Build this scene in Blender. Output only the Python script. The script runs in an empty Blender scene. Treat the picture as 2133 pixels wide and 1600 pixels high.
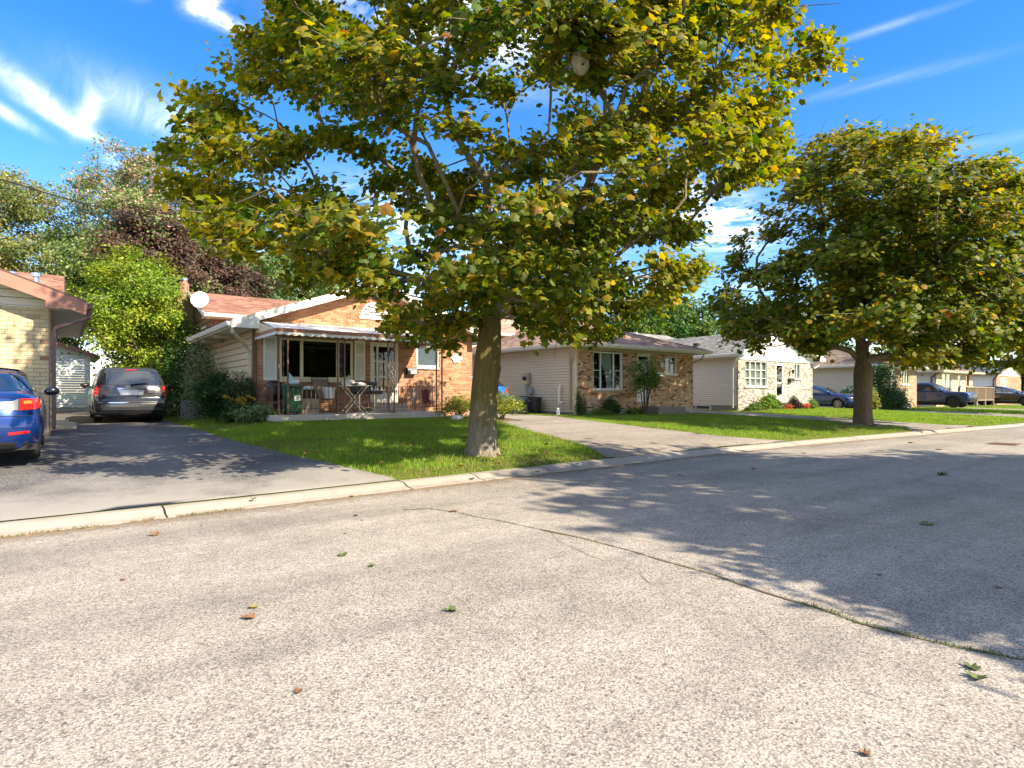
import bpy, bmesh, math, random
import numpy as np
from mathutils import Vector, Matrix
R = math.radians
rnd = random.Random(7)
sc = bpy.context.scene
COL = sc.collection

# ---------------------------------------------------------------- camera
CAM_Z = 1.4
cam_d = bpy.data.cameras.new("camera")
cam = bpy.data.objects.new("camera", cam_d); COL.objects.link(cam)
cam.location = (0, 0, CAM_Z)
cam.rotation_euler = (R(90), 0, R(-37.1))
cam_d.sensor_width = 36.0
cam_d.lens = 36.0 * 1237.0 / 2133.0
cam_d.shift_y = 18.0 / 2133.0
cam_d.clip_start = 0.05; cam_d.clip_end = 6000
sc.camera = cam

# ---------------------------------------------------------------- sun, exposure
SUN_TRAVEL = Vector((-0.42, 1.0, -0.78)).normalized()
sun_d = bpy.data.lights.new("sun", 'SUN'); sun_d.energy = 3.9; sun_d.angle = R(0.55); sun_d.color = (1.0, 0.885, 0.69)
sun = bpy.data.objects.new("sun", sun_d); COL.objects.link(sun)
sun.rotation_euler = SUN_TRAVEL.to_track_quat('-Z', 'Y').to_euler()
sun.location = (8, -20, 16)
sc.view_settings.view_transform = 'Standard'
sc.view_settings.look = 'None'
sc.view_settings.exposure = 1.62
sc.view_settings.gamma = 1.0
sc.view_settings.use_curve_mapping = False

# ---------------------------------------------------------------- world: sky with thin cloud
world = bpy.data.worlds.new("World"); sc.world = world; world.use_nodes = True
def build_world():
    nt = world.node_tree; N = nt.nodes; L = nt.links; N.clear()
    out = N.new('ShaderNodeOutputWorld'); bg = N.new('ShaderNodeBackground')
    sky = N.new('ShaderNodeTexSky'); sky.sky_type = 'NISHITA'; sky.sun_disc = False
    to_sun = -SUN_TRAVEL
    sky.sun_elevation = math.asin(to_sun.z)
    sky.sun_rotation = math.atan2(to_sun.x, to_sun.y)
    sky.air_density = 1.0; sky.dust_density = 0.1; sky.ozone_density = 2.5
    hsv = N.new('ShaderNodeHueSaturation'); hsv.inputs['Saturation'].default_value = 1.42; hsv.inputs['Value'].default_value = 0.78
    tn = N.new('ShaderNodeMix'); tn.data_type = 'RGBA'; tn.blend_type = 'MULTIPLY'; tn.inputs[0].default_value = 1.0
    L.new(sky.outputs[0], tn.inputs[6]); tn.inputs[7].default_value = (0.90, 0.82, 0.84, 1)
    L.new(tn.outputs[2], hsv.inputs['Color'])
    tc = N.new('ShaderNodeTexCoord')
    sep = N.new('ShaderNodeSeparateXYZ'); L.new(tc.outputs['Generated'], sep.inputs[0])
    def mth(op, a, b=None, c=None, clamp=False):
        n = N.new('ShaderNodeMath'); n.operation = op; n.use_clamp = clamp
        for i, v in enumerate((a, b, c)):
            if v is None: continue
            if isinstance(v, (int, float)): n.inputs[i].default_value = v
            else: L.new(v, n.inputs[i])
        return n.outputs[0]
    zc = mth('MAXIMUM', sep.outputs[2], 0.03)
    px = mth('DIVIDE', sep.outputs[0], zc); py = mth('DIVIDE', sep.outputs[1], zc)
    cmb = N.new('ShaderNodeCombineXYZ'); L.new(px, cmb.inputs[0]); L.new(py, cmb.inputs[1])
    def noise(scale, detail, rough, dist=0.0, vec=None, rot=0, st=(1, 1, 1)):
        mp = N.new('ShaderNodeMapping'); mp.inputs['Rotation'].default_value = (0, 0, rot); mp.inputs['Scale'].default_value = st
        L.new(vec or cmb.outputs[0], mp.inputs[0])
        n = N.new('ShaderNodeTexNoise'); n.inputs['Scale'].default_value = scale; n.inputs['Detail'].default_value = detail
        n.inputs['Roughness'].default_value = rough; n.inputs['Distortion'].default_value = dist
        L.new(mp.outputs[0], n.inputs['Vector']); return n.outputs[0]
    wisp = noise(12.0, 10, 0.68, 0.9, rot=R(35), st=(1.0, 0.22, 1))
    puff = noise(7.0, 10, 0.66, 0.4, st=(1, 0.7, 1))
    def blob(cx, cy, ang, lx, ly, amp):
        a = mth('SUBTRACT', px, cx); b = mth('SUBTRACT', py, cy)
        c, s = math.cos(ang), math.sin(ang)
        u = mth('DIVIDE', mth('ADD', mth('MULTIPLY', a, c), mth('MULTIPLY', b, s)), lx)
        v = mth('DIVIDE', mth('SUBTRACT', mth('MULTIPLY', b, c), mth('MULTIPLY', a, s)), ly)
        d2 = mth('ADD', mth('MULTIPLY', u, u), mth('MULTIPLY', v, v))
        return mth('MULTIPLY', mth('POWER', 2.718, mth('MULTIPLY', d2, -1.0)), amp)
    cirrus = None
    for p in CIRRUS:
        b = blob(*p); cirrus = b if cirrus is None else mth('ADD', cirrus, b)
    cum = None
    for p in PUFFS:
        b = blob(*p); cum = b if cum is None else mth('ADD', cum, b)
    w2 = mth('MULTIPLY_ADD', wisp, 2.6, -0.55)
    c1 = mth('MULTIPLY', cirrus, w2, clamp=True)
    p2 = mth('MULTIPLY_ADD', puff, 5.0, -2.0, clamp=True)
    c2 = mth('MULTIPLY', cum, p2, clamp=True)
    # a general low bank of broken cloud toward the horizon, all the way round
    low = mth('SUBTRACT', 1.0, mth('DIVIDE', sep.outputs[2], 0.30), clamp=True)
    c3 = mth('MULTIPLY', mth('MULTIPLY_ADD', noise(0.9, 7, 0.6), 6.0, -3.3, clamp=True), mth('MULTIPLY', low, 1.6, clamp=True))
    # unseen broken cloud added for neutral fill light, faded out towards the view
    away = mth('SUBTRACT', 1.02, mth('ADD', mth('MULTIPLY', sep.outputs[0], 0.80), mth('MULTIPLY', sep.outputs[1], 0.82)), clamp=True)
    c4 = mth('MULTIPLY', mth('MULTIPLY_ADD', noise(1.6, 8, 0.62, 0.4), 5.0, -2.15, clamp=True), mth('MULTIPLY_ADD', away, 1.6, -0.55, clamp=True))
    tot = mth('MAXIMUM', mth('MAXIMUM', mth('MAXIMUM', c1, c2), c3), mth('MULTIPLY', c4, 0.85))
    mix = N.new('ShaderNodeMix'); mix.data_type = 'RGBA'
    L.new(tot, mix.inputs[0]); L.new(hsv.outputs[0], mix.inputs[6]); mix.inputs[7].default_value = CLOUD
    L.new(mix.outputs[2], bg.inputs[0]); bg.inputs[1].default_value = SKY_STRENGTH
    L.new(bg.outputs[0], out.inputs[0])
SKY_STRENGTH = 0.15
CLOUD = (4.7, 4.75, 4.9, 1)
CIRRUS = [(-0.05, 2.60, R(62), 0.26, 0.06, 0.75), (0.02, 2.76, R(48), 0.15, 0.04, 0.8), (-0.17, 2.78, R(60), 0.15, 0.04, 0.6), (0.07, 2.62, R(95), 0.20, 0.03, 0.7),
          (0.32, 2.5, R(40), 0.30, 0.14, 0.42), (1.79, 0.69, R(105), 0.13, 0.02, 0.22), (2.1, 0.80, R(110), 0.25, 0.04, 0.10), (2.9, .9, R(110), 0.4, 0.07, 0.10)]
PUFFS = [(0.285, 1.70, 0, 0.035, 0.05, 1.4), (0.37, 1.75, R(20), 0.06, 0.03, 1.6), (0.20, 3.04, 0, 0.05, 0.10, 1.0), (0.13, 1.72, 0, 0.03, 0.05, 0.8),
         (3.25, 2.15, R(20), 0.5, 0.25, 1.3), (2.6, 2.0, R(20), 0.45, 0.25, .9), (1.87, 6.0, 0, 1.3, 1.6, 1.2), (0.85, 1.35, 0, 0.35, 0.22, .9), (1.6, 3.0, 0, 0.5, 0.4, .6),
         (2.4, 3.2, 0, 0.6, 0.5, .6)]
build_world()

# ---------------------------------------------------------------- materials
MATS = {}
def srgb(r, g, b):
    def c(v):
        v /= 255.0
        return v / 12.92 if v <= 0.04045 else ((v + 0.055) / 1.055) ** 2.4
    return (c(r), c(g), c(b), 1)
def new_mat(name):
    m = bpy.data.materials.new(name); m.use_nodes = True
    nt = m.node_tree; b = nt.nodes['Principled BSDF']; MATS[name] = m
    return m, nt, b
def nd(nt, t, **kw):
    n = nt.nodes.new(t)
    for k, v in kw.items():
        if k in n.inputs.keys(): n.inputs[k].default_value = v
        else: setattr(n, k, v)
    return n
def ramp(nt, fac, stops, interp='LINEAR'):
    r = nt.nodes.new('ShaderNodeValToRGB'); r.color_ramp.interpolation = interp
    e = r.color_ramp.elements
    while len(e) < len(stops): e.new(0.5)
    for i, (p, c) in enumerate(stops):
        e[i].position = p; e[i].color = c if len(c) == 4 else (*c, 1)
    nt.links.new(fac, r.inputs[0]); return r
def mixc(nt, fac, a, b, mode='MIX'):
    m = nt.nodes.new('ShaderNodeMix'); m.data_type = 'RGBA'; m.blend_type = mode
    for s, v in ((0, fac), (6, a), (7, b)):
        if isinstance(v, (int, float)): m.inputs[s].default_value = v
        elif isinstance(v, tuple): m.inputs[s].default_value = v if len(v) == 4 else (*v, 1)
        else: nt.links.new(v, m.inputs[s])
    return m.outputs[2]
def objcoord(nt, world_space=True):
    if world_space:
        g = nt.nodes.new('ShaderNodeNewGeometry'); return g.outputs['Position']
    return nt.nodes.new('ShaderNodeTexCoord').outputs['Object']
def bump(nt, h, dist=0.01, strength=1.0, prev=None):
    b = nt.nodes.new('ShaderNodeBump'); b.inputs['Distance'].default_value = dist; b.inputs['Strength'].default_value = strength
    nt.links.new(h, b.inputs['Height'])
    if prev: nt.links.new(prev, b.inputs['Normal'])
    return b.outputs[0]
def simple(name, color, rough=0.6, metal=0.0, var=0.12, scale=6.0, coat=0.0, spec=0.5, bmp=0.0, world_space=True):
    m, nt, b = new_mat(name)
    n = nd(nt, 'ShaderNodeTexNoise', Scale=scale, Detail=6.0, Roughness=0.65)
    nt.links.new(objcoord(nt, world_space), n.inputs['Vector'])
    c = color if len(color) == 4 else (*color, 1)
    lo = tuple(x * (1 - var) for x in c[:3]); hi = tuple(min(1, x * (1 + var)) for x in c[:3])
    r = ramp(nt, n.outputs[0], [(0.3, lo), (0.7, hi)])
    nt.links.new(r.outputs[0], b.inputs['Base Color'])
    b.inputs['Roughness'].default_value = rough; b.inputs['Metallic'].default_value = metal
    b.inputs['Specular IOR Level'].default_value = spec
    if coat: b.inputs['Coat Weight'].default_value = coat; b.inputs['Coat Roughness'].default_value = 0.04
    if bmp: nt.links.new(bump(nt, n.outputs[0], bmp), b.inputs['Normal'])
    return m
def asphalt(name, dark, mid, light, patch, stone=55.0, warm=(0.40, 0.33, 0.27)):
    """aggregate surface: stones of several tones in a binder, large worn areas"""
    m, nt, b = new_mat(name); P = objcoord(nt); L = nt.links
    v = nd(nt, 'ShaderNodeTexVoronoi', Scale=stone); L.new(P, v.inputs['Vector'])
    v2 = nd(nt, 'ShaderNodeTexVoronoi', Scale=stone * 2.1); L.new(P, v2.inputs['Vector'])
    s = nt.nodes.new('ShaderNodeSeparateColor'); L.new(v.outputs['Color'], s.inputs[0])
    s2 = nt.nodes.new('ShaderNodeSeparateColor'); L.new(v2.outputs['Color'], s2.inputs[0])
    stones = ramp(nt, s.outputs[0], [(0.0, dark), (0.10, dark), (0.16, mid), (0.5, mid), (0.55, light), (0.88, light), (0.93, warm), (1.0, warm)])
    fine = ramp(nt, s2.outputs[1], [(0.0, dark), (0.3, mid), (0.9, light), (1.0, light)])
    c = mixc(nt, 0.45, stones.outputs[0], fine.outputs[0])
    gap = ramp(nt, v.outputs['Distance'], [(0.0, (0, 0, 0)), (0.55, (0, 0, 0)), (0.85, (1, 1, 1))])
    c = mixc(nt, gap.outputs[0], c, tuple(x * 0.62 for x in mid), 'MIX')
    n1 = nd(nt, 'ShaderNodeTexNoise', Scale=0.45, Detail=8.0, Roughness=0.62); L.new(P, n1.inputs['Vector'])
    n5 = nd(nt, 'ShaderNodeTexNoise', Scale=2.3, Detail=9.0, Roughness=0.75); L.new(P, n5.inputs['Vector'])
    c = mixc(nt, 1.0, c, ramp(nt, n5.outputs[0], [(0.33, (0.86,) * 3), (0.55, (1.0,) * 3), (0.7, (1.08,) * 3)]).outputs[0], 'MULTIPLY')
    pr = ramp(nt, n1.outputs[0], [(0.34, (1 - patch,) * 3), (0.5, (1.0,) * 3), (0.68, (1 + patch * 0.35,) * 3)])
    c = mixc(nt, 1.0, c, pr.outputs[0], 'MULTIPLY')
    n2 = nd(nt, 'ShaderNodeTexNoise', Scale=7.0, Detail=6.0, Roughness=0.7); L.new(P, n2.inputs['Vector'])
    pr2 = ramp(nt, n2.outputs[0], [(0.3, (0.86,) * 3), (0.7, (1.08,) * 3)])
    c = mixc(nt, 1.0, c, pr2.outputs[0], 'MULTIPLY')
    # wear running along the street, and scattered larger dark stones
    mp = nt.nodes.new('ShaderNodeMapping'); mp.inputs['Scale'].default_value = (0.10, 1.0, 1.0); mp.inputs['Rotation'].default_value = (0, 0, 0.05); L.new(P, mp.inputs[0])
    n4 = nd(nt, 'ShaderNodeTexNoise', Scale=1.3, Detail=5.0, Roughness=0.6); L.new(mp.outputs[0], n4.inputs['Vector'])
    pr4 = ramp(nt, n4.outputs[0], [(0.36, (0.80, 0.80, 0.81)), (0.52, (1.0,) * 3), (0.7, (1.06,) * 3)])
    c = mixc(nt, 1.0, c, pr4.outputs[0], 'MULTIPLY')
    v3 = nd(nt, 'ShaderNodeTexVoronoi', Scale=24.0); L.new(P, v3.inputs['Vector'])
    s3 = nt.nodes.new('ShaderNodeSeparateColor'); L.new(v3.outputs['Color'], s3.inputs[0])
    ra = ramp(nt, s3.outputs[0], [(0.0, (1, 1, 1)), (0.28, (1, 1, 1)), (0.30, (0, 0, 0))]); rb = ramp(nt, v3.outputs['Distance'], [(0.0, (1, 1, 1)), (0.15, (1, 1, 1)), (0.24, (0, 0, 0))])
    k3 = nt.nodes.new('ShaderNodeMath'); k3.operation = 'MULTIPLY'; L.new(ra.outputs[0], k3.inputs[0]); L.new(rb.outputs[0], k3.inputs[1])
    k4 = nt.nodes.new('ShaderNodeMath'); k4.operation = 'MULTIPLY'; L.new(k3.outputs[0], k4.inputs[0]); k4.inputs[1].default_value = 0.8
    c = mixc(nt, k4.outputs[0], c, tuple(x * 0.9 for x in dark))
    L.new(c, b.inputs['Base Color']); b.inputs['Roughness'].default_value = 0.88; b.inputs['Specular IOR Level'].default_value = 0.25
    L.new(bump(nt, v.outputs['Distance'], 0.0025, 0.5), b.inputs['Normal'])
    return m
def palette_mat(name, stops, source='OBJECT', rough=0.85, bscale=60, bd=0.003, spec=0.3, tint_noise=0.15):
    """colour picked per piece from stops: piece = object (Object Info random) or vertex attribute 'rnd'"""
    m, nt, b = new_mat(name); L = nt.links
    if source == 'OBJECT': f = nt.nodes.new('ShaderNodeObjectInfo').outputs['Random']
    else:
        a = nt.nodes.new('ShaderNodeAttribute'); a.attribute_name = 'rnd'; f = a.outputs['Fac']
    r = ramp(nt, f, stops)
    n = nd(nt, 'ShaderNodeTexNoise', Scale=bscale, Detail=5.0, Roughness=0.7); L.new(objcoord(nt), n.inputs['Vector'])
    n2 = nd(nt, 'ShaderNodeTexNoise', Scale=2.2, Detail=4.0); L.new(objcoord(nt), n2.inputs['Vector'])
    v = ramp(nt, n.outputs[0], [(0.3, (1 - tint_noise * 1.6,) * 3), (0.7, (1 + tint_noise,) * 3)])
    v2 = ramp(nt, n2.outputs[0], [(0.3, (0.86,) * 3), (0.7, (1.06,) * 3)])
    c = mixc(nt, 1.0, mixc(nt, 1.0, r.outputs[0], v.outputs[0], 'MULTIPLY'), v2.outputs[0], 'MULTIPLY')
    L.new(c, b.inputs['Base Color']); b.inputs['Roughness'].default_value = rough; b.inputs['Specular IOR Level'].default_value = spec
    L.new(bump(nt, n.outputs[0], bd), b.inputs['Normal'])
    return m
def leaf_mat(name, trans=0.45, tint=None):
    """leaf colour from vertex attribute 'Col' (each leaf's own colour), or a fixed colour; light passes through"""
    m, nt, b = new_mat(name); L = nt.links
    out = [n for n in nt.nodes if n.type == 'OUTPUT_MATERIAL'][0]
    if tint is None:
        a = nt.nodes.new('ShaderNodeAttribute'); a.attribute_name = 'Col'; c = a.outputs['Color']
    else:
        oi = nt.nodes.new('ShaderNodeObjectInfo'); c = ramp(nt, oi.outputs['Random'], tint).outputs[0]
    L.new(c, b.inputs['Base Color']); b.inputs['Roughness'].default_value = 0.55; b.inputs['Specular IOR Level'].default_value = 0.28
    t = nt.nodes.new('ShaderNodeBsdfTranslucent')
    hs = nt.nodes.new('ShaderNodeHueSaturation'); hs.inputs['Saturation'].default_value = 1.15; hs.inputs['Value'].default_value = 1.5
    L.new(c, hs.inputs['Color']); L.new(hs.outputs[0], t.inputs['Color'])
    mx = nt.nodes.new('ShaderNodeMixShader'); mx.inputs[0].default_value = trans
    L.new(b.outputs[0], mx.inputs[1]); L.new(t.outputs[0], mx.inputs[2]); L.new(mx.outputs[0], out.inputs[0])
    return m
def glass_mat(name, tint=(0.75, 0.8, 0.8), refl=1.0):
    m, nt, b = new_mat(name); L = nt.links
    out = [n for n in nt.nodes if n.type == 'OUTPUT_MATERIAL'][0]; nt.nodes.remove(b)
    tr = nt.nodes.new('ShaderNodeBsdfTransparent'); tr.inputs[0].default_value = (*tint, 1)
    gl = nt.nodes.new('ShaderNodeBsdfGlossy'); gl.inputs['Roughness'].default_value = 0.015; gl.inputs[0].default_value = (0.95, 0.97, 1, 1)
    n = nd(nt, 'ShaderNodeTexNoise', Scale=1.3, Detail=1.0); L.new(objcoord(nt), n.inputs['Vector'])
    L.new(bump(nt, n.outputs[0], 0.01, 0.25), gl.inputs['Normal'])
    lw = nt.nodes.new('ShaderNodeLayerWeight'); lw.inputs[0].default_value = 0.5
    fr = nt.nodes.new('ShaderNodeMath'); fr.operation = 'POWER'; L.new(lw.outputs['Facing'], fr.inputs[0]); fr.inputs[1].default_value = 3.5
    mt = nt.nodes.new('ShaderNodeMath'); mt.operation = 'MULTIPLY_ADD'; mt.use_clamp = True
    L.new(fr.outputs[0], mt.inputs[0]); mt.inputs[1].default_value = 0.8 * refl; mt.inputs[2].default_value = 0.05
    mx = nt.nodes.new('ShaderNodeMixShader'); L.new(mt.outputs[0], mx.inputs[0]); L.new(tr.outputs[0], mx.inputs[1]); L.new(gl.outputs[0], mx.inputs[2])
    L.new(mx.outputs[0], out.inputs[0]); return m

asphalt('road_asphalt', (0.07, 0.07, 0.072), (0.29, 0.252, 0.212), (0.54, 0.475, 0.40), 0.20, stone=100)
asphalt('drive_worn', (0.12, 0.115, 0.11), (0.28, 0.235, 0.19), (0.44, 0.375, 0.30), 0.14, stone=70)
def drive_seal():
    m = asphalt('drive_sealed', (0.04, 0.04, 0.042), (0.105, 0.10, 0.098), (0.24, 0.225, 0.21), 0.35, stone=70)
    nt = m.node_tree; b = nt.nodes['Principled BSDF']; L = nt.links
    src = b.inputs['Base Color'].links[0].from_socket
    # sealer worn away in wheel tracks and toward the street
    P = objcoord(nt); s = nt.nodes.new('ShaderNodeSeparateXYZ'); L.new(P, s.inputs[0])
    n = nd(nt, 'ShaderNodeTexNoise', Scale=0.8, Detail=7.0, Roughness=0.65); L.new(P, n.inputs['Vector'])
    def mth(op, a, b_, clamp=False):
        k = nt.nodes.new('ShaderNodeMath'); k.operation = op; k.use_clamp = clamp
        for i, v in enumerate((a, b_)):
            if isinstance(v, (int, float)): k.inputs[i].default_value = v
            else: L.new(v, k.inputs[i])
        return k.outputs[0]
    yy = mth('MULTIPLY', mth('SUBTRACT', 9.6, s.outputs[1]), 0.5)
    g = mth('ADD', mth('MULTIPLY', mth('SUBTRACT', n.outputs[0], 0.5), 3.2), yy, False)
    g = mth('ADD', g, 0.34, True)
    xx = mth('SUBTRACT', 1.0, mth('MULTIPLY', mth('ABSOLUTE', mth('SUBTRACT', s.outputs[0], 1.3), 0), 1.3), True)
    g = mth('MAXIMUM', g, mth('MULTIPLY', xx, mth('MULTIPLY', n.outputs[0], 0.8)))
    c = mixc(nt, mth('MULTIPLY', g, 0.85), src, (0.30, 0.275, 0.24, 1))
    L.new(c, b.inputs['Base Color'])
drive_seal()
def concrete(name, col, spots=0.3, scale=1.0):
    m, nt, b = new_mat(name); P = objcoord(nt); L = nt.links
    n = nd(nt, 'ShaderNodeTexNoise', Scale=3.0 * scale, Detail=9.0, Roughness=0.7); L.new(P, n.inputs['Vector'])
    r = ramp(nt, n.outputs[0], [(0.25, tuple(x * 0.72 for x in col)), (0.5, col), (0.75, tuple(min(1, x * 1.12) for x in col))])
    v = nd(nt, 'ShaderNodeTexVoronoi', Scale=26.0); L.new(P, v.inputs['Vector'])
    sp = ramp(nt, v.outputs['Distance'], [(0.0, (1, 1, 1)), (0.10, (1, 1, 1)), (0.2, (0, 0, 0))])
    k = nt.nodes.new('ShaderNodeMath'); k.operation = 'MULTIPLY'; L.new(sp.outputs[0], k.inputs[0]); k.inputs[1].default_value = spots
    c = mixc(nt, k.outputs[0], r.outputs[0], tuple(x * 0.4 for x in col))
    L.new(c, b.inputs['Base Color']); b.inputs['Roughness'].default_value = 0.9
    n3 = nd(nt, 'ShaderNodeTexNoise', Scale=90.0, Detail=3.0); L.new(P, n3.inputs['Vector'])
    L.new(bump(nt, n3.outputs[0], 0.003), b.inputs['Normal'])
concrete('kerb_concrete', (0.36, 0.312, 0.255)); concrete('slab_concrete', (0.47, 0.42, 0.36), 0.1); concrete('base_concrete', (0.42, 0.38, 0.32), 0.05)
def grass_mats():
    m, nt, b = new_mat('lawn_ground'); P = objcoord(nt); L = nt.links
    n = nd(nt, 'ShaderNodeTexNoise', Scale=1.1, Detail=8.0, Roughness=0.65); L.new(P, n.inputs['Vector'])
    r = ramp(nt, n.outputs[0], [(0.28, (0.28, 0.23, 0.09)), (0.40, (0.19, 0.23, 0.04)), (0.6, (0.16, 0.25, 0.03)), (0.8, (0.22, 0.30, 0.04))])
    n2 = nd(nt, 'ShaderNodeTexNoise', Scale=45.0, Detail=5.0, Roughness=0.8); L.new(P, n2.inputs['Vector'])
    r2 = ramp(nt, n2.outputs[0], [(0.3, (0.5,) * 3), (0.7, (1.35,) * 3)])
    L.new(mixc(nt, 1.0, r.outputs[0], r2.outputs[0], 'MULTIPLY'), b.inputs['Base Color'])
    b.inputs['Roughness'].default_value = 0.95; b.inputs['Specular IOR Level'].default_value = 0.1
    L.new(bump(nt, n2.outputs[0], 0.05), b.inputs['Normal'])
grass_mats()
leaf_mat('grass_blade', 0.4)
leaf_mat('leaf_foliage', 0.48)
leaf_mat('small_foliage', 0.35)
leaf_mat('dark_foliage', 0.2)
leaf_mat('leaf_single', 0.42, [(0.0, (0.035, 0.075, 0.008)), (0.3, (0.075, 0.11, 0.010)), (0.6, (0.17, 0.17, 0.012)), (0.85, (0.28, 0.20, 0.015)), (1.0, (0.30, 0.12, 0.03))])
def bark(name, c1, c2, moss=None, zlo=0.75, zhi=1.35):
    m, nt, b = new_mat(name); P = objcoord(nt); L = nt.links
    mp = nt.nodes.new('ShaderNodeMapping'); mp.inputs['Scale'].default_value = (1, 1, 0.16); L.new(P, mp.inputs[0])
    n = nd(nt, 'ShaderNodeTexNoise', Scale=26.0, Detail=8.0, Roughness=0.7, Distortion=0.6); L.new(mp.outputs[0], n.inputs['Vector'])
    r = ramp(nt, n.outputs[0], [(0.30, c1), (0.62, c2)])
    c = r.outputs[0]
    if moss:
        s = nt.nodes.new('ShaderNodeSeparateXYZ'); L.new(P, s.inputs[0])
        n2 = nd(nt, 'ShaderNodeTexNoise', Scale=3.0, Detail=6.0, Roughness=0.65); L.new(P, n2.inputs['Vector'])
        a = nt.nodes.new('ShaderNodeMath'); a.operation = 'MULTIPLY_ADD'; L.new(n2.outputs[0], a.inputs[0]); a.inputs[1].default_value = 1.4; L.new(s.outputs[2], a.inputs[2])
        mr = nt.nodes.new('ShaderNodeMapRange'); L.new(a.outputs[0], mr.inputs[0]); mr.inputs[1].default_value = zlo + 0.6; mr.inputs[2].default_value = zhi + 0.6
        k = nt.nodes.new('ShaderNodeMath'); k.operation = 'MULTIPLY'; L.new(mr.outputs[0], k.inputs[0]); k.inputs[1].default_value = 0.92
        mr2 = ramp(nt, n.outputs[0], [(0.3, tuple(x * 0.5 for x in moss)), (0.62, moss)])
        c = mixc(nt, k.outputs[0], c, mr2.outputs[0])
    L.new(c, b.inputs['Base Color']); b.inputs['Roughness'].default_value = 0.95; b.inputs['Specular IOR Level'].default_value = 0.15
    L.new(bump(nt, n.outputs[0], 0.09), b.inputs['Normal'])
bark('bark_mossy', (0.13, 0.105, 0.075), (0.40, 0.34, 0.26), (0.24, 0.19, 0.055))
bark('bark_maple', (0.10, 0.075, 0.05), (0.27, 0.205, 0.13))
bark('bark_branch', (0.14, 0.11, 0.07), (0.36, 0.30, 0.20))
bark('bark_dark', (0.06, 0.045, 0.03), (0.16, 0.12, 0.09))

BR = {}
def brick_set(key, stops, mortar):
    palette_mat('brick_' + key, stops, 'OBJECT'); palette_mat('brickm_' + key, stops, 'ATTR'); simple('mortar_' + key, mortar, 0.95, var=0.12, scale=30)
brick_set('cream', [(0.0, (0.60, 0.46, 0.26)), (0.5, (0.68, 0.54, 0.32)), (0.955, (0.60, 0.46, 0.27)), (0.965, (0.30, 0.17, 0.10)), (1.0, (0.36, 0.22, 0.13))], (0.33, 0.27, 0.18))
brick_set('orange', [(0.0, (0.30, 0.115, 0.055)), (0.35, (0.44, 0.205, 0.11)), (0.75, (0.54, 0.285, 0.165)), (1.0, (0.36, 0.15, 0.08))], (0.55, 0.44, 0.33))
brick_set('mixed', [(0.0, (0.15, 0.07, 0.045)), (0.10, (0.20, 0.095, 0.055)), (0.14, (0.52, 0.26, 0.125)), (0.6, (0.60, 0.33, 0.17)), (0.75, (0.68, 0.43, 0.24)), (1.0, (0.74, 0.54, 0.34))], (0.50, 0.40, 0.29))
brick_set('white', [(0.0, (0.20, 0.175, 0.14)), (0.25, (0.28, 0.245, 0.20)), (0.35, (0.40, 0.36, 0.30)), (0.8, (0.50, 0.455, 0.39)), (1.0, (0.58, 0.54, 0.48))], (0.36, 0.325, 0.28))
brick_set('brown', [(0.0, (0.32, 0.21, 0.14)), (0.5, (0.42, 0.29, 0.19)), (1.0, (0.50, 0.36, 0.24))], (0.45, 0.36, 0.26))
brick_set('stone', [(0.0, (0.42, 0.33, 0.22)), (0.5, (0.58, 0.46, 0.31)), (1.0, (0.66, 0.55, 0.40))], (0.42, 0.33, 0.23))
def shingle(key, a, b_, c): palette_mat('shingle_' + key, [(0.0, a), (0.5, b_), (1.0, c)], 'ATTR', rough=0.95, bscale=120, bd=0.004, tint_noise=0.25)
shingle('red', (0.24, 0.115, 0.08), (0.34, 0.175, 0.12), (0.42, 0.235, 0.17))
shingle('pink', (0.33, 0.20, 0.145), (0.46, 0.295, 0.22), (0.56, 0.38, 0.29))
shingle('grey', (0.20, 0.185, 0.165), (0.30, 0.285, 0.26), (0.40, 0.375, 0.34))
shingle('brown', (0.20, 0.135, 0.095), (0.30, 0.215, 0.155), (0.38, 0.28, 0.21))
shingle('slate', (0.10, 0.105, 0.115), (0.17, 0.175, 0.185), (0.25, 0.255, 0.26))
simple('siding_tan', (0.76, 0.60, 0.38), 0.55, var=0.06); simple('siding_beige', (0.66, 0.53, 0.39), 0.5, var=0.05)
simple('siding_grey', (0.66, 0.57, 0.45), 0.5, var=0.05); simple('siding_taupe', (0.60, 0.51, 0.39), 0.5, var=0.05)
simple('siding_white', (0.78, 0.76, 0.70), 0.5, var=0.05); simple('siding_brown', (0.22, 0.13, 0.075), 0.55, var=0.08); simple('siding_cream', (0.66, 0.60, 0.47), 0.55, var=0.06)
simple('trim_white', (0.80, 0.76, 0.68), 0.45, var=0.06, scale=3); simple('trim_cream', (0.70, 0.62, 0.44), 0.45, var=0.07, scale=3)
simple('fascia_rust', (0.36, 0.155, 0.105), 0.5, var=0.1); simple('metal_brown', (0.17, 0.085, 0.06), 0.42, var=0.15, scale=12); simple('gutter_dark', (0.12, 0.065, 0.05), 0.4)
simple('soffit_beige', (0.56, 0.50, 0.41), 0.55, var=0.05); simple('soffit_white', (0.72, 0.67, 0.57), 0.55, var=0.05); simple('soffit_tan', (0.46, 0.38, 0.26), 0.6, var=0.06)
simple('plastic_white', (0.80, 0.79, 0.75), 0.35, var=0.05); simple('plastic_green', (0.02, 0.10, 0.05), 0.45); simple('plastic_black', (0.015, 0.015, 0.016), 0.4)
simple('metal_grey', (0.32, 0.36, 0.37), 0.45, 0.2); simple('metal_steel', (0.55, 0.56, 0.57), 0.28, 0.9); simple('chrome', (0.8, 0.8, 0.82), 0.08, 1.0, var=0.02)
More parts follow.
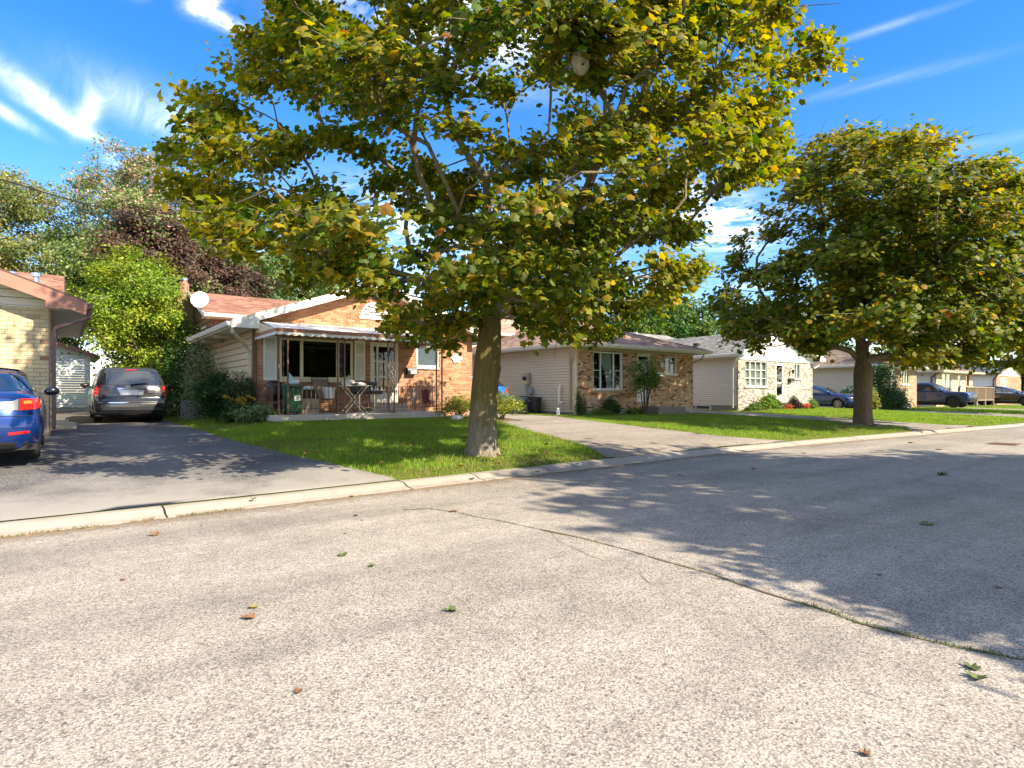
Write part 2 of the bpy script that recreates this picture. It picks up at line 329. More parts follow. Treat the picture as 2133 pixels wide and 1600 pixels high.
simple('black_iron', (0.025, 0.018, 0.016), 0.45); simple('fabric_taupe', (0.25, 0.19, 0.14), 0.9); simple('vinyl_black', (0.012, 0.012, 0.013), 0.3); simple('wood_old', (0.30, 0.22, 0.15), 0.85, scale=14)
simple('cardboard', (0.42, 0.33, 0.24), 0.9); simple('cloth_white', (0.75, 0.74, 0.72), 0.9, bmp=0.02); simple('maroon', (0.12, 0.02, 0.025), 0.8); simple('cloth_blue', (0.35, 0.5, 0.65), 0.9)
simple('curtain', (0.78, 0.76, 0.70), 0.95, bmp=0.0); simple('room_dark', (0.035, 0.03, 0.027), 0.9); simple('stone_pale', (0.50, 0.47, 0.42), 0.9, bmp=0.02); simple('plastic_teal', (0.3, 0.55, 0.5), 0.5)
simple('blind_grey', (0.30, 0.31, 0.31), 0.8); simple('concrete_dark', (0.22, 0.20, 0.17), 0.9); simple('crack_dark', (0.12, 0.098, 0.06), 0.95, scale=20); simple('door_white', (0.72, 0.70, 0.66), 0.4)
simple('nest_paper', (0.34, 0.28, 0.22), 0.95, var=0.3, scale=14, bmp=0.02); simple('rusty_iron', (0.24, 0.14, 0.09), 0.8, var=0.3, scale=20); simple('soil', (0.16, 0.115, 0.07), 0.95, var=0.25, scale=12, bmp=0.03)
simple('dead_leaf', (0.20, 0.10, 0.045), 0.8, var=0.3, scale=40); simple('green_leaf', (0.085, 0.115, 0.025), 0.6, var=0.25, scale=30); simple('yellow_leaf', (0.30, 0.23, 0.07), 0.7, var=0.25, scale=30)
simple('flower_red', (0.65, 0.06, 0.03), 0.7); simple('flower_yellow', (0.75, 0.45, 0.02), 0.7); simple('cable', (0.02, 0.02, 0.02), 0.5)
simple('paint_blue', (0.004, 0.032, 0.18), 0.22, 0.45, var=0.03, coat=1.0, world_space=False); simple('paint_grey', (0.065, 0.062, 0.066), 0.25, 0.5, var=0.03, coat=1.0, world_space=False)
simple('paint_sky', (0.025, 0.16, 0.48), 0.25, 0.35, var=0.03, coat=1.0); simple('paint_navy', (0.012, 0.035, 0.14), 0.25, 0.4, var=0.03, coat=1.0); simple('paint_black', (0.008, 0.009, 0.014), 0.22, 0.3, var=0.03, coat=1.0)
simple('paint_darkred', (0.02, 0.012, 0.014), 0.22, 0.3, var=0.03, coat=1.0)
simple('rubber', (0.018, 0.018, 0.018), 0.85, scale=30); simple('rim_alloy', (0.42, 0.42, 0.43), 0.3, 0.85); simple('lamp_red', (0.55, 0.015, 0.012), 0.12, coat=1.0, var=0.03); simple('lamp_clear', (0.22, 0.22, 0.23), 0.12, 0.3, coat=1.0, var=0.05)
simple('car_glass', (0.012, 0.016, 0.018), 0.03, 0.0, var=0.05, coat=1.0, spec=1.0); simple('under_black', (0.01, 0.01, 0.01), 0.8); simple('seat_fabric', (0.03, 0.03, 0.03), 0.9); simple('lamp_amber', (0.6, 0.2, 0.03), 0.15, coat=1.0)
glass_mat('glass'); glass_mat('glass_dark', (0.35, 0.36, 0.34), 1.3); glass_mat('glass_clear', (0.9, 0.92, 0.92), 0.7)
M = MATS

# ---------------------------------------------------------------- mesh helpers
WL = {}                                            # world location of each parent (no rotation kept here)
class MB:
    def __init__(s): s.v = []; s.f = []; s.r = []; s.mi = []
    def add(s, vs, fs, r=None, mi=0):
        o = len(s.v); s.v += [tuple(v) for v in vs]; s.f += [tuple(i + o for i in f) for f in fs]
        s.mi += [mi] * len(fs)
        if r is None: r = 0.5
        s.r += [r] * len(vs)
    def box(s, x0, x1, y0, y1, z0, z1, r=None, mi=0):
        s.add([(x0,y0,z0),(x1,y0,z0),(x1,y1,z0),(x0,y1,z0),(x0,y0,z1),(x1,y0,z1),(x1,y1,z1),(x0,y1,z1)],
              [(0,3,2,1),(4,5,6,7),(0,1,5,4),(1,2,6,5),(2,3,7,6),(3,0,4,7)], r, mi)
    def prism(s, poly, axis, a, b, r=None, mi=0):
        """poly: 2D points; axis 'y': (x,z) extruded in y; 'x': (y,z) extruded in x; 'z': (x,y) extruded in z"""
        def p(q, t):
            return {'y': (q[0], t, q[1]), 'x': (t, q[0], q[1]), 'z': (q[0], q[1], t)}[axis]
        n = len(poly)
        s.add([p(q, a) for q in poly] + [p(q, b) for q in poly],
              [tuple(range(n)), tuple(reversed(range(n, 2 * n)))] + [(i, i + n, (i + 1) % n + n, (i + 1) % n) for i in range(n)], r, mi)
    def tube(s, pts, rad, seg=8, r=None, mi=0, cap=True):
        pts = [Vector(p) for p in pts]
        rads = rad if isinstance(rad, (list, tuple)) else [rad] * len(pts)
        vs = []; up = Vector((0, 0, 1)); side = None
        for i, p in enumerate(pts):
            a = pts[max(0, i - 1)]; b = pts[min(len(pts) - 1, i + 1)]
            d = (b - a); d = d.normalized() if d.length > 1e-9 else Vector((0, 0, 1))
            if side is None: side = d.cross(up) if abs(d.dot(up)) < 0.95 else d.cross(Vector((1, 0, 0)))
            side = (side - d * side.dot(d)).normalized(); w = d.cross(side)
            for k in range(seg):
                t = 2 * math.pi * k / seg
                vs.append(p + (side * math.cos(t) + w * math.sin(t)) * rads[i])
        fs = [(i*seg+k, i*seg+(k+1)%seg, (i+1)*seg+(k+1)%seg, (i+1)*seg+k) for i in range(len(pts)-1) for k in range(seg)]
        if cap: fs += [tuple(reversed(range(seg))), tuple(range((len(pts)-1)*seg, len(pts)*seg))]
        s.add(vs, fs, r, mi)
    def bar(s, p, q, w, h=None, r=None, mi=0):
        """rectangular bar from p to q"""
        h = h or w; p = Vector(p); q = Vector(q); d = (q - p).normalized()
        up = Vector((0, 0, 1)) if abs(d.z) < 0.95 else Vector((0, 1, 0))
        a = d.cross(up).normalized() * w / 2; b = a.cross(d).normalized() * h / 2
        vs = [p-a-b, p+a-b, p+a+b, p-a+b, q-a-b, q+a-b, q+a+b, q-a+b]
        s.add(vs, [(0,1,2,3),(7,6,5,4),(0,4,5,1),(1,5,6,2),(2,6,7,3),(3,7,4,0)], r, mi)
    def lathe(s, prof, c=(0, 0, 0), axis='z', seg=20, r=None, mi=0):
        """prof: (radius, height) list"""
        vs = []
        for (q, h) in prof:
            for k in range(seg):
                t = 2 * math.pi * k / seg; a, b = q * math.cos(t), q * math.sin(t)
                vs.append({'z': (c[0]+a, c[1]+b, c[2]+h), 'y': (c[0]+a, c[1]+h, c[2]+b), 'x': (c[0]+h, c[1]+a, c[2]+b)}[axis])
        n = len(prof)
        fs = [(i*seg+k, i*seg+(k+1)%seg, (i+1)*seg+(k+1)%seg, (i+1)*seg+k) for i in range(n-1) for k in range(seg)]
        fs += [tuple(reversed(range(seg))), tuple(range((n-1)*seg, n*seg))]
        s.add(vs, fs, r, mi)
    def blob(s, c, rx, ry, rz, seg=12, rings=8, jit=0.0, r=None, mi=0):
        vs = []
        for i in range(1, rings):
            t = math.pi * i / rings
            for k in range(seg):
                p = 2 * math.pi * k / seg; j = 1 + rnd.uniform(-jit, jit)
                vs.append((c[0] + rx*j*math.sin(t)*math.cos(p), c[1] + ry*j*math.sin(t)*math.sin(p), c[2] + rz*j*math.cos(t)))
        top = len(vs); vs.append((c[0], c[1], c[2] + rz)); vs.append((c[0], c[1], c[2] - rz))
        fs = [(i*seg+k, i*seg+(k+1)%seg, (i+1)*seg+(k+1)%seg, (i+1)*seg+k) for i in range(rings-2) for k in range(seg)]
        fs += [(top, (k+1) % seg, k) for k in range(seg)] + [(top+1, (rings-2)*seg+k, (rings-2)*seg+(k+1)%seg) for k in range(seg)]
        s.add(vs, fs, r, mi)
    def build(s, name, mat, parent=None, local=False, smooth=False, attr=False, kind=None, bevel=0.0, loc=None, fixn=True):
        me = bpy.data.meshes.new(name)
        off = Vector((0, 0, 0))
        if parent is not None and not local: off = WL.get(parent.name, Vector((0, 0, 0)))
        if loc is not None: off = off + Vector(loc) if False else Vector(loc)
        me.from_pydata([(v[0]-off.x, v[1]-off.y, v[2]-off.z) for v in s.v], [], s.f)
        mats = mat if isinstance(mat, (list, tuple)) else [mat]
        for m in mats: me.materials.append(M[m])
        if len(mats) > 1: me.polygons.foreach_set('material_index', s.mi)
        if attr:
            a = me.attributes.new('rnd', 'FLOAT', 'POINT'); a.data.foreach_set('value', s.r)
        if fixn:
            bm = bmesh.new(); bm.from_mesh(me); bmesh.ops.recalc_face_normals(bm, faces=bm.faces); bm.to_mesh(me); bm.free()
        if smooth:
            me.polygons.foreach_set('use_smooth', [True] * len(me.polygons)); me.set_sharp_from_angle(angle=R(smooth if smooth > 1 else 40))
        me.update()
        o = bpy.data.objects.new(name, me); COL.objects.link(o)
        if loc is not None: o.location = loc; WL[o.name] = Vector(loc)
        if parent is not None:
            o.parent = parent; WL[o.name] = WL.get(parent.name, Vector((0, 0, 0)))
        if bevel > 0:
            bv = o.modifiers.new('bevel', 'BEVEL'); bv.width = bevel; bv.segments = 2; bv.limit_method = 'ANGLE'; bv.angle_limit = R(35)
        if kind: o['kind'] = kind
        return o
def tag(o, label, cat, group=None, kind=None):
    if label: o['label'] = label
    if cat: o['category'] = cat
    if group: o['group'] = group
    if kind: o['kind'] = kind
    return o
def thing(name, label, cat, loc=(0, 0, 0), rz=0.0, group=None):
    o = bpy.data.objects.new(name, None); COL.objects.link(o); o.location = loc; o.rotation_euler = (0, 0, rz)
    o.empty_display_size = 0.2; WL[o.name] = Vector(loc)
    return tag(o, label, cat, group)
def inst(name, me, parent, loc, scale=(1, 1, 1), rot=(0, 0, 0)):
    o = bpy.data.objects.new(name, me); COL.objects.link(o)
    w = WL.get(parent.name, Vector((0, 0, 0))); o.parent = parent
    o.location = (loc[0]-w.x, loc[1]-w.y, loc[2]-w.z); o.scale = scale; o.rotation_euler = rot
    return o
def np_mesh(name, V, F, mat, parent=None, col=None, smooth=False, kind=None, off=(0, 0, 0)):
    """fast mesh from numpy: V (n,3), F (m,k)"""
    me = bpy.data.meshes.new(name); V = V - np.array(off)
    me.vertices.add(len(V)); me.vertices.foreach_set('co', V.astype(np.float32).ravel())
    m, k = F.shape
    me.loops.add(m * k); me.loops.foreach_set('vertex_index', F.astype(np.int32).ravel())
    me.polygons.add(m); me.polygons.foreach_set('loop_start', np.arange(0, m * k, k, dtype=np.int32))
    try: me.polygons.foreach_set('loop_total', np.full(m, k, dtype=np.int32))
    except Exception: pass
    me.update(calc_edges=True)
    if col is not None:
        a = me.attributes.new('Col', 'FLOAT_COLOR', 'POINT')
        c4 = np.ones((len(V), 4), dtype=np.float32); c4[:, :3] = col; a.data.foreach_set('color', c4.ravel())
    me.materials.append(M[mat])
    if smooth: me.polygons.foreach_set('use_smooth', np.ones(m, dtype=bool))
    o = bpy.data.objects.new(name, me); COL.objects.link(o)
    if parent is not None: o.parent = parent
    if kind: o['kind'] = kind
    return o

# ---------------------------------------------------------------- terrain
KX = np.array([-60, -25, -10, -0.5, 4.65, 11, 16, 20.4, 26, 31.9, 38, 45, 55, 70, 90.])
KY = np.array([4.5, 6.6, 7.3, 7.55, 7.79, 8.0, 7.93, 7.66, 7.3, 6.87, 6.3, 5.5, 4.0, 1.0, -4.])
def kerb_y(x):
    xs = np.linspace(-1.5, 1.5, 9)
    return float(np.mean(np.interp(x + xs, KX, KY)))
HX = np.array([-60, -2, 2.9, 4.6, 13, 15.5, 20, 23, 27, 29, 35, 40, 60, 100.])
HZ = np.array([0.45, 0.42, 0.42, 0.60, 0.58, 0.50, 0.50, 0.42, 0.42, 0.50, 0.50, 0.32, 0.28, 0.25])
def gz(x, y):
    """ground height of the house side of the street (numpy friendly)"""
    x = np.asarray(x, float); y = np.asarray(y, float)
    ky = np.interp(x, KX, KY) + 0.46
    h = np.interp(x, HX, HZ)
    t = np.clip((y - ky) / (16.0 - ky), 0, 1)
    z = 0.066 + (h - 0.066) * t ** 0.66
    return z + np.clip(y - 21, 0, 60) * 0.013
def g(x, y): return float(gz(x, y))
def struct(o): o['kind'] = 'structure'; return o

def ground():
    # far sheet to the horizon
    m = MB(); m.add([(-3000, -3000, -0.25), (3000, -3000, -0.25), (3000, 3000, -0.25), (-3000, 3000, -0.25)], [(0, 1, 2, 3)])
    struct(m.build('ground', 'lawn_ground', fixn=False))
    # yards on the house side
    xs = np.concatenate([np.arange(-60, -6, 3.0), np.arange(-6, 40, 0.5), np.arange(40, 160, 2.5)])
    ts = np.concatenate([np.linspace(0, 1.5, 7)[:-1], np.linspace(1.5, 14, 26)[:-1], np.linspace(14, 120, 22)])
    V = []; 
    for x in xs:
        ky = float(np.interp(x, KX, KY)) + 0.46
        for t in ts: V.append((x, ky + t, g(x, ky + t)))
    nx, nt_ = len(xs), len(ts)
    F = [(i*nt_+j, (i+1)*nt_+j, (i+1)*nt_+j+1, i*nt_+j+1) for i in range(nx-1) for j in range(nt_-1)]
    o = np_mesh('lawn', np.array(V), np.array(F), 'lawn_ground', smooth=True); struct(o)
    # road
    xs = np.arange(-60, 121, 1.5); V = []
    for x in xs:
        k = kerb_y(x)
        for t in (-9.3, -7, -4.6, -2.3, 0.02): V.append((x, k + t, 0.05 * (1 - ((t + 4.6) / 4.6) ** 2) - 0.05 * 0))
    V = np.array(V); V[:, 2] -= 0.0
    F = [(i*5+j, (i+1)*5+j, (i+1)*5+j+1, i*5+j+1) for i in range(len(xs)-1) for j in range(4)]
    V[:, 2] *= 0.6
    o = np_mesh('road', V, np.array(F), 'road_asphalt', smooth=True); struct(o)
    road = o
    # opposite verge
    V = []
    for x in xs:
        k = kerb_y(x) - 9.3
        for t, z in ((0.0, 0.0), (-0.05, 0.11), (-0.3, 0.12), (-0.31, 0.10), (-60, 0.3)): V.append((x, k + t, z))
    F = [(i*5+j, i*5+j+1, (i+1)*5+j+1, (i+1)*5+j) for i in range(len(xs)-1) for j in range(4)]
    struct(np_mesh('verge', np.array(V), np.array(F), 'lawn_ground'))
    return road
road = ground()

def road_z(x, y):
    t = y - kerb_y(x); return 0.6 * 0.05 * (1 - ((t + 4.6) / 4.6) ** 2)

def kerb():
    root = bpy.data.objects.new('kerb', None); COL.objects.link(root); root['kind'] = 'structure'; WL['kerb'] = Vector((0, 0, 0))
    joints = [-45, -38, -31, -24, -18, -12, -8.6, -5.2, -2.2, 0.93, 4.05, 5.35, 6.9, 8.0, 9.0, 10.9, 12.3, 15.6, 18.9, 22.2, 25.5, 28.8, 32.1, 36, 40, 45, 50, 56, 63, 70, 80]
    prof = [(-0.015, -0.08), (0.0, 0.012), (0.13, 0.018), (0.17, 0.045), (0.24, 0.105), (0.30, 0.125), (0.45, 0.13), (0.47, 0.12), (0.475, -0.05)]
    for a, b in zip(joints[:-1], joints[1:]):
        m = MB(); n = max(2, int((b - a) / 0.8)); gap = 0.012
        dz = rnd.uniform(-0.006, 0.006); vs = []
        for i in range(n + 1):
            x = a + gap + (b - a - 2 * gap) * i / n; k = kerb_y(x)
            lo = 1.0
            wob = rnd.uniform(-0.006, 0.006)
            for (t, z) in prof: vs.append((x, k + t + wob, (z * 0.55 if z > 0.03 else z) + dz))
        q = len(prof)
        fs = [(i*q+j, i*q+j+1, (i+1)*q+j+1, (i+1)*q+j) for i in range(n) for j in range(q-1)]
        fs += [tuple(range(q)), tuple(reversed(range(n*q, n*q+q)))]
        m.add(vs, fs); m.build('kerb_segment', 'kerb_concrete', root, smooth=50)
    m = MB()    # soil line under the joints
    vs = []; xs = np.arange(-45, 80, 1.0)
    for x in xs: k = kerb_y(x); vs += [(x, k - 0.02, -0.02), (x, k + 0.2, 0.0), (x, k + 0.44, 0.045)]
    m.add(vs, [(3*i+j, 3*i+3+j, 3*i+4+j, 3*i+1+j) for i in range(len(xs)-1) for j in (0, 1)]); m.build('joint_soil', 'soil', root)
kerb()

def sheet(name, left, right, ys, mat, lift=0.012, nx=10, kind='structure'):
    """driveway between two edges x(y)"""
    V = []; ys = list(ys)
    for y in ys:
        a, b = float(np.interp(y, left[1], left[0])), float(np.interp(y, right[1], right[0]))
        for i in range(nx + 1):
            x = a + (b - a) * i / nx
            wob = (rnd.uniform(-0.03, 0.03) if i in (0, nx) else 0)
            ky = kerb_y(x) + 0.465
            yy = max(y, ky)
            V.append((x + wob, yy, g(x, yy) + lift))
    n = nx + 1
    F = [(i*n+j, i*n+j+1, (i+1)*n+j+1, (i+1)*n+j) for i in range(len(ys)-1) for j in range(nx)]
    o = np_mesh(name, np.array(V), np.array(F), mat, smooth=True); o['kind'] = kind
    return o
YS = np.concatenate([np.arange(7.3, 10, 0.15), np.arange(10, 17, 0.35), np.arange(17, 38, 1.0)])
# (x list, y list) of each edge
D1R = ([4.05, 3.75, 3.3, 3.05, 2.85, 2.85, 2.9], [8.2, 9.0, 11.0, 13.0, 15.4, 20.9, 38]); D1L = ([-5.2, -4.9, -4.6, -0.25, -0.2], [8, 9, 16.9, 17.05, 38])
D2L = ([8.6, 9.35, 9.65, 10.3, 11.3, 11.6, 11.9], [8.0, 10.0, 11.9, 14.0, 16.0, 18, 38]); D2R = ([16.4, 15.2, 14.4, 13.9, 13.9, 14.3, 14.5], [8.0, 8.7, 9.6, 11.8, 15, 17.4, 38])
D3L = ([22.6, 24.2, 24.55, 24.3, 23.8, 23.5], [7.6, 8.6, 9.6, 11, 14, 17.5]); D3R = ([28.8, 27.4, 27.0, 26.7, 26.7, 27.4], [7.5, 8.3, 9.6, 12, 15.9, 30])
D4L = ([37.3, 37.6], [6.5, 30]); D4R = ([42.2, 41.8], [6.5, 30])
D5L = ([50.8, 50.8], [4, 30]); D5R = ([54.2, 54.0], [4, 30])
D6L = ([63.0, 63.3], [2, 30]); D6R = ([68.5, 68.3], [2, 30])
sheet('driveway', D1L, D1R, YS, 'drive_sealed', nx=26)
sheet('driveway', D2L, D2R, YS, 'drive_worn', nx=14)
sheet('driveway', D3L, D3R, YS, 'drive_worn')
sheet('driveway', D4L, D4R, YS, 'drive_worn')
sheet('driveway', D5L, D5R, [4, 5] + list(YS), 'drive_worn')
sheet('driveway', D6L, D6R, [1, 2, 3, 4, 5] + list(YS), 'drive_worn')

# cracks in the road, with moss and weeds
def crack(path, w, root_name='road_crack', step=0.04, moss_from=0.0):
    P = np.array(path, float); d = np.r_[0, np.cumsum(np.hypot(*np.diff(P, axis=0).T))]
    s = np.arange(0, d[-1], step); X = np.interp(s, d, P[:, 0]); Y = np.interp(s, d, P[:, 1])
    rr = np.random.RandomState(int(abs(path[0][0]) * 100)); n = len(s)
    def wob(k, a): return np.interp(np.arange(n), np.arange(0, n + k, k), rr.uniform(-a, a, len(np.arange(0, n + k, k))))
    Y = Y + wob(9, 0.03) + wob(3, 0.010); X = X + wob(7, 0.02)
    W = w * (0.35 + np.abs(wob(4, 1.3)))
    tx = np.gradient(X); ty = np.gradient(Y); L_ = np.hypot(tx, ty); nx_, ny_ = -ty / L_, tx / L_
    V = []
    for i in range(n):
        for sgn in (-1, 1):
            x, y = X[i] + nx_[i]*W[i]*sgn, Y[i] + ny_[i]*W[i]*sgn; V.append((x, y, road_z(x, y) + 0.004))
    F = [(2*i, 2*i+1, 2*i+3, 2*i+2) for i in range(n-1)]
    o = np_mesh(root_name, np.array(V), np.array(F), 'crack_dark', parent=road)
    return X, Y
c_main = crack([(3.2, 6.35), (3.5, 6.25), (3.62, 5.75), (3.72, 5.2), (3.89, 4.13), (3.92, 3.3), (3.90, 2.59), (3.84, 2.05), (3.79, 1.55), (3.86, 1.1), (3.94, 0.85), (4.3, 0.1)], 0.0095)
c_b = crack([(3.9, 4.5), (3.7, 4.2), (3.55, 3.6), (3.5, 3.0), (3.2, 2.5), (3.3, 2.0), (3.1, 1.7)], 0.0022)

def blades(name, pts, h, w, base, parent=None, kind='stuff', lean=0.5, seed=1, mat='grass_blade'):
    """single-triangle grass blades at pts (n,3); base: (n,3) colours"""
    rr = np.random.RandomState(seed); n = len(pts)
    a = rr.uniform(0, 2*np.pi, n); hh = h * rr.uniform(0.5, 1.35, n); ww = w * rr.uniform(0.7, 1.3, n)
    dx, dy = np.cos(a)*ww/2, np.sin(a)*ww/2
    la = rr.uniform(0, 2*np.pi, n); ll = lean * hh * rr.uniform(0.2, 1, n)
    V = np.zeros((n, 3, 3)); V[:, 0] = pts; V[:, 1] = pts; V[:, 2] = pts
    V[:, 0, 0] -= dx; V[:, 0, 1] -= dy; V[:, 1, 0] += dx; V[:, 1, 1] += dy
    V[:, 2, 0] += np.cos(la)*ll; V[:, 2, 1] += np.sin(la)*ll; V[:, 2, 2] += hh
    V[:, :2, 2] -= 0.01
    F = np.arange(3*n).reshape(n, 3)
    return np_mesh(name, V.reshape(-1, 3), F, mat, parent, col=np.repeat(base, 3, axis=0), kind=kind)
def grass_cols(n, rr, dry=0.12, bright=1.0):
    t = rr.rand(n)[:, None]
    c = (1-t)*np.array([0.13, 0.245, 0.018]) + t*np.array([0.30, 0.41, 0.05])
    k = rr.rand(n) < dry; c[k] = np.array([0.26, 0.20, 0.08]) * rr.uniform(0.6, 1.1, (k.sum(), 1))
    return c * bright
def inside(edges, x, y, pad=0.0):
    m = np.zeros(len(x), bool)
    for (l, r_) in edges: m |= (x > np.interp(y, l[1], l[0]) - pad) & (x < np.interp(y, r_[1], r_[0]) + pad)
    return m
DR = [(D1L, D1R), (D2L, D2R), (D3L, D3R), (D4L, D4R), (D5L, D5R), (D6L, D6R)]
HOUSE_FOOT = [(-9.5, -0.2, 17, 32), (4.45, 12.2, 16.35, 32), (15.9, 23.4, 16.9, 32), (27.8, 35.6, 17.4, 32), (42.9, 50.5, 17, 32), (54.3, 63, 17, 32)]
def lawn_grass(name, x0, x1, y1, dens, seed, h=0.06, w=0.012, bright=1.0):
    rr = np.random.RandomState(seed); n = int((x1 - x0) * (y1 - 7) * dens)
    x = rr.uniform(x0, x1, n); y = rr.uniform(7, y1, n)
    ky = np.interp(x, KX, KY) + 0.47
    ok = (y > ky - 0.04 * rr.rand(n)) & ~inside(DR, x, y, -0.05)
    for (a, b, c, d) in HOUSE_FOOT: ok &= ~((x > a) & (x < b) & (y > c) & (y < d))
    # patchy: thinner where the lawn is worn
    f = np.sin(x*1.7+y*0.9)*np.sin(y*2.3-x*0.6)*0.5 + np.sin(x*5.1)*np.sin(y*4.3+1)*0.3
    ok &= rr.rand(n) < 0.85 + 0.35*f
    near = (y - ky) < 0.35
    ok &= ~(near & (rr.rand(n) < 0.35))
    bare = (np.hypot(x-6.45, y-9.5) < .55) | ((np.sin(x*2.3+1)*np.sin(y*3.1+x) > .80))
    ok &= ~(bare & (rr.rand(n) < .6))
    x, y, f, near = x[ok], y[ok], f[ok], near[ok]
    c = grass_cols(len(x), rr, bright=bright) * (1 + 0.25*f)[:, None]
    dry = np.clip(np.sin(x*.9+2)*np.sin(y*1.3+x*.4), 0, 1)*.35; k = (near & (rr.rand(len(x)) < 0.4)) | (rr.rand(len(x)) < dry); c[k] = np.array([0.24, 0.18, 0.08])
    return blades(name, np.c_[x, y, gz(x, y)], h, w, c, seed=seed)
tag(lawn_grass('grass', 2.8, 14.5, 18, 1500, 11, h=0.065, w=0.013), 'green front lawn grass round the big maple by the brick porch', 'grass')
tag(lawn_grass('grass', 2.8, 4.45, 26, 500, 12, h=0.06), 'strip of short grass between the dark driveway and tan siding', 'grass')
tag(lawn_grass('grass', 13.5, 27, 18, 620, 13, h=0.06, w=0.018), 'lawn grass in front of the second brick house with tree shadow', 'grass')
tag(lawn_grass('grass', 26.5, 39, 18, 420, 14, h=0.06, w=0.026), 'bright sunlit lawn grass in front of the white gabled house', 'grass')
tag(lawn_grass('grass', 39, 68, 18, 110, 15, h=0.07, w=0.05), 'far bright lawn grass in front of the parked pickup and distant houses', 'grass')

def weeds(name, X, Y, dens, spread, h, seed, cols, label):
    rr = np.random.RandomState(seed); n = int(len(X) * dens); i = rr.randint(0, len(X), n)
    x = X[i] + rr.normal(0, spread, n); y = Y[i] + rr.normal(0, spread, n)
    z = np.array([road_z(a, b) for a, b in zip(x, y)])
    c = np.array(cols)[rr.randint(0, len(cols), n)] * rr.uniform(0.6, 1.2, (n, 1))
    o = blades(name, np.c_[x, y, z], h, 0.008, c, seed=seed, lean=1.4)
    return tag(o, label, 'weeds')
GR = [(0.10, 0.17, 0.02), (0.07, 0.13, 0.015), (0.22, 0.19, 0.05)]; DRY = [(0.30, 0.20, 0.08), (0.22, 0.15, 0.06), (0.35, 0.26, 0.11)]
cx, cy = c_main
i1 = cy < 1.95; weeds('crack_weeds', cx[i1], cy[i1], 16, 0.014, 0.02, 21, GR, 'green weeds growing along the road crack at the lower right')
i2 = (cy > 1.9) & (np.sin(cy * 5.0) > -0.5); weeds('crack_weeds', cx[i2], cy[i2], 14, 0.012, 0.012, 22, DRY + GR + [(.2, .2, .04)], 'dry moss in the far half of the long road crack')
def gutter_weeds(x0, x1, dens, seed, cols, label, sp=0.025, h=0.03):
    X = np.arange(x0, x1, 0.02); Y = np.array([kerb_y(a) - 0.02 for a in X]); weeds('gutter_weeds', X, Y, dens, sp, h, seed, cols, label)
gutter_weeds(1.05, 1.75, 12, 31, GR + DRY, 'tuft of green and dry weeds at the kerb foot right of the first kerb joint')
gutter_weeds(-0.9, 0.35, 10, 32, DRY + GR[:1], 'dry weeds at the kerb foot at the left edge of the photo')
gutter_weeds(0.55, 0.85, 10, 33, DRY, 'small dry tuft at the kerb foot just left of the kerb joint')
gutter_weeds(2.0, 9.6, 3.5, 34, DRY + [(0.10, 0.08, 0.05)], 'brown litter and moss line along the kerb foot below the maple', 0.012, 0.012)
gutter_weeds(9.6, 21, 3, 35, DRY, 'brown leaf litter along the far kerb foot beyond the second driveway', 0.02, 0.014)

def gutter_dirt():
    m, nt, b = new_mat('gutter_dirt'); L = nt.links; P = objcoord(nt)
    n = nd(nt, 'ShaderNodeTexNoise', Scale=5.0, Detail=9.0, Roughness=0.72); L.new(P, n.inputs['Vector'])
    a = nt.nodes.new('ShaderNodeAttribute'); a.attribute_name = 'rnd'
    k = nt.nodes.new('ShaderNodeMath'); k.operation = 'MULTIPLY_ADD'; L.new(n.outputs[0], k.inputs[0]); k.inputs[1].default_value = 2.4; k.inputs[2].default_value = -1.5
    q = nt.nodes.new('ShaderNodeMath'); q.operation = 'ADD'; q.use_clamp = True; L.new(k.outputs[0], q.inputs[0]); L.new(a.outputs['Fac'], q.inputs[1])
    w = nt.nodes.new('ShaderNodeMath'); w.operation = 'MULTIPLY'; L.new(q.outputs[0], w.inputs[0]); w.inputs[1].default_value = 0.85; L.new(w.outputs[0], b.inputs['Alpha'])
    r = ramp(nt, n.outputs[0], [(0.3, (0.20, 0.135, 0.075)), (0.7, (0.40, 0.29, 0.18))]); L.new(r.outputs[0], b.inputs['Base Color']); b.inputs['Roughness'].default_value = 0.95
    m = MB(); xs = np.arange(-6, 40, 0.4)
    for i, x in enumerate(xs):
        k_ = kerb_y(x)
        for t, f_ in ((-.62, 0.0), (-.30, .42), (-.10, .85), (-.012, 1.05)): y = k_ + t; m.v.append((x, y, road_z(x, y) + .003)); m.r.append(f_)
    n_ = len(xs); m.f = [(4*i+j, 4*i+4+j, 4*i+5+j, 4*i+1+j) for i in range(n_-1) for j in range(3)]; m.mi = [0]*len(m.f)
    m.build('gutter_dirt', 'gutter_dirt', road, attr=True)
gutter_dirt()
# drain in the road, far right
def drain():
    x, y = 20.0, 4.7; z = road_z(x, y)
    t = thing('storm_drain', 'rusty grate of a storm drain set in the road at the right edge', 'drain', (x, y, z))
    m = MB(); m.box(x-.33, x+.33, y-.33, y+.33, z-.05, z+.008); m.build('drain_frame', 'rusty_iron', t)
    m = MB()
    for k in range(7): m.box(x-.29+k*.087, x-.25+k*.087, y-.29, y+.29, z+.008, z+.022)
    m.build('grate', 'rusty_iron', t)
drain()

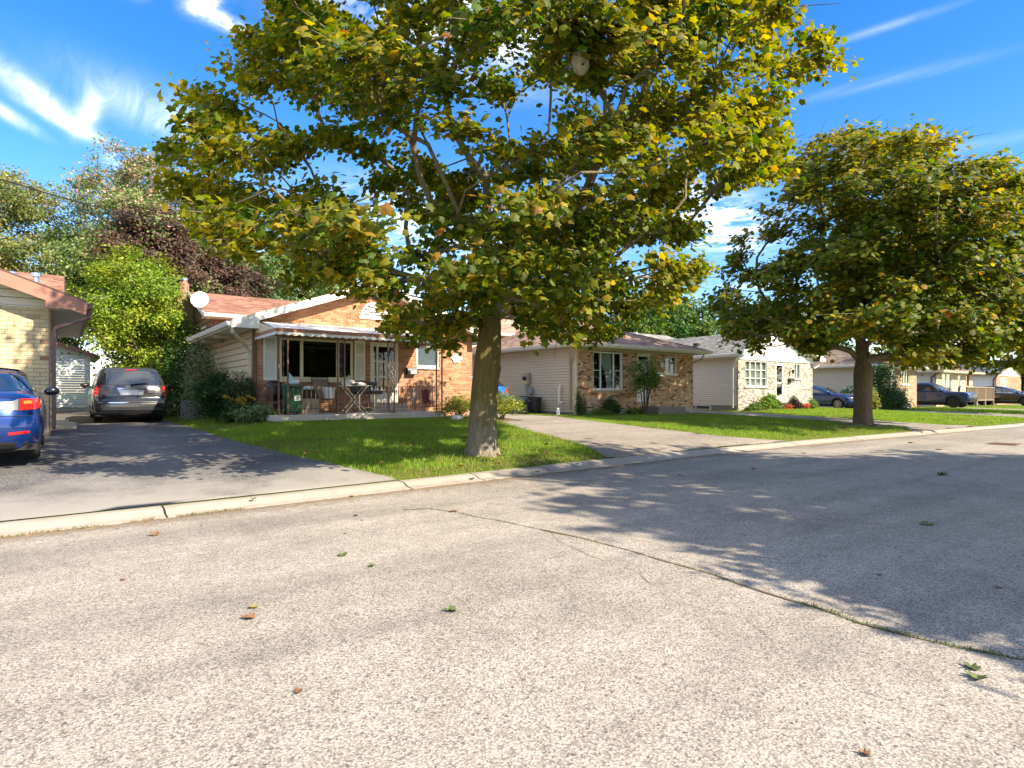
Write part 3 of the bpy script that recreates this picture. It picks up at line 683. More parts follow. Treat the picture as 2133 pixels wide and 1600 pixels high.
# ---------------------------------------------------------------- building pieces
def brick_wall(par, x0, x1, z0, z1, yf, key, holes=(), top=None, bl=0.20, ph=0.0677, joint=0.010, n_parts=0, depth=0.09, soldier=None):
    """running-bond wall facing the street; holes = (xa, xb, za, zb); top(z)->(xa, xb) limits for a gable.
    The n_parts bricks nearest the camera are objects of their own, the rest one joined part."""
    bh = ph - joint; P = []
    nrow = int(round((z1 - z0) / ph)); mort = MB()
    for i in range(nrow):
        za, zb = z0 + i*ph, z0 + (i+1)*ph; xa, xb = x0, x1; zm = (za+zb)/2
        if top:
            lim = top(za)
            if lim[1] <= lim[0] + 0.02: break
            xa, xb = max(x0, lim[0]), min(x1, lim[1])
        iv = [(xa, xb)]
        for h in holes:
            if callable(h):
                hr = h(zm)
                if hr is None: continue
                ha, hb = hr
            else:
                if not (h[2] < zm < h[3]): continue
                ha, hb = h[0], h[1]
            nv = []
            for (a, b) in iv:
                if hb <= a or ha >= b: nv.append((a, b)); continue
                if ha > a: nv.append((a, ha))
                if hb < b: nv.append((hb, b))
            iv = nv
        off = 0.5 * bl if i % 2 else 0.0
        for (a, b) in iv:
            mort.box(a, b, yf + 0.009, yf + depth, za, zb)
            k = math.floor((a - x0 - off) / bl)
            while True:
                p = x0 + off + k*bl; q = p + bl; k += 1
                if p >= b - 0.02: break
                p2, q2 = max(p, a) + joint/2, min(q, b) - joint/2
                if q2 - p2 < 0.025: continue
                P.append(((p2+q2)/2, za + joint/2 + bh/2, q2 - p2))
    mort.build('mortar', 'mortar_' + key, par)
    P.sort(key=lambda c: c[0]**2 + yf**2 + (0 if -1.7 < c[0] else 1e4))
    u = MB(); e = 0.004
    # unit brick 1 x depth x 1 with a slightly eased face
    d = 0.045
    u.add([(-.5, 0.004, -.5), (.5, 0.004, -.5), (.5, 0.004, .5), (-.5, 0.004, .5), (-.485, 0, -.46), (.485, 0, -.46), (.485, 0, .46), (-.485, 0, .46),
           (-.5, d, -.5), (.5, d, -.5), (.5, d, .5), (-.5, d, .5)],
          [(4,5,6,7), (0,1,5,4), (1,2,6,5), (2,3,7,6), (3,0,4,7), (0,8,9,1), (1,9,10,2), (2,10,11,3), (3,11,8,0)])
    ume = None
    for (x, z, w) in P[:n_parts]:
        dy = rnd.uniform(-0.002, 0.002)
        if ume is None:
            o = u.build('brick', 'brick_' + key, None, fixn=False); ume = o.data; o.parent = par
            w0 = WL[par.name]; o.location = (x-w0.x, yf+dy-w0.y, z-w0.z); o.scale = (w, 1, bh)
        else: inst('brick', ume, par, (x, yf+dy, z), (w, 1, bh))
    rest = MB()
    for (x, z, w) in P[n_parts:]:
        dy = rnd.uniform(-0.002, 0.002)
        rest.add([(x+v[0]*w, yf+v[1]+dy, z+v[2]*bh) for v in u.v], u.f, rnd.random())
    if rest.v: rest.build('brickwork', 'brickm_' + key, par, attr=True, kind='stuff', fixn=False)

def siding_x(par, X, y0, y1, z0, z1, pitch, mat, proud=0.022, face=-1, name='siding_board', depth=0.12):
    """lapped boards on a wall facing -x (face=-1) or +x"""
    Xi = X - face*0.04; m = MB(); m.box(min(Xi, X - face*depth), max(Xi, X - face*depth), y0, y1, z0, z1); m.build('sheathing', mat, par)
    n = int(math.ceil((z1 - z0) / pitch)); me = None
    for i in range(n):
        a, b = z0 + i*pitch, min(z1, z0 + (i+1)*pitch)
        if b - a < 0.02: continue
        s = face
        gp = 0.011 + pitch*0.02; m = MB(); m.prism([(X - s*0.035, b), (X - s*0.004, b), (X + s*proud, a + gp + 0.01), (X + s*proud*0.8, a + gp), (X - s*0.035, a + gp)], 'y', y0, y1)
        m.build(name, mat, par)
def siding_y(par, Y, xlim, z0, z1, pitch, mat, proud=0.022, depth=0.1):
    """lapped boards facing the street; xlim(z)->(xa, xb)"""
    n = int(math.ceil((z1 - z0) / pitch))
    for i in range(n):
        a, b = z0 + i*pitch, min(z1, z0 + (i+1)*pitch)
        l0, r0 = xlim(a); l1, r1 = xlim(b)
        if r0 - l0 < 0.05: break
        if r1 < l1: l1 = r1 = (l1 + r1) / 2
        m = MB(); v = []
        for (y, z, l, r_) in ((Y - proud, a + .012, l0, r0), (Y - 0.001, b, l1, r1), (Y + depth, b, l1, r1), (Y + depth, a + .012, l0, r0)): v += [(l, y, z), (r_, y, z)]
        m.add(v, [(0,1,3,2), (2,3,5,4), (4,5,7,6), (6,7,1,0), (0,2,4,6), (1,7,5,3)])
        m.build('siding_board', mat, par)

def roof_face(deck, shg, pts, thick=0.13, tab=0.32, expo=0.14, rows=True):
    """pts: 3D polygon, first edge is the eave; adds a slab to deck and shingle tabs to shg"""
    P = [Vector(p) for p in pts]
    u = (P[1] - P[0]).normalized(); nrm = None
    for k in range(2, len(P)):
        c = (P[1]-P[0]).cross(P[k]-P[0])
        if c.length > 1e-4: nrm = c.normalized(); break
    if nrm.z < 0: nrm = -nrm
    v = nrm.cross(u)
    if v.z < 0: v = -v
    n = len(P)
    lo = [p - Vector((0, 0, thick)) for p in P]; hi = [p - nrm*0.004 for p in P]
    deck.add(hi + lo, [tuple(range(n)), tuple(reversed(range(n, 2*n)))] + [(i, (i+1) % n, (i+1) % n + n, i+n) for i in range(n)])
    if not rows: return
    q = [((p-P[0]).dot(u), (p-P[0]).dot(v)) for p in P]
    vmax = max(b for a, b in q); k = 0; vv = 0.0
    while vv < vmax:
        v1 = min(vv + expo, vmax)
        def span(t):
            xs = []
            for i in range(n):
                (a0, b0), (a1, b1) = q[i], q[(i+1) % n]
                if (b0 - t) * (b1 - t) <= 0 and abs(b1 - b0) > 1e-9: xs.append(a0 + (a1-a0)*(t-b0)/(b1-b0))
            return (min(xs), max(xs)) if xs else None
        s0, s1 = span(vv + 1e-4), span(v1 - 1e-4)
        if s0 and s1:
            a = s0[0] - rnd.random()*tab
            while a < s0[1]:
                w = tab * rnd.uniform(0.5, 1.3); b = a + w
                l0, r0 = max(a, s0[0]), min(b - 0.004, s0[1]); l1, r1 = min(max(a, s1[0]), s1[1]), max(min(b - 0.004, s1[1]), s1[0])
                if r0 - l0 > 0.02:
                    h = rnd.choice((0.010, 0.014, 0.02)); o = -0.012 if k == 0 else 0
                    A, B = P[0] + u*l0 + v*(vv+o) + nrm*h, P[0] + u*r0 + v*(vv+o) + nrm*h
                    Cc, D = P[0] + u*max(r1, l1+.001) + v*v1 + nrm*0.002, P[0] + u*l1 + v*v1 + nrm*0.002
                    A2, B2 = A - nrm*(h+.002), B - nrm*(h+.002)
                    shg.add([A, B, Cc, D, A2, B2], [(0,1,2,3), (4,5,1,0)], rnd.random())
                a = b
        vv = v1; k += 1

def finish_roof(par, deck, shg, smat, under='soffit_white'):
    r = deck.build('roof', under, par)
    s = shg.build('shingles', 'shingle_' + smat, r, attr=True, kind='stuff', fixn=False)
    return r

def gutter(par, p, q, mat='trim_white', out=(0, -1), name='gutter', size=0.12):
    """K-style gutter along a level eave p->q, opening upward, standing off in direction out"""
    m = MB(); p, q = Vector(p), Vector(q); o = Vector((out[0], out[1], 0)); s = size
    pr = [(0.0, 0.0), (0.0, -s), (s*0.65, -s), (s*0.9, -s*0.45), (s, -0.0), (s*0.94, 0.0), (s*0.8, -s*0.5), (s*0.6, -s*0.93), (0.01, -s*0.93), (0.01, 0.0)]
    n = len(pr); vs = [p + o*a + Vector((0, 0, b)) for a, b in pr] + [q + o*a + Vector((0, 0, b)) for a, b in pr]
    m.add(vs, [(i, (i+1) % n, (i+1) % n + n, i + n) for i in range(n)] + [(0, 1, 2, 3, 4), (n, n+4, n+3, n+2, n+1)])
    return m.build(name, mat, par)
def downspout(par, pts, mat='trim_white', w=0.075):
    m = MB()
    for a, b in zip(pts[:-1], pts[1:]): m.bar(a, b, w, w*0.8)
    for a in pts[1:-1]: m.blob(a, w*.55, w*.5, w*.5, 8, 6)
    return m.build('downspout', mat, par)

def window(par, x0, x1, z0, z1, yf, mulls=(), rails=(), fw=0.055, mat='trim_white', rec=0.05, glass='glass', curtain=None, sill=None, sill_mat='trim_white', grid=0.03, proud=0.0, blind=None):
    """window facing the street in the hole x0..x1, z0..z1; mulls: x of posts; rails: (i, z) sash rails in bay i"""
    y = yf + rec - proud; m = MB(); d = 0.07
    m.box(x0, x0+fw, y, y+d, z0, z1); m.box(x1-fw, x1, y, y+d, z0, z1)
    m.box(x0+fw, x1-fw, y, y+d, z0, z0+fw); m.box(x0+fw, x1-fw, y, y+d, z1-fw, z1)
    xs = [x0+fw] + [c for mx in mulls for c in (mx - fw*.55, mx + fw*.55)] + [x1-fw]
    for mx in mulls: m.box(mx-fw*.55, mx+fw*.55, y-0.004, y+d, z0+fw, z1-fw)
    # reveal lining the hole
    m.box(x0-.002, x0+.012, yf-proud-.002, y, z0, z1); m.box(x1-.012, x1+.002, yf-proud-.002, y, z0, z1); m.box(x0+.012, x1-.012, yf-proud-.002, y, z1-.012, z1+.002)
    W = m.build('window', mat, par)
    for b in range(0, len(xs), 2):
        a, c = xs[b], xs[b+1]; i = b // 2
        zs = [z0+fw] + sorted(r_[1] for r_ in rails if r_[0] == i or r_[0] == 'all') + [z1-fw]
        for k, zr in enumerate(zs[1:-1]):
            mm = MB(); mm.box(a, c, y+.004, y+d-.01, zr-grid/2, zr+grid/2); mm.build('sash_rail', mat, W)
        for k in range(len(zs)-1):
            lo = zs[k] + (grid/2 if k > 0 else 0); hi = zs[k+1] - (grid/2 if k < len(zs)-2 else 0)
            g_ = MB(); g_.box(a, c, y+.03, y+.036, lo, hi); g_.build('pane', glass, W)
    if sill:
        s = MB(); s.box(x0-sill, x1+sill, yf-0.06, y+0.02, z0-0.075, z0-.001); s.build('sill', sill_mat, W, bevel=0.006)
    if curtain:
        for (ca, cb, style) in curtain:
            c = MB(); n = max(8, int((cb-ca)*40)); vs = []
            for k in range(n+1):
                t = k/n; x = ca + (cb-ca)*t; yy = y + 0.13 + 0.025*math.sin(k*1.9)
                if style == 'swag':
                    for q in range(7):
                        s_ = q/6; pull = 1 - 0.62*math.sin(min(1, s_*1.25)*math.pi/2)**2
                        vs.append((cb - (cb-x)*pull, yy, z1-.04 - (z1-z0-.08)*s_))
                else:
                    for q in range(7): vs.append((x, yy, z1-.04 - (z1-z0-.08)*q/6))
            c.add(vs, [(k*7+q, (k+1)*7+q, (k+1)*7+q+1, k*7+q+1) for k in range(n) for q in range(6)]); c.build('curtain', 'curtain', W, smooth=60)
    if blind:
        c = MB()
        nn = int((z1-z0)/0.045)
        for k in range(nn):
            zz = z0 + fw + k*0.045; c.add([(x0+fw, y+.09, zz), (x1-fw, y+.09, zz), (x1-fw, y+.06, zz+.036), (x0+fw, y+.06, zz+.036)], [(0,1,2,3)])
        c.build('blind', blind, W)
    # dark room behind, so that nothing shines through
    r_ = MB(); r_.add([(x0-.1, y+.10, z0-.1), (x1+.1, y+.10, z0-.1), (x1+.1, y+.10, z1+.1), (x0-.1, y+.10, z1+.1), (x0-.1, y+1.6, z0-.1), (x1+.1, y+1.6, z0-.1), (x1+.1, y+1.6, z1+.1), (x0-.1, y+1.6, z1+.1)],
                      [(4,5,6,7), (0,1,5,4), (2,3,7,6), (1,2,6,5), (3,0,4,7)]); r_.build('room', 'room_dark', W)
    return W
def door(par, x0, x1, z0, z1, yf, mat='door_white', glass='glass_dark', panes=None, side=None, handle_right=True, kick=0.35, lite=True):
    y = yf + 0.05; fw = 0.06; m = MB()
    m.box(x0, x0+fw, y-.03, y+.07, z0, z1); m.box(x1-fw, x1, y-.03, y+.07, z0, z1); m.box(x0+fw, x1-fw, y-.03, y+.07, z1-fw, z1)
    D = m.build('door', mat, par); a, b = x0+fw, x1-fw
    s = MB(); st = 0.07
    s.box(a+.005, a+st, y, y+.04, z0+.02, z1-fw-.005); s.box(b-st, b-.005, y, y+.04, z0+.02, z1-fw-.005)
    s.box(a+st, b-st, y, y+.04, z0+.02, z0+kick); s.box(a+st, b-st, y, y+.04, z1-fw-.08, z1-fw-.005)
    s.build('door_leaf', mat, D)
    zs = [z0+kick] + list(panes or []) + [z1-fw-.08]
    for i in range(len(zs)-1):
        if i: q = MB(); q.box(a+st, b-st, y+.003, y+.037, zs[i]-.02, zs[i]+.02); q.build('door_rail', mat, D)
        q = MB(); q.box(a+st, b-st, y+.015, y+.02, zs[i]+(.02 if i else 0), zs[i+1]-(.02 if i < len(zs)-2 else 0)); q.build('pane', glass, D)
    h = MB(); hx = b-.045 if handle_right else a+.045
    h.box(hx-.012, hx+.012, y-.045, y, z0+.95, z0+1.1); h.build('handle', 'metal_steel', D)
    r_ = MB(); r_.add([(x0, y+.08, z0), (x1, y+.08, z0), (x1, y+.08, z1), (x0, y+.08, z1), (x0, y+1.3, z0), (x1, y+1.3, z0), (x1, y+1.3, z1), (x0, y+1.3, z1)],
                      [(4,5,6,7), (0,1,5,4), (2,3,7,6), (1,2,6,5), (3,0,4,7)]); r_.build('hall', 'room_dark', D)
    return D
def shutter(par, x0, x1, z0, z1, yf, mat='siding_white'):
    m = MB(); y0, y1 = yf-.035, yf-.003; w = 0.055; zm = z0 + (z1-z0)*0.62
    m.box(x0, x0+w, y0, y1, z0, z1); m.box(x1-w, x1, y0, y1, z0, z1)
    for z in (z0, zm, z1-.09): m.box(x0+w, x1-w, y0, y1, z, z+(.09 if z != zm else .05))
    S = m.build('shutter', mat, par)
    l = MB()
    z = z0+.10
    while z < z1-.10:
        if not (zm-.03 < z < zm+.05): l.add([(x0+w, y0+.006, z), (x1-w, y0+.006, z), (x1-w, y1-.004, z+.032), (x0+w, y1-.004, z+.032)], [(0,1,2,3)])
        z += 0.034
    l.box(x0+w, x1-w, y1-.004, y1-.001, z0+.09, z1-.09)
    l.build('louvres', mat, S)

# ---------------------------------------------------------------- the maple street houses
def gable_house(par, X0, X1, Y0, Y1, zb, ze, ov, ovf, slope, smat, under, rake_mat, gut_mat, trim_h=0.2):
    xm = (X0+X1)/2; hw = (X1-X0)/2 + ov; zp = ze + slope*hw; y0 = Y0-ovf
    d, s = MB(), MB()
    roof_face(d, s, [(X0-ov, y0, ze), (X0-ov, Y1, ze), (xm, Y1, zp), (xm, y0, zp)])
    roof_face(d, s, [(X1+ov, Y1, ze), (X1+ov, y0, ze), (xm, y0, zp), (xm, Y1, zp)])
    r = finish_roof(par, d, s, smat, under)
    for sgn, xe in ((-1, X0-ov), (1, X1+ov)):
        t = MB(); h = trim_h
        pts = [(xe, ze+.02), (xm, zp+.02), (xm, zp+.02-h), (xe, ze+.02-h)]
        t.prism(pts, 'y', y0-.03, y0-.002); t.build('rake_board', rake_mat, r)
        # drip edge above
        t = MB(); t.prism([(xe, ze+.045), (xm, zp+.045), (xm, zp+.021), (xe, ze+.021)], 'y', y0-.045, y0+.02); t.build('drip_edge', 'gutter_dark' if rake_mat == 'fascia_rust' else rake_mat, r)
        # level soffit under the side eave with a fascia board
        a, b = sorted((xe, X0 if sgn < 0 else X1)); zs = ze - 0.15
        t = MB(); t.box(a, b, y0, Y1, zs-.012, zs); t.build('soffit', under, r)
        t = MB(); t.box(min(xe, xe+sgn*.02), max(xe, xe+sgn*.02), y0-.03, Y1, zs-.02, ze+.01); t.build('fascia', rake_mat, r)
        # boxed return at the street end
        zi = ze + slope*ov
        t = MB(); t.prism([(xe, ze-.01), (xe, zs-.02), ((X0 if sgn < 0 else X1) - sgn*.05, zs-.02), ((X0 if sgn < 0 else X1) - sgn*.05, zi-.02)], 'y', y0-.028, y0+.03); t.build('eave_return', rake_mat, r)
        gutter(par, (xe+sgn*.021, y0, ze-.01), (xe+sgn*.021, Y1, ze-.01), gut_mat, (sgn, 0))
    return xm, zp
def rear_block(par, X0, X1, Y0, Y1, zw, ze, ridge_dz, ov, smat, under, gut_mat, side_mat, pitch=0.2):
    """the raised rear half of a backsplit: ridge along the street"""
    ym = (Y0+Y1)/2; hw = (Y1-Y0)/2 + ov; zp = ze + ridge_dz
    d, s = MB(), MB(); xa, xb = X0-.3, X1+.3
    roof_face(d, s, [(xa, Y0-ov, ze), (xb, Y0-ov, ze), (xb, ym, zp), (xa, ym, zp)])
    roof_face(d, s, [(xb, Y1+ov, ze), (xa, Y1+ov, ze), (xa, ym, zp), (xb, ym, zp)])
    r = finish_roof(par, d, s, smat, under)
    t = MB(); t.box(xa, xb, Y0-ov-.02, Y0-ov, ze-.16, ze+.01); t.build('fascia', gut_mat, r)
    t = MB(); t.box(xa, xb, Y0-ov, Y0, ze-.17, ze-.155); t.build('soffit', under, r)
    for x in (xa, xb):
        for sy in (1, -1):
            t = MB(); ye = ym - sy*hw
            t.prism([(ye, ze+.02), (ym, zp+.02), (ym, zp-.16), (ye, ze-.16)], 'x', x-.012, x+.012); t.build('rake_board', gut_mat, r)
    gutter(par, (xa, Y0-ov-.021, ze-.01), (xb, Y0-ov-.021, ze-.01), gut_mat, (0, -1))
    siding_x(par, X0, Y0, Y1, 0.3, ze-.05, pitch, side_mat)
    siding_x(par, X1, Y0, Y1, 0.3, ze-.05, pitch, side_mat, face=1)
    # gable triangles and the walls to front and back
    t = MB(); t.prism([(Y0, ze-.05), (Y1, ze-.05), (ym, zp-.1)], 'x', X0, X0+.1); t.prism([(Y0, ze-.05), (Y1, ze-.05), (ym, zp-.1)], 'x', X1-.1, X1)
    t.box(X0+.13, X1-.13, Y0, Y0+.1, 0.3, ze-.1); t.box(X0+.13, X1-.13, Y1-.1, Y1, 0.3, ze-.1); t.build('end_wall', side_mat, par)

# H0 ---- cream brick house at the left edge
def house_cream():
    X0, X1, Y0, Y1 = -9.4, -0.25, 17.0, 25.0; h = thing('house', 'cream brick bungalow with rust red rake boards at the left edge', 'house', (X1, Y0, 0.42))
    ze, sl, ov = 3.43, 0.37, 0.67; zw = 3.30
    brick_wall(h, X0, X1, 0.38, zw, Y0, 'cream', bl=0.222, ph=0.092, joint=0.012, n_parts=260)
    xm, zp = gable_house(h, X0, X1, Y0, Y1, .4, ze, ov, 0.5, sl, 'red', 'soffit_beige', 'fascia_rust', 'gutter_dark', trim_h=0.3)
    siding_y(h, Y0 + 0.0, lambda z: (X0 + max(0, (z - ze - sl*ov + .12))/sl, X1 - max(0, (z - ze - sl*ov + .12))/sl), zw+.02, zp-.15, 0.17, 'siding_cream')
    m = MB(); m.box(X0, X1-.02, Y0-.03, Y0+.02, zw, zw+.02); m.build('ledge_trim', 'trim_white', h)
    siding_x(h, X1, Y0+.1, Y1, .35, 3.3, 0.2, 'siding_cream', face=1); siding_x(h, X0, Y0+.1, Y1, .35, 3.3, 0.2, 'siding_cream')
    m = MB(); m.box(X1+.001, X1+.03, Y0+.01, Y0+.10, .40, 3.28); m.build('corner_post', 'fascia_rust', h)
    downspout(h, [(X1+ov+.07, Y0-.40, 3.30), (X1+ov+.06, Y0-.36, 3.12), (X1+.12, Y0-.05, 2.86), (X1+.085, Y0-.04, 2.75), (X1+.085, Y0-.04, .62)], 'gutter_dark', 0.085)
    rear_block(h, X0, -0.25, 25.0, 31.2, .5, 4.35, 1.45, 0.5, 'red', 'soffit_beige', 'gutter_dark', 'siding_cream')
    for (x, y, z) in ((-1.3, 24.9, 4.95), (-0.72, 25.6, 5.1), (-1.9, 26, 5.2)):
        m = MB(); m.lathe([(0.08, -.1), (0.08, .2), (0.14, .2), (0.14, .32), (0.02, .36)], (x, y, z), seg=10); m.build('roof_vent', 'metal_steel', h)
    # low step and pot by the corner
    s = thing('side_step', 'low concrete step beside the corner of the cream brick house', 'step', (0.22, 20.2, g(.2, 20.2)))
    m = MB(); m.box(-.15, .30, 19.8, 20.7, g(.2, 20.2)-.05, g(.2, 20.2)+.12); m.box(-.15, .12, 19.9, 20.6, g(.2, 20.2)+.12, g(.2, 20.2)+.24); m.build('step_block', 'slab_concrete', s, bevel=.01)
house_cream()

def garage():
    X1, Y0 = 1.15, 38.0; zb = g(1, 38); t = thing('garage', 'white sided garage with red brown fascia behind the minivan', 'garage', (X1, Y0, zb))
    X0 = -4.6; ze = 3.45; sl = .36
    dx0, dx1 = -2.45, -0.95
    dx0, dx1 = -3.3, -0.55
    def xl(a, b):
        return lambda z: (a, b)
    for (a, b, z0, z1) in ((dx1+.12, X1, zb-.1, zb+2.2), ):
        siding_y(t, Y0, xl(a, b), z0, z1, 0.125, 'siding_white', proud=0.03)
    siding_y(t, Y0, xl(X0, X1), zb+2.2, ze-.05, 0.125, 'siding_white', proud=.03); siding_y(t, Y0, xl(X0, dx0-.12), zb-.1, zb+2.2, 0.125, 'siding_white', proud=.03)
    xm = (X0+X1)/2; hw = (X1-X0)/2
    siding_y(t, Y0, lambda z: (X0 + (z-ze)/sl, X1 - (z-ze)/sl), ze-.05, ze+sl*hw, 0.125, 'siding_white', proud=.03)
    d, s = MB(), MB(); ov = .4; z0 = ze - sl*ov
    roof_face(d, s, [(X0-ov, Y0-.35, z0), (X0-ov, Y0+6, z0), (xm, Y0+6, ze+sl*hw), (xm, Y0-.35, ze+sl*hw)]); roof_face(d, s, [(X1+ov, Y0+6, z0), (X1+ov, Y0-.35, z0), (xm, Y0-.35, ze+sl*hw), (xm, Y0+6, ze+sl*hw)])
    r = finish_roof(t, d, s, 'red')
    for xe in (X0-ov, X1+ov):
        m = MB(); m.prism([(xe, z0+.03), (xm, ze+sl*hw+.03), (xm, ze+sl*hw-.2), (xe, z0-.2)], 'y', Y0-.39, Y0-.352); m.build('rake_board', 'fascia_rust', r)
    m = MB(); m.box(X1-.1, X1, Y0, Y0+6, zb-.1, ze); m.box(X0, X0+.1, Y0, Y0+6, zb-.1, ze); m.build('side_wall', 'siding_white', t)
    f = MB(); f.box(dx1, dx1+.12, Y0-.05, Y0+.05, zb, zb+2.2); f.box(dx0-.12, dx0, Y0-.05, Y0+.05, zb, zb+2.2); f.box(dx0-.12, dx1+.12, Y0-.052, Y0+.048, zb+2.2, zb+2.34)
    F = f.build('door_frame', 'fascia_rust', t)
    for k in range(4): m = MB(); m.box(dx0, dx1, Y0, Y0+.04, zb+.02+k*.545, zb+.56+k*.545); m.build('door_panel', 'trim_white', F, bevel=.012)
garage()

# H1 ---- orange brick house with the awning
def house_orange():
    X0, X1, Y0, Y1 = 4.47, 12.14, 18.5, 25.0; h = thing('house', 'orange brick gabled house with scalloped awning behind the big maple', 'house', (X0, Y0, 0.6))
    ov, sl, ze = .68, .355, 3.03+.0
    ze = 1.4 + (818-672)/1237*16.74 ; ze = 3.42
    zp = ze + sl*((X1-X0)/2+ov); zw = ze + sl*ov - .13
    cxv, zv0, rv = 8.27, 3.90, 0.50
    def vent_hole(z):
        if zv0 < z < zv0 + rv: w = math.sqrt(max(0, rv*rv - (z-zv0)**2)); return (cxv-w, cxv+w)
        return None
    holes = [(5.18, 7.51, 1.76, 3.08), (8.12, 9.13, 1.04, 3.08), (9.83, 10.69, 2.26, 3.07), vent_hole]
    brick_wall(h, X0, X1, 0.52, zp, Y0, 'orange', holes, top=lambda z: (X0 + max(0, z - zw)/sl, X1 - max(0, z - zw)/sl), bl=0.20, ph=0.0677, n_parts=300)
    xm, zp = gable_house(h, X0, X1, Y0, Y1, .5, ze, ov, .42, sl, 'red', 'soffit_white', 'trim_white', 'trim_white', trim_h=.21)
    siding_x(h, X0, Y0+.09, Y1, .62, 3.28, 0.2, 'siding_tan'); siding_x(h, X1, Y0+.09, Y1, .62, 3.28, 0.2, 'siding_tan', face=1)
    m = MB(); m.box(X0-.028, X0+.10, Y0-.012, Y0+.085, .55, 3.28); m.build('corner_post', 'metal_brown', h)
    m = MB(); m.box(X0-.005, X0+.1, Y0+.09, Y1, .3, .62); m.build('foundation', 'base_concrete', h)
    # trusses' cross pieces seen under the left eave
    for y in (20.6, 22.7): m = MB(); m.box(X0-ov+.02, X0-.025, y, y+.09, 3.13, 3.255); m.build('soffit_joist', 'soffit_tan', h)
    downspout(h, [(X0-ov+.02, Y0-.35, 3.28), (X0-ov+.06, Y0-.30, 3.12), (X0-.18, Y0+.16, 2.78), (X0-.065, Y0+.24, 2.6), (X0-.065, Y0+.24, .62), (X0-.2, Y0+.1, .56)], 'trim_cream', 0.085)
    rear_block(h, X0, X1, 25.0, 31.0, .5, 4.38, 1.25, .5, 'red', 'soffit_white', 'trim_white', 'siding_brown', pitch=.2)
    # brown chimney chase on the left wall and its flue
    m = MB(); m.box(X0-.62, X0-.03, 28.4, 29.6, .4, 5.3); c = m.build('chimney', 'siding_brown', h)
    for k in range(24): m = MB(); m.prism([(28.4-.002, .45+k*.2+.2), (28.4-.022, .45+k*.2), (28.4, .45+k*.2)], 'x', X0-.62, X0-.03); m.build('siding_board', 'siding_brown', c)
    m = MB(); m.box(X0-.60, X0-.03, 28.45, 29.55, 5.3, 5.36); m.lathe([(.2, 0), (.2, .75), (.13, .76), (.13, .88)], (X0-.3, 29, 5.36), seg=16); m.build('chimney_flue', 'fascia_rust', c)
    m = MB(); m.lathe([(.15, 0), (.15, .1), (.17, .12), (.02, .17)], (X0-.3, 29, 6.24), seg=16); m.build('chimney_cap', 'metal_steel', c)
    # brown pipe vent showing over the ridge
    m = MB(); m.lathe([(.11, 0), (.11, .62), (.19, .62), (.19, .68), (.12, .70), (.12, .76), (.2, .76), (.2, .82), (.02, .86)], (8.55, 22.5, 4.5), seg=14); m.build('roof_vent', 'metal_brown', h)
    # two narrow windows on the raised left wall
    for (z0, z1) in ((2.25, 3.02), (3.35, 4.0)):
        m = MB(); m.box(X0-.05, X0-.022, 25.7, 26.5, z0, z1); W = m.build('window', 'plastic_white', h)
        m = MB(); m.box(X0-.056, X0-.051, 25.78, 26.42, z0+.07, z1-.07); m.build('pane', 'car_glass', W)
    # bay window
    W = window(h, 5.18, 7.51, 1.80, 3.08, Y0, mulls=(5.86, 7.0), fw=.085, mat='trim_cream', rec=-.03, glass='glass_dark', sill=.06, sill_mat='trim_cream', curtain=[(7.05, 7.40, 'plain')])
    m = MB(); m.box(6.16, 6.56, Y0+.22, Y0+.27, 1.86, 2.62); m.box(6.22, 6.5, Y0+.2, Y0+.22, 2.62, 2.66); m.build('picture', 'wood_old', W)
    m = MB(); m.blob((6.36, Y0+.28, 2.74), .16, .06, .15, 10, 7, .2); m.build('hanging_plant', 'yellow_leaf', W)
    shutter(h, 4.74, 5.12, 1.77, 3.10, Y0); shutter(h, 7.56, 7.92, 1.80, 3.10, Y0, 'trim_white')
    D = door(h, 8.12, 9.13, 1.04, 3.08, Y0, 'trim_white', 'glass_dark', panes=[1.92, 2.45], kick=.36)
    m = MB(); m.box(8.34, 8.40, Y0-.004, Y0+.05, 1.3, 3.0); m.build('door_stile', 'trim_white', D)
    m = MB(); m.box(8.02, 9.3, Y0-.35, Y0, .80, 1.03); m.build('door_step', 'slab_concrete', h, bevel=.01)
    window(h, 9.83, 10.69, 2.30, 3.07, Y0, fw=.06, mat='plastic_white', glass='glass', blind='blind_grey', rec=.03, sill=.03, sill_mat='plastic_white')
    # half-round gable vent
    m = MB(); n = 16
    for i in range(n):
        a0, a1 = math.pi*i/n, math.pi*(i+1)/n
        for (r0, r1, y0, y1) in ((rv-.07, rv, Y0-.02, Y0+.05),):
            p = [(cxv + r_*math.cos(a), zv0 + r_*math.sin(a)) for r_, a in ((r0, a0), (r1, a0), (r1, a1), (r0, a1))]
            m.prism(p, 'y', y0, y1)
    m.box(cxv-rv-.05, cxv+rv+.05, Y0-.05, Y0+.04, zv0-.07, zv0-.001)
    V = m.build('gable_vent', 'plastic_white', h)
    for k in range(5):
        z = zv0 + .01 + k*.082; w = math.sqrt(max(.01, (rv-.07)**2 - (z+.06-zv0)**2))
        m = MB(); m.add([(cxv-w, Y0-.005, z), (cxv+w, Y0-.005, z), (cxv+w, Y0+.05, z+.066), (cxv-w, Y0+.05, z+.066), (cxv-w, Y0-.005, z+.008), (cxv+w, Y0-.005, z+.008)], [(0,1,2,3), (4,5,1,0), (4,3,2,5)]); m.build('vent_slat', 'plastic_white', V)
    m = MB(); m.box(cxv-rv+.05, cxv+rv-.05, Y0+.055, Y0+.06, zv0, zv0+rv-.06); m.build('vent_screen', 'black_iron', V)
    # arch of brick on edge round the vent
    n = 22
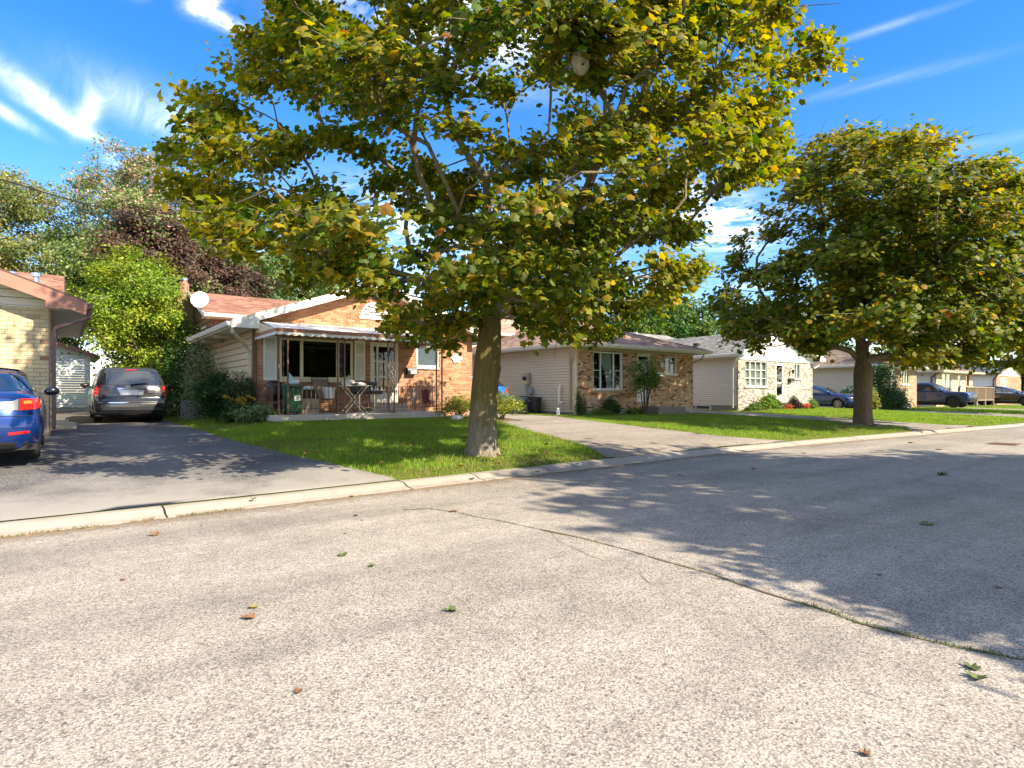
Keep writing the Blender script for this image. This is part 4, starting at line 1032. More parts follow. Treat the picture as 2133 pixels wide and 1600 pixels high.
    for i in range(n):
        a = math.pi*(i+.5)/n; r0, r1 = rv+.012, rv+.125; w = .028
        m = MB(); c_, s_ = math.cos(a), math.sin(a)
        p = [(cxv + r_*c_ - q*s_, zv0 + r_*s_ + q*c_) for r_, q in ((r0, -w), (r1, -w), (r1, w), (r0, w))]
        m.prism(p, 'y', Y0-.012, Y0+.03); m.build('arch_brick', 'brick_orange', V)
    # gas meter pipe etc. on the right
    m = MB(); m.tube([(11.62, Y0-.05, .98), (11.62, Y0-.05, .75), (11.55, Y0-.06, .55)], .03); m.lathe([(.0, 0), (.06, .02), (.06, .1), (0, .12)], (11.62, Y0-.06, .95), seg=10); m.build('hose_tap', 'rusty_iron', h)
house_orange()

# H2 ---- mixed brick house with hip roof
def hip_house(h, X0, X1, Y0, Y1, ze, ov, ovf, sl, smat, under, gm):
    xm = (X0+X1)/2; hw = (X1-X0)/2+ov; zp = ze+sl*hw; y0 = Y0-ovf; ya = y0+hw
    d, s = MB(), MB()
    roof_face(d, s, [(X0-ov, y0, ze), (X1+ov, y0, ze), (xm, ya, zp)])
    roof_face(d, s, [(X0-ov, Y1, ze), (X0-ov, y0, ze), (xm, ya, zp), (xm, Y1, zp)])
    roof_face(d, s, [(X1+ov, y0, ze), (X1+ov, Y1, ze), (xm, Y1, zp), (xm, ya, zp)])
    r = finish_roof(h, d, s, smat, under)
    for c in (((X0-ov, y0, ze), (xm, ya, zp)), ((X1+ov, y0, ze), (xm, ya, zp)), ((xm, ya, zp), (xm, Y1, zp))):
        m = MB(); a, b = Vector(c[0]), Vector(c[1]); L_ = (b-a).length; n = int(L_/.2)
        for i in range(n):
            p = a.lerp(b, i/n); q = a.lerp(b, (i+1)/n)
            m.bar(p+Vector((0, 0, .012)), q+Vector((0, 0, .02)), .2, .012, rnd.random())
        m.build('hip_caps', 'shingle_'+smat, r, attr=True, kind='stuff')
    t = MB(); zs = ze-.15
    t.box(X0-ov, X0, y0, Y1, zs-.012, zs); t.box(X1, X1+ov, y0, Y1, zs-.012, zs); t.box(X0, X1, y0, Y0, zs-.012, zs); t.build('soffit', under, r)
    t = MB(); t.box(X0-ov-.02, X0-ov, y0-.02, Y1, zs-.02, ze+.005); t.box(X1+ov, X1+ov+.02, y0-.02, Y1, zs-.02, ze+.005); t.box(X0-ov, X1+ov, y0-.02, y0, zs-.02, ze+.005); t.build('fascia', gm, r)
    gutter(h, (X0-ov-.14, y0-.022, ze-.012), (X1+ov+.14, y0-.022, ze-.012), gm, (0, -1))
    gutter(h, (X0-ov-.022, y0-.022, ze-.012), (X0-ov-.022, Y1, ze-.012), gm, (-1, 0)); gutter(h, (X1+ov+.022, y0-.022, ze-.012), (X1+ov+.022, Y1, ze-.012), gm, (1, 0))
def house_mixed():
    X0, X1, Y0, Y1 = 15.93, 23.32, 16.9, 25.0; h = thing('house', 'mixed buff and dark brick house with pink hip roof right of the maple trunk', 'house', (X0, Y0, .5))
    ze = 3.33
    holes = [(16.84, 18.52, 1.52, 3.05), (19.45, 20.32, .98, 3.09), (21.32, 22.08, 2.2, 3.04)]
    brick_wall(h, X0+.02, X1, .71, 3.19, Y0, 'mixed', holes, bl=.21, ph=.0677, n_parts=300)
    m = MB(); m.box(X0, X1+.01, Y0-.015, Y0+.2, .35, .71); m.build('foundation', 'base_concrete', h)
    hip_house(h, X0, X1, Y0, Y1, ze, .5, .5, .34, 'pink', 'soffit_tan', 'soffit_white')
    siding_x(h, X0, Y0+.1, Y1, .62, 3.19, .115, 'siding_beige', proud=.016); siding_x(h, X1, Y0+.1, Y1, .62, 3.19, .2, 'siding_beige', face=1)
    m = MB(); m.box(X0, X0+.1, Y0+.2, Y1, .3, .62); m.build('side_foundation', 'concrete_dark', h)
    m = MB(); m.box(X0-.03, X0+.05, Y0-.01, Y0+.1, .71, 3.19); m.build('corner_post', 'siding_beige', h)
    m = MB(); m.box(X0, X1, Y0-.03, Y0+.01, 3.10, 3.19); m.build('frieze_board', 'soffit_tan', h)
    rear_block(h, X0, X1, 25.0, 31.0, .5, 4.45, 1.25, .5, 'pink', 'soffit_white', 'trim_white', 'siding_beige')
    downspout(h, [(X0-.4, Y0-.1, 3.2), (X0-.38, Y0-.05, 3.05), (X0-.10, Y0+.25, 2.72), (X0-.07, Y0+.30, 2.6), (X0-.07, Y0+.30, .75)], 'soffit_tan', .08)
    downspout(h, [(X1+.40, Y0-.3, 3.15), (X1+.32, Y0-.2, 2.95), (X1+.08, Y0+.05, 2.8), (X1+.05, Y0+.12, 2.7)], 'metal_grey', .08)
    window(h, 16.84, 18.52, 1.52, 3.05, Y0, mulls=(17.30, 18.06), rails=((0, 2.3), (2, 2.3)), fw=.05, mat='plastic_white', glass='glass', curtain=[(17.35, 18.02, 'swag')], sill=.10, sill_mat='soffit_tan')
    D = door(h, 19.45, 20.32, .98, 3.09, Y0, 'door_white', 'glass_dark', panes=[2.2], kick=.9)
    window(h, 21.32, 22.08, 2.24, 3.04, Y0, mulls=(21.70,), fw=.045, mat='trim_white', glass='glass_dark', blind='blind_grey', sill=.05, sill_mat='siding_white')
    s = MB(); s.box(19.55, 21.35, Y0-1.05, Y0-.02, .40, .80); s.box(20.9, 21.75, Y0-.95, Y0-.02, .38, .60); s.build('porch_step', 'concrete_dark', h, bevel=.012)
    m = MB(); m.box(19.4, 20.4, Y0-.08, Y0+.05, .9, .975); m.build('door_sill', 'soffit_tan', h)
    for (x, y) in ((22.9, 20.5), (21.2, 20.0)): m = MB(); m.box(x-.13, x+.13, y-.13, y+.13, 4.0, 4.3); m.build('roof_vent', 'black_iron', h)
house_mixed()

# H3 ---- white gable
def house_white():
    X0, X1, Y0, Y1 = 27.8, 35.6, 17.4, 25.4; h = thing('house', 'pale grey brick house with white siding gable and grey shingle roof', 'house', (X0, Y0, .5))
    ze, sl, ov = 3.40, .335, .55; zp = ze + sl*((X1-X0)/2+ov)
    holes = [(28.43, 30.57, 1.72, 3.06), (31.48, 32.36, .92, 3.05), (33.48, 34.2, 2.2, 3.05)]
    brick_wall(h, X0, X1, .40, 3.12, Y0, 'white', holes, bl=.21, ph=.0677)
    siding_y(h, Y0-.03, lambda z: (X0-.02 + max(0, z - (ze+sl*ov-.14))/sl, X1+.02 - max(0, z - (ze+sl*ov-.14))/sl), 3.12, zp-.12, .2, 'siding_white')
    gable_house(h, X0, X1, Y0, Y1, .4, ze, ov, .45, sl, 'grey', 'soffit_white', 'plastic_white', 'trim_white', trim_h=.2)
    siding_x(h, X0, Y0+.1, Y1, .72, 3.25, .115, 'siding_grey', proud=.018); siding_x(h, X1, Y0+.1, Y1, .6, 3.25, .2, 'siding_grey', face=1)
    m = MB(); m.box(X0+.01, X0+.1, Y0+.1, Y1, .2, .72); m.build('foundation', 'concrete_dark', h)
    m = MB(); m.box(X0-.03, X0+.0, 19.0, 20.9, .46, .70); W = m.build('basement_window', 'trim_white', h)
    for y in (19.08, 19.98): m = MB(); m.box(X0-.036, X0-.031, y, y+.84, .49, .67); m.build('pane', 'car_glass', W)
    rear_block(h, X0, X1, 25.4, 31.4, .5, 4.4, 1.25, .5, 'grey', 'soffit_white', 'trim_white', 'siding_grey')
    downspout(h, [(X0-.4, Y0-.2, 3.2), (X0-.36, Y0-.12, 3.02), (X0-.1, Y0+.2, 2.75), (X0-.06, Y0+.25, 2.6), (X0-.06, Y0+.25, .6)], 'trim_white', .09)
    downspout(h, [(X1+.40, Y0-.3, 3.2), (X1+.33, Y0-.2, 3.0), (X1+.06, Y0-.05, 2.85)], 'trim_white', .07)
    W = window(h, 28.43, 30.57, 1.72, 3.06, Y0, mulls=(28.97, 29.5, 30.03), rails=(('all', 2.17), ('all', 2.61)), fw=.045, mat='plastic_white', glass='glass', curtain=[(28.5, 30.5, 'plain')], sill=.06, sill_mat='slab_concrete', grid=.03)
    D = door(h, 31.48, 32.36, .92, 3.05, Y0, 'plastic_white', 'glass', panes=[1.95], kick=.35)
    m = MB(); n = 18; m.tube([(31.92 + .16*math.cos(2*math.pi*k/n), Y0+.01, 2.62 + .16*math.sin(2*math.pi*k/n)) for k in range(n+1)], .035, 6); m.build('wreath', 'dead_leaf', D)
    window(h, 33.48, 34.2, 2.2, 3.05, Y0, mulls=(33.84,), fw=.045, mat='plastic_white', glass='glass', curtain=[(33.5, 34.15, 'plain')], sill=.05, sill_mat='slab_concrete')
    m = MB(); m.box(31.3, 32.7, Y0-.9, Y0-.02, .35, .86); m.box(32.7, 33.9, Y0-.8, Y0-.02, .35, .68); m.box(33.9, 34.3, Y0-.8, Y0-.02, .35, .52); m.build('porch_step', 'slab_concrete', h, bevel=.012)
    for (x, y) in ((28.9, 23.5), (29.3, 21.0), (30.0, 24.4)): m = MB(); z = ze+sl*(x-X0+ov); m.box(x-.14, x+.14, y-.14, y+.14, z, z+.17); m.build('roof_vent', 'black_iron', h)
    m = MB(); m.lathe([(.12, 0), (.12, .85), (.17, .87), (.17, 1.0)], (29.6, 25.9, 4.3), seg=12); m.build('roof_vent', 'metal_steel', h)
house_white()

def house_brown():
    X0, X1, Y0, Y1 = 42.9, 50.45, 17.0, 25.0; h = thing('house', 'brown brick hip roofed house just left of the blue pickup', 'house', (X0, Y0, .3))
    holes = [(43.2, 44.15, 1.75, 3.02), (45.55, 46.55, .95, 3.0), (47.6, 49.1, 2.0, 3.02)]
    brick_wall(h, X0, X1, .2, 3.1, Y0, 'brown', holes, bl=.24, ph=.08)
    hip_house(h, X0, X1, Y0, Y1, 3.28, .55, .55, .32, 'brown', 'soffit_white', 'trim_white')
    siding_x(h, X0, Y0+.1, Y1, .3, 3.12, .13, 'siding_taupe'); siding_x(h, X1, Y0+.1, Y1, .3, 3.12, .13, 'siding_taupe', face=1)
    m = MB(); m.box(X0, X1, Y0-.02, Y0+.02, 3.03, 3.13); m.build('frieze_board', 'siding_cream', h)
    window(h, 43.2, 44.15, 1.75, 3.02, Y0, mulls=(43.7,), fw=.06, mat='plastic_white', glass='glass_dark', sill=.05)
    shutter(h, 44.3, 44.7, 1.75, 3.0, Y0, 'siding_cream'); shutter(h, 44.75, 45.1, 1.75, 3.0, Y0, 'siding_cream')
    door(h, 45.55, 46.55, .95, 3.0, Y0, 'plastic_white', 'glass', panes=[2.0], kick=.4)
    window(h, 47.6, 49.1, 2.0, 3.02, Y0, mulls=(48.1, 48.6), fw=.08, mat='trim_cream', glass='glass_dark', sill=.05)
    rear_block(h, X0, X1, 25, 31, .3, 4.4, 1.2, .5, 'brown', 'soffit_white', 'trim_white', 'siding_taupe')
    m = MB(); m.box(X0+1.9, X0+3.9, Y0-.9, Y0-.02, .2, .8); m.build('porch_step', 'slab_concrete', h)
    m = MB(); m.lathe([(.13, 0), (.13, 1.0), (.17, 1.02), (.17, 1.15)], (46.9, 22.5, 4.3), seg=12); m.build('roof_vent', 'metal_steel', h)
house_brown()
def house_stone():
    X0, X1, Y0, Y1 = 54.4, 63.0, 17.0, 25.0; h = thing('house', 'distant tan stone house with wooden deck behind the blue pickup', 'house', (X0, Y0, .3))
    holes = [(55.6, 57.9, 1.3, 2.95), (59.3, 60.2, .9, 2.95), (61.3, 62.1, 1.9, 2.95)]
    brick_wall(h, X0, X1, .2, 3.0, Y0, 'stone', holes, bl=.4, ph=.16, joint=.02)
    hip_house(h, X0, X1, Y0, Y1, 3.12, .6, .6, .28, 'brown', 'soffit_tan', 'trim_cream')
    siding_x(h, X0, Y0+.1, Y1, .3, 2.97, .16, 'siding_white')
    window(h, 55.6, 57.9, 1.3, 2.95, Y0, mulls=(56.75,), fw=.08, mat='trim_white', glass='glass', curtain=[(55.7, 57.8, 'plain')])
    door(h, 59.3, 60.2, .9, 2.95, Y0, 'trim_white', 'glass_dark', kick=.5)
    window(h, 61.3, 62.1, 1.9, 2.95, Y0, fw=.08, mat='fascia_rust', glass='glass', curtain=[(61.4, 62.0, 'plain')])
    downspout(h, [(X0-.3, Y0-.3, 2.95), (X0-.1, Y0+.3, 2.6), (X0-.1, Y0+.3, .5)], 'gutter_dark', .1)
    rear_block(h, X0, X1, 25, 31, .3, 4.3, 1.2, .5, 'slate', 'soffit_white', 'gutter_dark', 'siding_white')
    d = thing('deck', 'small wooden deck with railing beside the blue pickup', 'deck', (60.0, 16.2, .3))
    m = MB(); m.box(56.6, 63.4, 15.6, 16.94, .75, .82); m.build('deck_floor', 'wood_old', d)
    for x in (56.7, 58.9, 61.1, 63.34):
        m = MB(); m.box(x-.06, x+.06, 15.6, 15.72, .2, 1.85); m.build('post', 'wood_old', d)
    for y in (16.75,): m = MB(); m.box(63.28, 63.4, y, y+.12, .2, 1.85); m.build('post', 'wood_old', d)
    m = MB(); m.box(56.6, 63.4, 15.58, 15.74, 1.8, 1.86); m.box(63.26, 63.42, 15.74, 16.9, 1.8, 1.859); m.build('handrail', 'wood_old', d)
    for k in range(32): m = MB(); x = 56.8+k*.2; m.box(x, x+.045, 15.63, 15.675, .82, 1.8); m.build('baluster', 'wood_old', d)
house_stone()
def house_far():
    X0, X1, Y0, Y1 = 69.8, 78.0, 17.0, 26.0; h = thing('house', 'farthest white sided house with dark grey roof at the right edge', 'house', (X0, Y0, .3))
    ze, sl, ov = 3.25, .30, .5
    holes = [(70.9, 73.0, .9, 2.85)]
    brick_wall(h, X0, X1, .2, 3.0, Y0, 'orange', holes, bl=.4, ph=.14, joint=.02)
    zp = ze + sl*((X1-X0)/2+ov)
    siding_y(h, Y0, lambda z: (X0 + max(0, z - ze - sl*ov+.1)/sl, X1 - max(0, z - ze - sl*ov+.1)/sl), 3.0, zp-.1, .2, 'siding_tan')
    gable_house(h, X0, X1, Y0, Y1, .3, ze, ov, .4, sl, 'slate', 'gutter_dark', 'gutter_dark', 'gutter_dark')
    siding_x(h, X0, Y0+.1, Y1, .3, 3.1, .15, 'siding_white')
    window(h, 70.9, 73.0, .9, 2.85, Y0, mulls=(71.4, 72.0, 72.5), fw=.1, mat='trim_white', glass='glass', curtain=[(71, 72.9, 'plain')])
    downspout(h, [(X0-.4, Y0-.2, 3.1), (X0-.1, Y0+.2, 2.6), (X0-.1, Y0+.2, .4)], 'gutter_dark', .12)
    rear_block(h, X0, X1, 26, 32, .3, 4.3, 1.2, .5, 'slate', 'gutter_dark', 'gutter_dark', 'siding_white')
house_far()

# ---------------------------------------------------------------- leaves and trees
def maple_template(lobes=5, detail=True):
    """palmate leaf in x (width) / y (length, stem at 0) with a slight cup; returns V, F(tris)"""
    tips = [(-0.46, 0.16), (-0.50, 0.56), (0.0, 1.0), (0.50, 0.56), (0.46, 0.16)]
    nts = [(-0.30, 0.33), (-0.17, 0.62), (0.17, 0.62), (0.30, 0.33)]
    out = [(0, 0.0)]
    if detail:
        sh = [(-0.22, 0.02), (-0.46, 0.12), (-0.31, 0.30), (-0.52, 0.50), (-0.37, 0.56), (-0.17, 0.60), (-0.20, 0.80), (0.0, 1.0),
              (0.20, 0.80), (0.17, 0.60), (0.37, 0.56), (0.52, 0.50), (0.31, 0.30), (0.46, 0.12), (0.22, 0.02)]
    else:
        sh = [(-0.40, 0.04), (-0.36, 0.30), (-0.54, 0.56), (-0.24, 0.68), (0.0, 1.0), (0.24, 0.68), (0.54, 0.56), (0.36, 0.30), (0.40, 0.04)]
    out += sh
    V = [(0.0, 0.38, 0.05)] + [(x, y, -0.22*abs(x) - 0.10*(y-0.38)**2*2) for x, y in out]
    n = len(out); F = [(0, 1+(i+1) % n, 1+i) for i in range(n)]
    return np.array(V), np.array(F)
def oval_template():
    V = [(0, 0, 0), (-.28, .4, -.05), (0, 1.0, -.08), (.28, .4, -.05)]
    return np.array(V, float), np.array([(0, 3, 2), (0, 2, 1)])
TM_HI = maple_template(detail=True); TM_LO = maple_template(detail=False); T_OVAL = oval_template(); T_SIX = (np.array([(0, 0, 0), (-.44, .08, -.09), (-.34, .34, -.05), (-.5, .62, -.10), (0, 1.0, -.08), (.5, .62, -.10), (.34, .34, -.05), (.44, .08, -.09)], float), np.array([(0, 2, 1), (0, 4, 2), (2, 4, 3), (0, 6, 4), (4, 6, 5), (0, 7, 6)])); T_WIDE = (np.array([(0, 0, 0), (-.42, .45, -.05), (0, 1.0, -.08), (.42, .45, -.05)], float), T_OVAL[1])

def leaf_frames(P, center, rr, up=0.55, out=0.45, rand=0.75, droop=0.5):
    n = len(P)
    o = P - center; o[:, 2] *= 0.6; o /= np.linalg.norm(o, axis=1)[:, None] + 1e-9
    N = out*o + np.array([0, 0, up]) + rr.normal(0, rand*0.6, (n, 3)); N /= np.linalg.norm(N, axis=1)[:, None]
    T = o*0.6 + rr.normal(0, 0.7, (n, 3)); T[:, 2] -= droop
    T -= (T*N).sum(1)[:, None]*N; T /= np.linalg.norm(T, axis=1)[:, None] + 1e-9
    B = np.cross(T, N)
    return B, T, N
def leaf_cloud(name, P, frames, size, tmpl, cols, mat, parent, off, rr, kind='stuff'):
    B, T, N = frames; n = len(P); tv, tf = tmpl; k = len(tv)
    V = P[:, None, :] + size[:, None, None]*(tv[None, :, 0, None]*B[:, None, :] + tv[None, :, 1, None]*T[:, None, :] + tv[None, :, 2, None]*N[:, None, :])
    F = (tf[None] + (np.arange(n)*k)[:, None, None]).reshape(-1, 3)
    return np_mesh(name, V.reshape(-1, 3), F, mat, parent, col=np.repeat(cols, k, axis=0), kind=kind, off=off)
def pal(n, rr, stops, w=None):
    """random colours between stops"""
    s = np.array(stops); t = rr.choice(len(s), n, p=w) if w is not None else rr.randint(0, len(s), n)
    t2 = rr.randint(0, len(s), n); a = rr.rand(n)[:, None]*0.35
    return (s[t]*(1-a) + s[t2]*a) * rr.uniform(0.78, 1.22, (n, 1))

def skeleton(base, trunk, clumps, rr, seg=0.55, sag=0.0, pen=0.35):
    """connect each clump to the growing branch skeleton; returns nodes, parents"""
    nodes = [np.array(p, float) for p in trunk]; par = [-1] + list(range(len(trunk)-1)); plen = [0.0]
    for i in range(1, len(nodes)): plen.append(plen[i-1] + np.linalg.norm(nodes[i]-nodes[i-1]))
    first = max(1, len(trunk)//2); order = np.argsort([np.linalg.norm(c - nodes[-1]) for c in clumps]); tips = []
    A = np.array(nodes); PL = np.array(plen)
    for ci in order:
        c = clumps[ci]; d = np.linalg.norm(A - c, axis=1) ; cost = d + pen*PL
        cost[:first] += 50
        # prefer nodes that are lower and nearer the trunk axis than the clump
        cost += np.maximum(0, A[:, 2] - c[2] + 0.15)*1.1
        j = int(np.argmin(cost)); p = A[j]; L_ = np.linalg.norm(c-p); n = max(1, int(round(L_/seg)))
        pd = p - (A[par[j]] if par[j] >= 0 else p - np.array([0, 0, 1])); pd = pd/(np.linalg.norm(pd)+1e-9)
        m = p + pd*L_*0.35 + rr.normal(0, 0.07*L_, 3) + np.array([0, 0, 0.10*L_]); last = j; new = []
        for k in range(1, n+1):
            t = k/n; q = (1-t)**2*p + 2*t*(1-t)*m + t*t*c + (rr.normal(0, 0.035, 3) if k < n else 0)
            new.append(q); par.append(last); last = len(A) + len(new) - 1; PL = np.append(PL, PL[par[-1]] + seg)
        A = np.vstack([A, new]); tips.append(last)
    return A, np.array(par), tips
def branch_mesh(name, A, par, tips, r_tip, r_pow, r_trunk, mat, parent, off, mask=None, seg=7, ntrunk=0):
    n = len(A); cnt = np.zeros(n)
    for t in tips: cnt[t] += 1
    for i in range(n-1, 0, -1):
        if par[i] >= 0: cnt[par[i]] += cnt[i]
    cnt = np.maximum(cnt, 1); rad = r_tip * cnt**r_pow
    rad *= 1.0 if r_trunk is None else 1.0
    V, F = [], []; o = 0
    ang = np.linspace(0, 2*np.pi, seg, endpoint=False)
    for i in range(max(1, ntrunk), n):
        p = A[par[i]]; q = A[i]; d = q-p; L_ = np.linalg.norm(d)
        if L_ < 1e-6: continue
        d /= L_; s = np.cross(d, [0, 0, 1.0]); s = s if np.linalg.norm(s) > .1 else np.cross(d, [1.0, 0, 0]); s /= np.linalg.norm(s); w = np.cross(d, s)
        r0 = min(rad[par[i]], rad[i]*1.35); r1 = rad[i]
        ring = np.cos(ang)[:, None]*s + np.sin(ang)[:, None]*w
        V.append(p - d*r0*0.3 + ring*r0); V.append(q + d*r1*0.2 + ring*r1)
        k = np.arange(seg); F.append(np.c_[o+k, o+(k+1) % seg, o+seg+(k+1) % seg, o+seg+k]); o += 2*seg
    ob = np_mesh(name, np.vstack(V), np.vstack(F), mat, parent, smooth=True, off=off)
    return ob, rad
def trunk_mesh(parent, pts, rads, mat, flare=1.5, seg=28, seed=3, groove=0.06, knots=()):
    """fluted trunk with flared root collar"""
    rr = np.random.RandomState(seed); ph = rr.uniform(0, 6.28, 5); P = np.array(pts, float); R_ = np.array(rads, float)
    s = np.r_[0, np.cumsum(np.linalg.norm(np.diff(P, axis=0), axis=1))]; n = int(s[-1]/0.06)+2; t = np.linspace(0, s[-1], n)
    X = np.c_[[np.interp(t, s, P[:, k]) for k in range(3)]].T; Rr = np.interp(t, s, R_)
    # smooth path
    for _ in range(6): X[1:-1] = (X[:-2]+X[1:-1]*2+X[2:])/4; Rr[1:-1] = (Rr[:-2]+Rr[1:-1]*2+Rr[2:])/4
    V = []; a = np.linspace(0, 2*np.pi, seg, endpoint=False)
    for i in range(n):
        h = t[i]; f = 1 + (flare-1)*np.exp(-h/0.20); lob = 1 + (0.05 + 0.20*np.exp(-h/0.22))*np.cos(5*a+ph[0]+0.15*h)*0.5 + 0.025*np.cos(9*a+ph[1]+h*0.7) + 0.02*np.cos(3*a+ph[2]-h)
        r_ = Rr[i]*f*lob*(1 + rr.normal(0, 0.006, seg))
        for (kh, ka, kr, kd) in knots:
            da = np.angle(np.exp(1j*(a-ka))); r_ = r_*(1 + kd*np.exp(-((h-kh)/kr)**2 - (da/0.32)**2))
        V.append(np.c_[X[i, 0]+r_*np.cos(a), X[i, 1]+r_*np.sin(a), np.full(seg, X[i, 2])])
    V = np.vstack(V); F = []
    k = np.arange(seg)
    for i in range(n-1): F.append(np.c_[i*seg+k, i*seg+(k+1) % seg, (i+1)*seg+(k+1) % seg, (i+1)*seg+k])
    w = WL[parent.name]
    return np_mesh('trunk', V, np.vstack(F), mat, parent, smooth=True, off=tuple(w))

def env_clumps(env, n, rr, cx, cy, shell=0.62, stretch=(1, 1), gaps=0.0, md=0.55):
    """clump centres inside a body of revolution env = [(z, r)], crowded toward the outside"""
    z = np.array([e[0] for e in env]); r = np.array([e[1] for e in env]); out = []
    zz = np.linspace(z[0], z[-1], 200); w = np.interp(zz, z, r)**1.4; w /= w.sum()
    tries = 0
    while len(out) < n and tries < 40000:
        tries += 1
        h = rr.choice(zz, p=w); R_ = np.interp(h, z, r); q = rr.rand()**shell; a = rr.uniform(0, 2*np.pi)
        lump = 1 + 0.10*math.sin(3*a + h*1.1) + 0.07*math.sin(5*a - h*1.7 + 1)
        p = np.array([cx + R_*q*lump*math.cos(a)*stretch[0], cy + R_*q*lump*math.sin(a)*stretch[1], h])
        if out:
            d = np.min(np.linalg.norm(np.array(out)-p, axis=1))
            if d < (md*(1 if len(out) < n*.7 else .6) if n < 300 else .36): continue
        out.append(p)
    return np.array(out)

def tree(name, label, loc, trunk_pts, trunk_r, env, n_clumps, per, leaf, tmpl, palette, weights=None, seed=1, crown_c=None, clump_r=(0.55, 0.35), group=None,
         barkm='bark_maple', brm='bark_branch', leafm='leaf_foliage', n_single=0, flare=1.5, knots=(), stretch=(1, 1), shell=0.62, r_tip=0.011, r_pow=0.46, sizev=0.35, extra=None, cen_shift=(0, 0),
         up=0.75, rand=0.65, droop=0.6, hue=None, skip=None, limbs=True, cat='tree', single_name='leaf', wind=None, keep=None):
    rr = np.random.RandomState(seed); x, y = loc[0], loc[1]; z0 = loc[2] if len(loc) > 2 else g(x, y)
    T = thing(name, label, cat, (x, y, z0), group=group); off = (x, y, z0)
    tp = [(x+a, y+b, z0+c) for a, b, c in trunk_pts]
    trunk_mesh(T, [(tp[0][0], tp[0][1], tp[0][2]-.12)] + tp, [trunk_r[0]] + list(trunk_r), barkm, flare=flare, seed=seed, knots=knots)
    C = env_clumps(env, n_clumps, rr, x+cen_shift[0], y+cen_shift[1], shell, stretch)
    if extra is not None: C = np.vstack([C, np.array(extra)])
    if skip is not None: C = np.array([c for c in C if not skip(c)])
    if wind is not None: C = C + np.outer((C[:, 2]-z0), np.array(wind))
    A, par, tips = skeleton(tp[0], tp, C, rr)
    
    ob, rad = branch_mesh('branches', A, par, tips, r_tip, r_pow, None, brm, T, off, ntrunk=len(tp))
    # twigs: short spurs round each clump, and leaves strung on them
    n = len(C); m = 7
    tw = C[:, None, :] + rr.normal(0, 1, (n, m, 3))*np.array([clump_r[0], clump_r[0], clump_r[1]])*0.75
    VV, FF = [], []; ang = np.array([0, 2.1, 4.2])
    c_ = np.repeat(C[:, None, :], m, 1).reshape(-1, 3); e_ = tw.reshape(-1, 3); d_ = e_-c_; d_ /= np.linalg.norm(d_, axis=1)[:, None]+1e-9
    s_ = np.cross(d_, [0, 0, 1.0]); s_ /= np.linalg.norm(s_, axis=1)[:, None]+1e-6; w_ = np.cross(d_, s_)
    for k in range(3): VV.append(c_ + (math.cos(ang[k])*s_ + math.sin(ang[k])*w_)*r_tip*0.8)
    for k in range(3): VV.append(e_ + (math.cos(ang[k])*s_ + math.sin(ang[k])*w_)*r_tip*0.3)
    q = len(c_); i = np.arange(q); FF = np.vstack([np.c_[k*q+i, ((k+1) % 3)*q+i, (3+(k+1) % 3)*q+i, (3+k)*q+i] for k in range(3)])
    np_mesh('twigs', np.vstack(VV), FF, brm, T, off=off, kind='stuff')
    # leaves
    N = int(n*per); ci = rr.randint(0, n, N); ti = rr.randint(0, m, N); t = rr.rand(N)[:, None]**0.7
    P = C[ci]*(1-t) + tw[ci, ti]*t + rr.normal(0, 1, (N, 3))*np.array([clump_r[0], clump_r[0], clump_r[1]])*0.36
    P[:, 2] -= 0.03
    if keep is not None: kk = keep(P); P, ci = P[kk], ci[kk]; N = len(P)
    size = leaf*(1 + rr.uniform(-sizev, sizev, N))
    cen = np.array([x, y, (env[0][0]+env[-1][0])/2 - 0.5]) if crown_c is None else np.array(crown_c)
    cols = pal(N, rr, palette, weights)
    # each branchlet has turned its own amount
    tint = rr.normal(0, 0.16, n)[ci][:, None]; cols = cols*(1 + np.c_[tint*1.1, tint*0.45, tint*0.1])
    if hue is not None: cols = hue(P, cols, rr)
    cols = np.clip(cols, 0.003, 0.9)
    fr = leaf_frames(P, cen, rr, up=up, rand=rand, droop=droop)
    if n_single:
        dd = np.linalg.norm(P - np.array([0, 0, CAM_Z]), axis=1)
        f_ = np.array([0.6032, 0.7976, 0]); r_ = np.array([0.7976, -0.6032, 0])
        dep = P @ f_; u = (P @ r_)/np.maximum(dep, .1); v = (P[:, 2]-CAM_Z)/np.maximum(dep, .1)
        vis = (np.abs(u) < 0.84) & (v < 0.64) & (dep > 1)
        order = np.argsort(np.where(vis, dd/size, 1e9))[:n_single]
        sel = np.zeros(N, bool); sel[order] = True
        tv, tf = tmpl; me = bpy.data.meshes.new(single_name); me.from_pydata([tuple(a) for a in tv], [], [tuple(int(b) for b in a) for a in tf]); me.materials.append(M['leaf_single']); me.update()
        for i in order:
            o = bpy.data.objects.new(single_name, me); COL.objects.link(o); o.parent = T
            Bv, Tv, Nv = fr[0][i], fr[1][i], fr[2][i]
            mtx = Matrix(((Bv[0], Tv[0], Nv[0], 0), (Bv[1], Tv[1], Nv[1], 0), (Bv[2], Tv[2], Nv[2], 0), (0, 0, 0, 1)))
            o.matrix_local = Matrix.Translation(Vector(P[i]) - Vector(off)) @ mtx @ Matrix.Diagonal((size[i], size[i], size[i], 1))
        k = ~sel; P = P[k]; size = size[k]; cols = cols[k]; fr = tuple(a[k] for a in fr)
    leaf_cloud('crown', P, fr, size, tmpl, cols, leafm, T, off, rr)
    return T

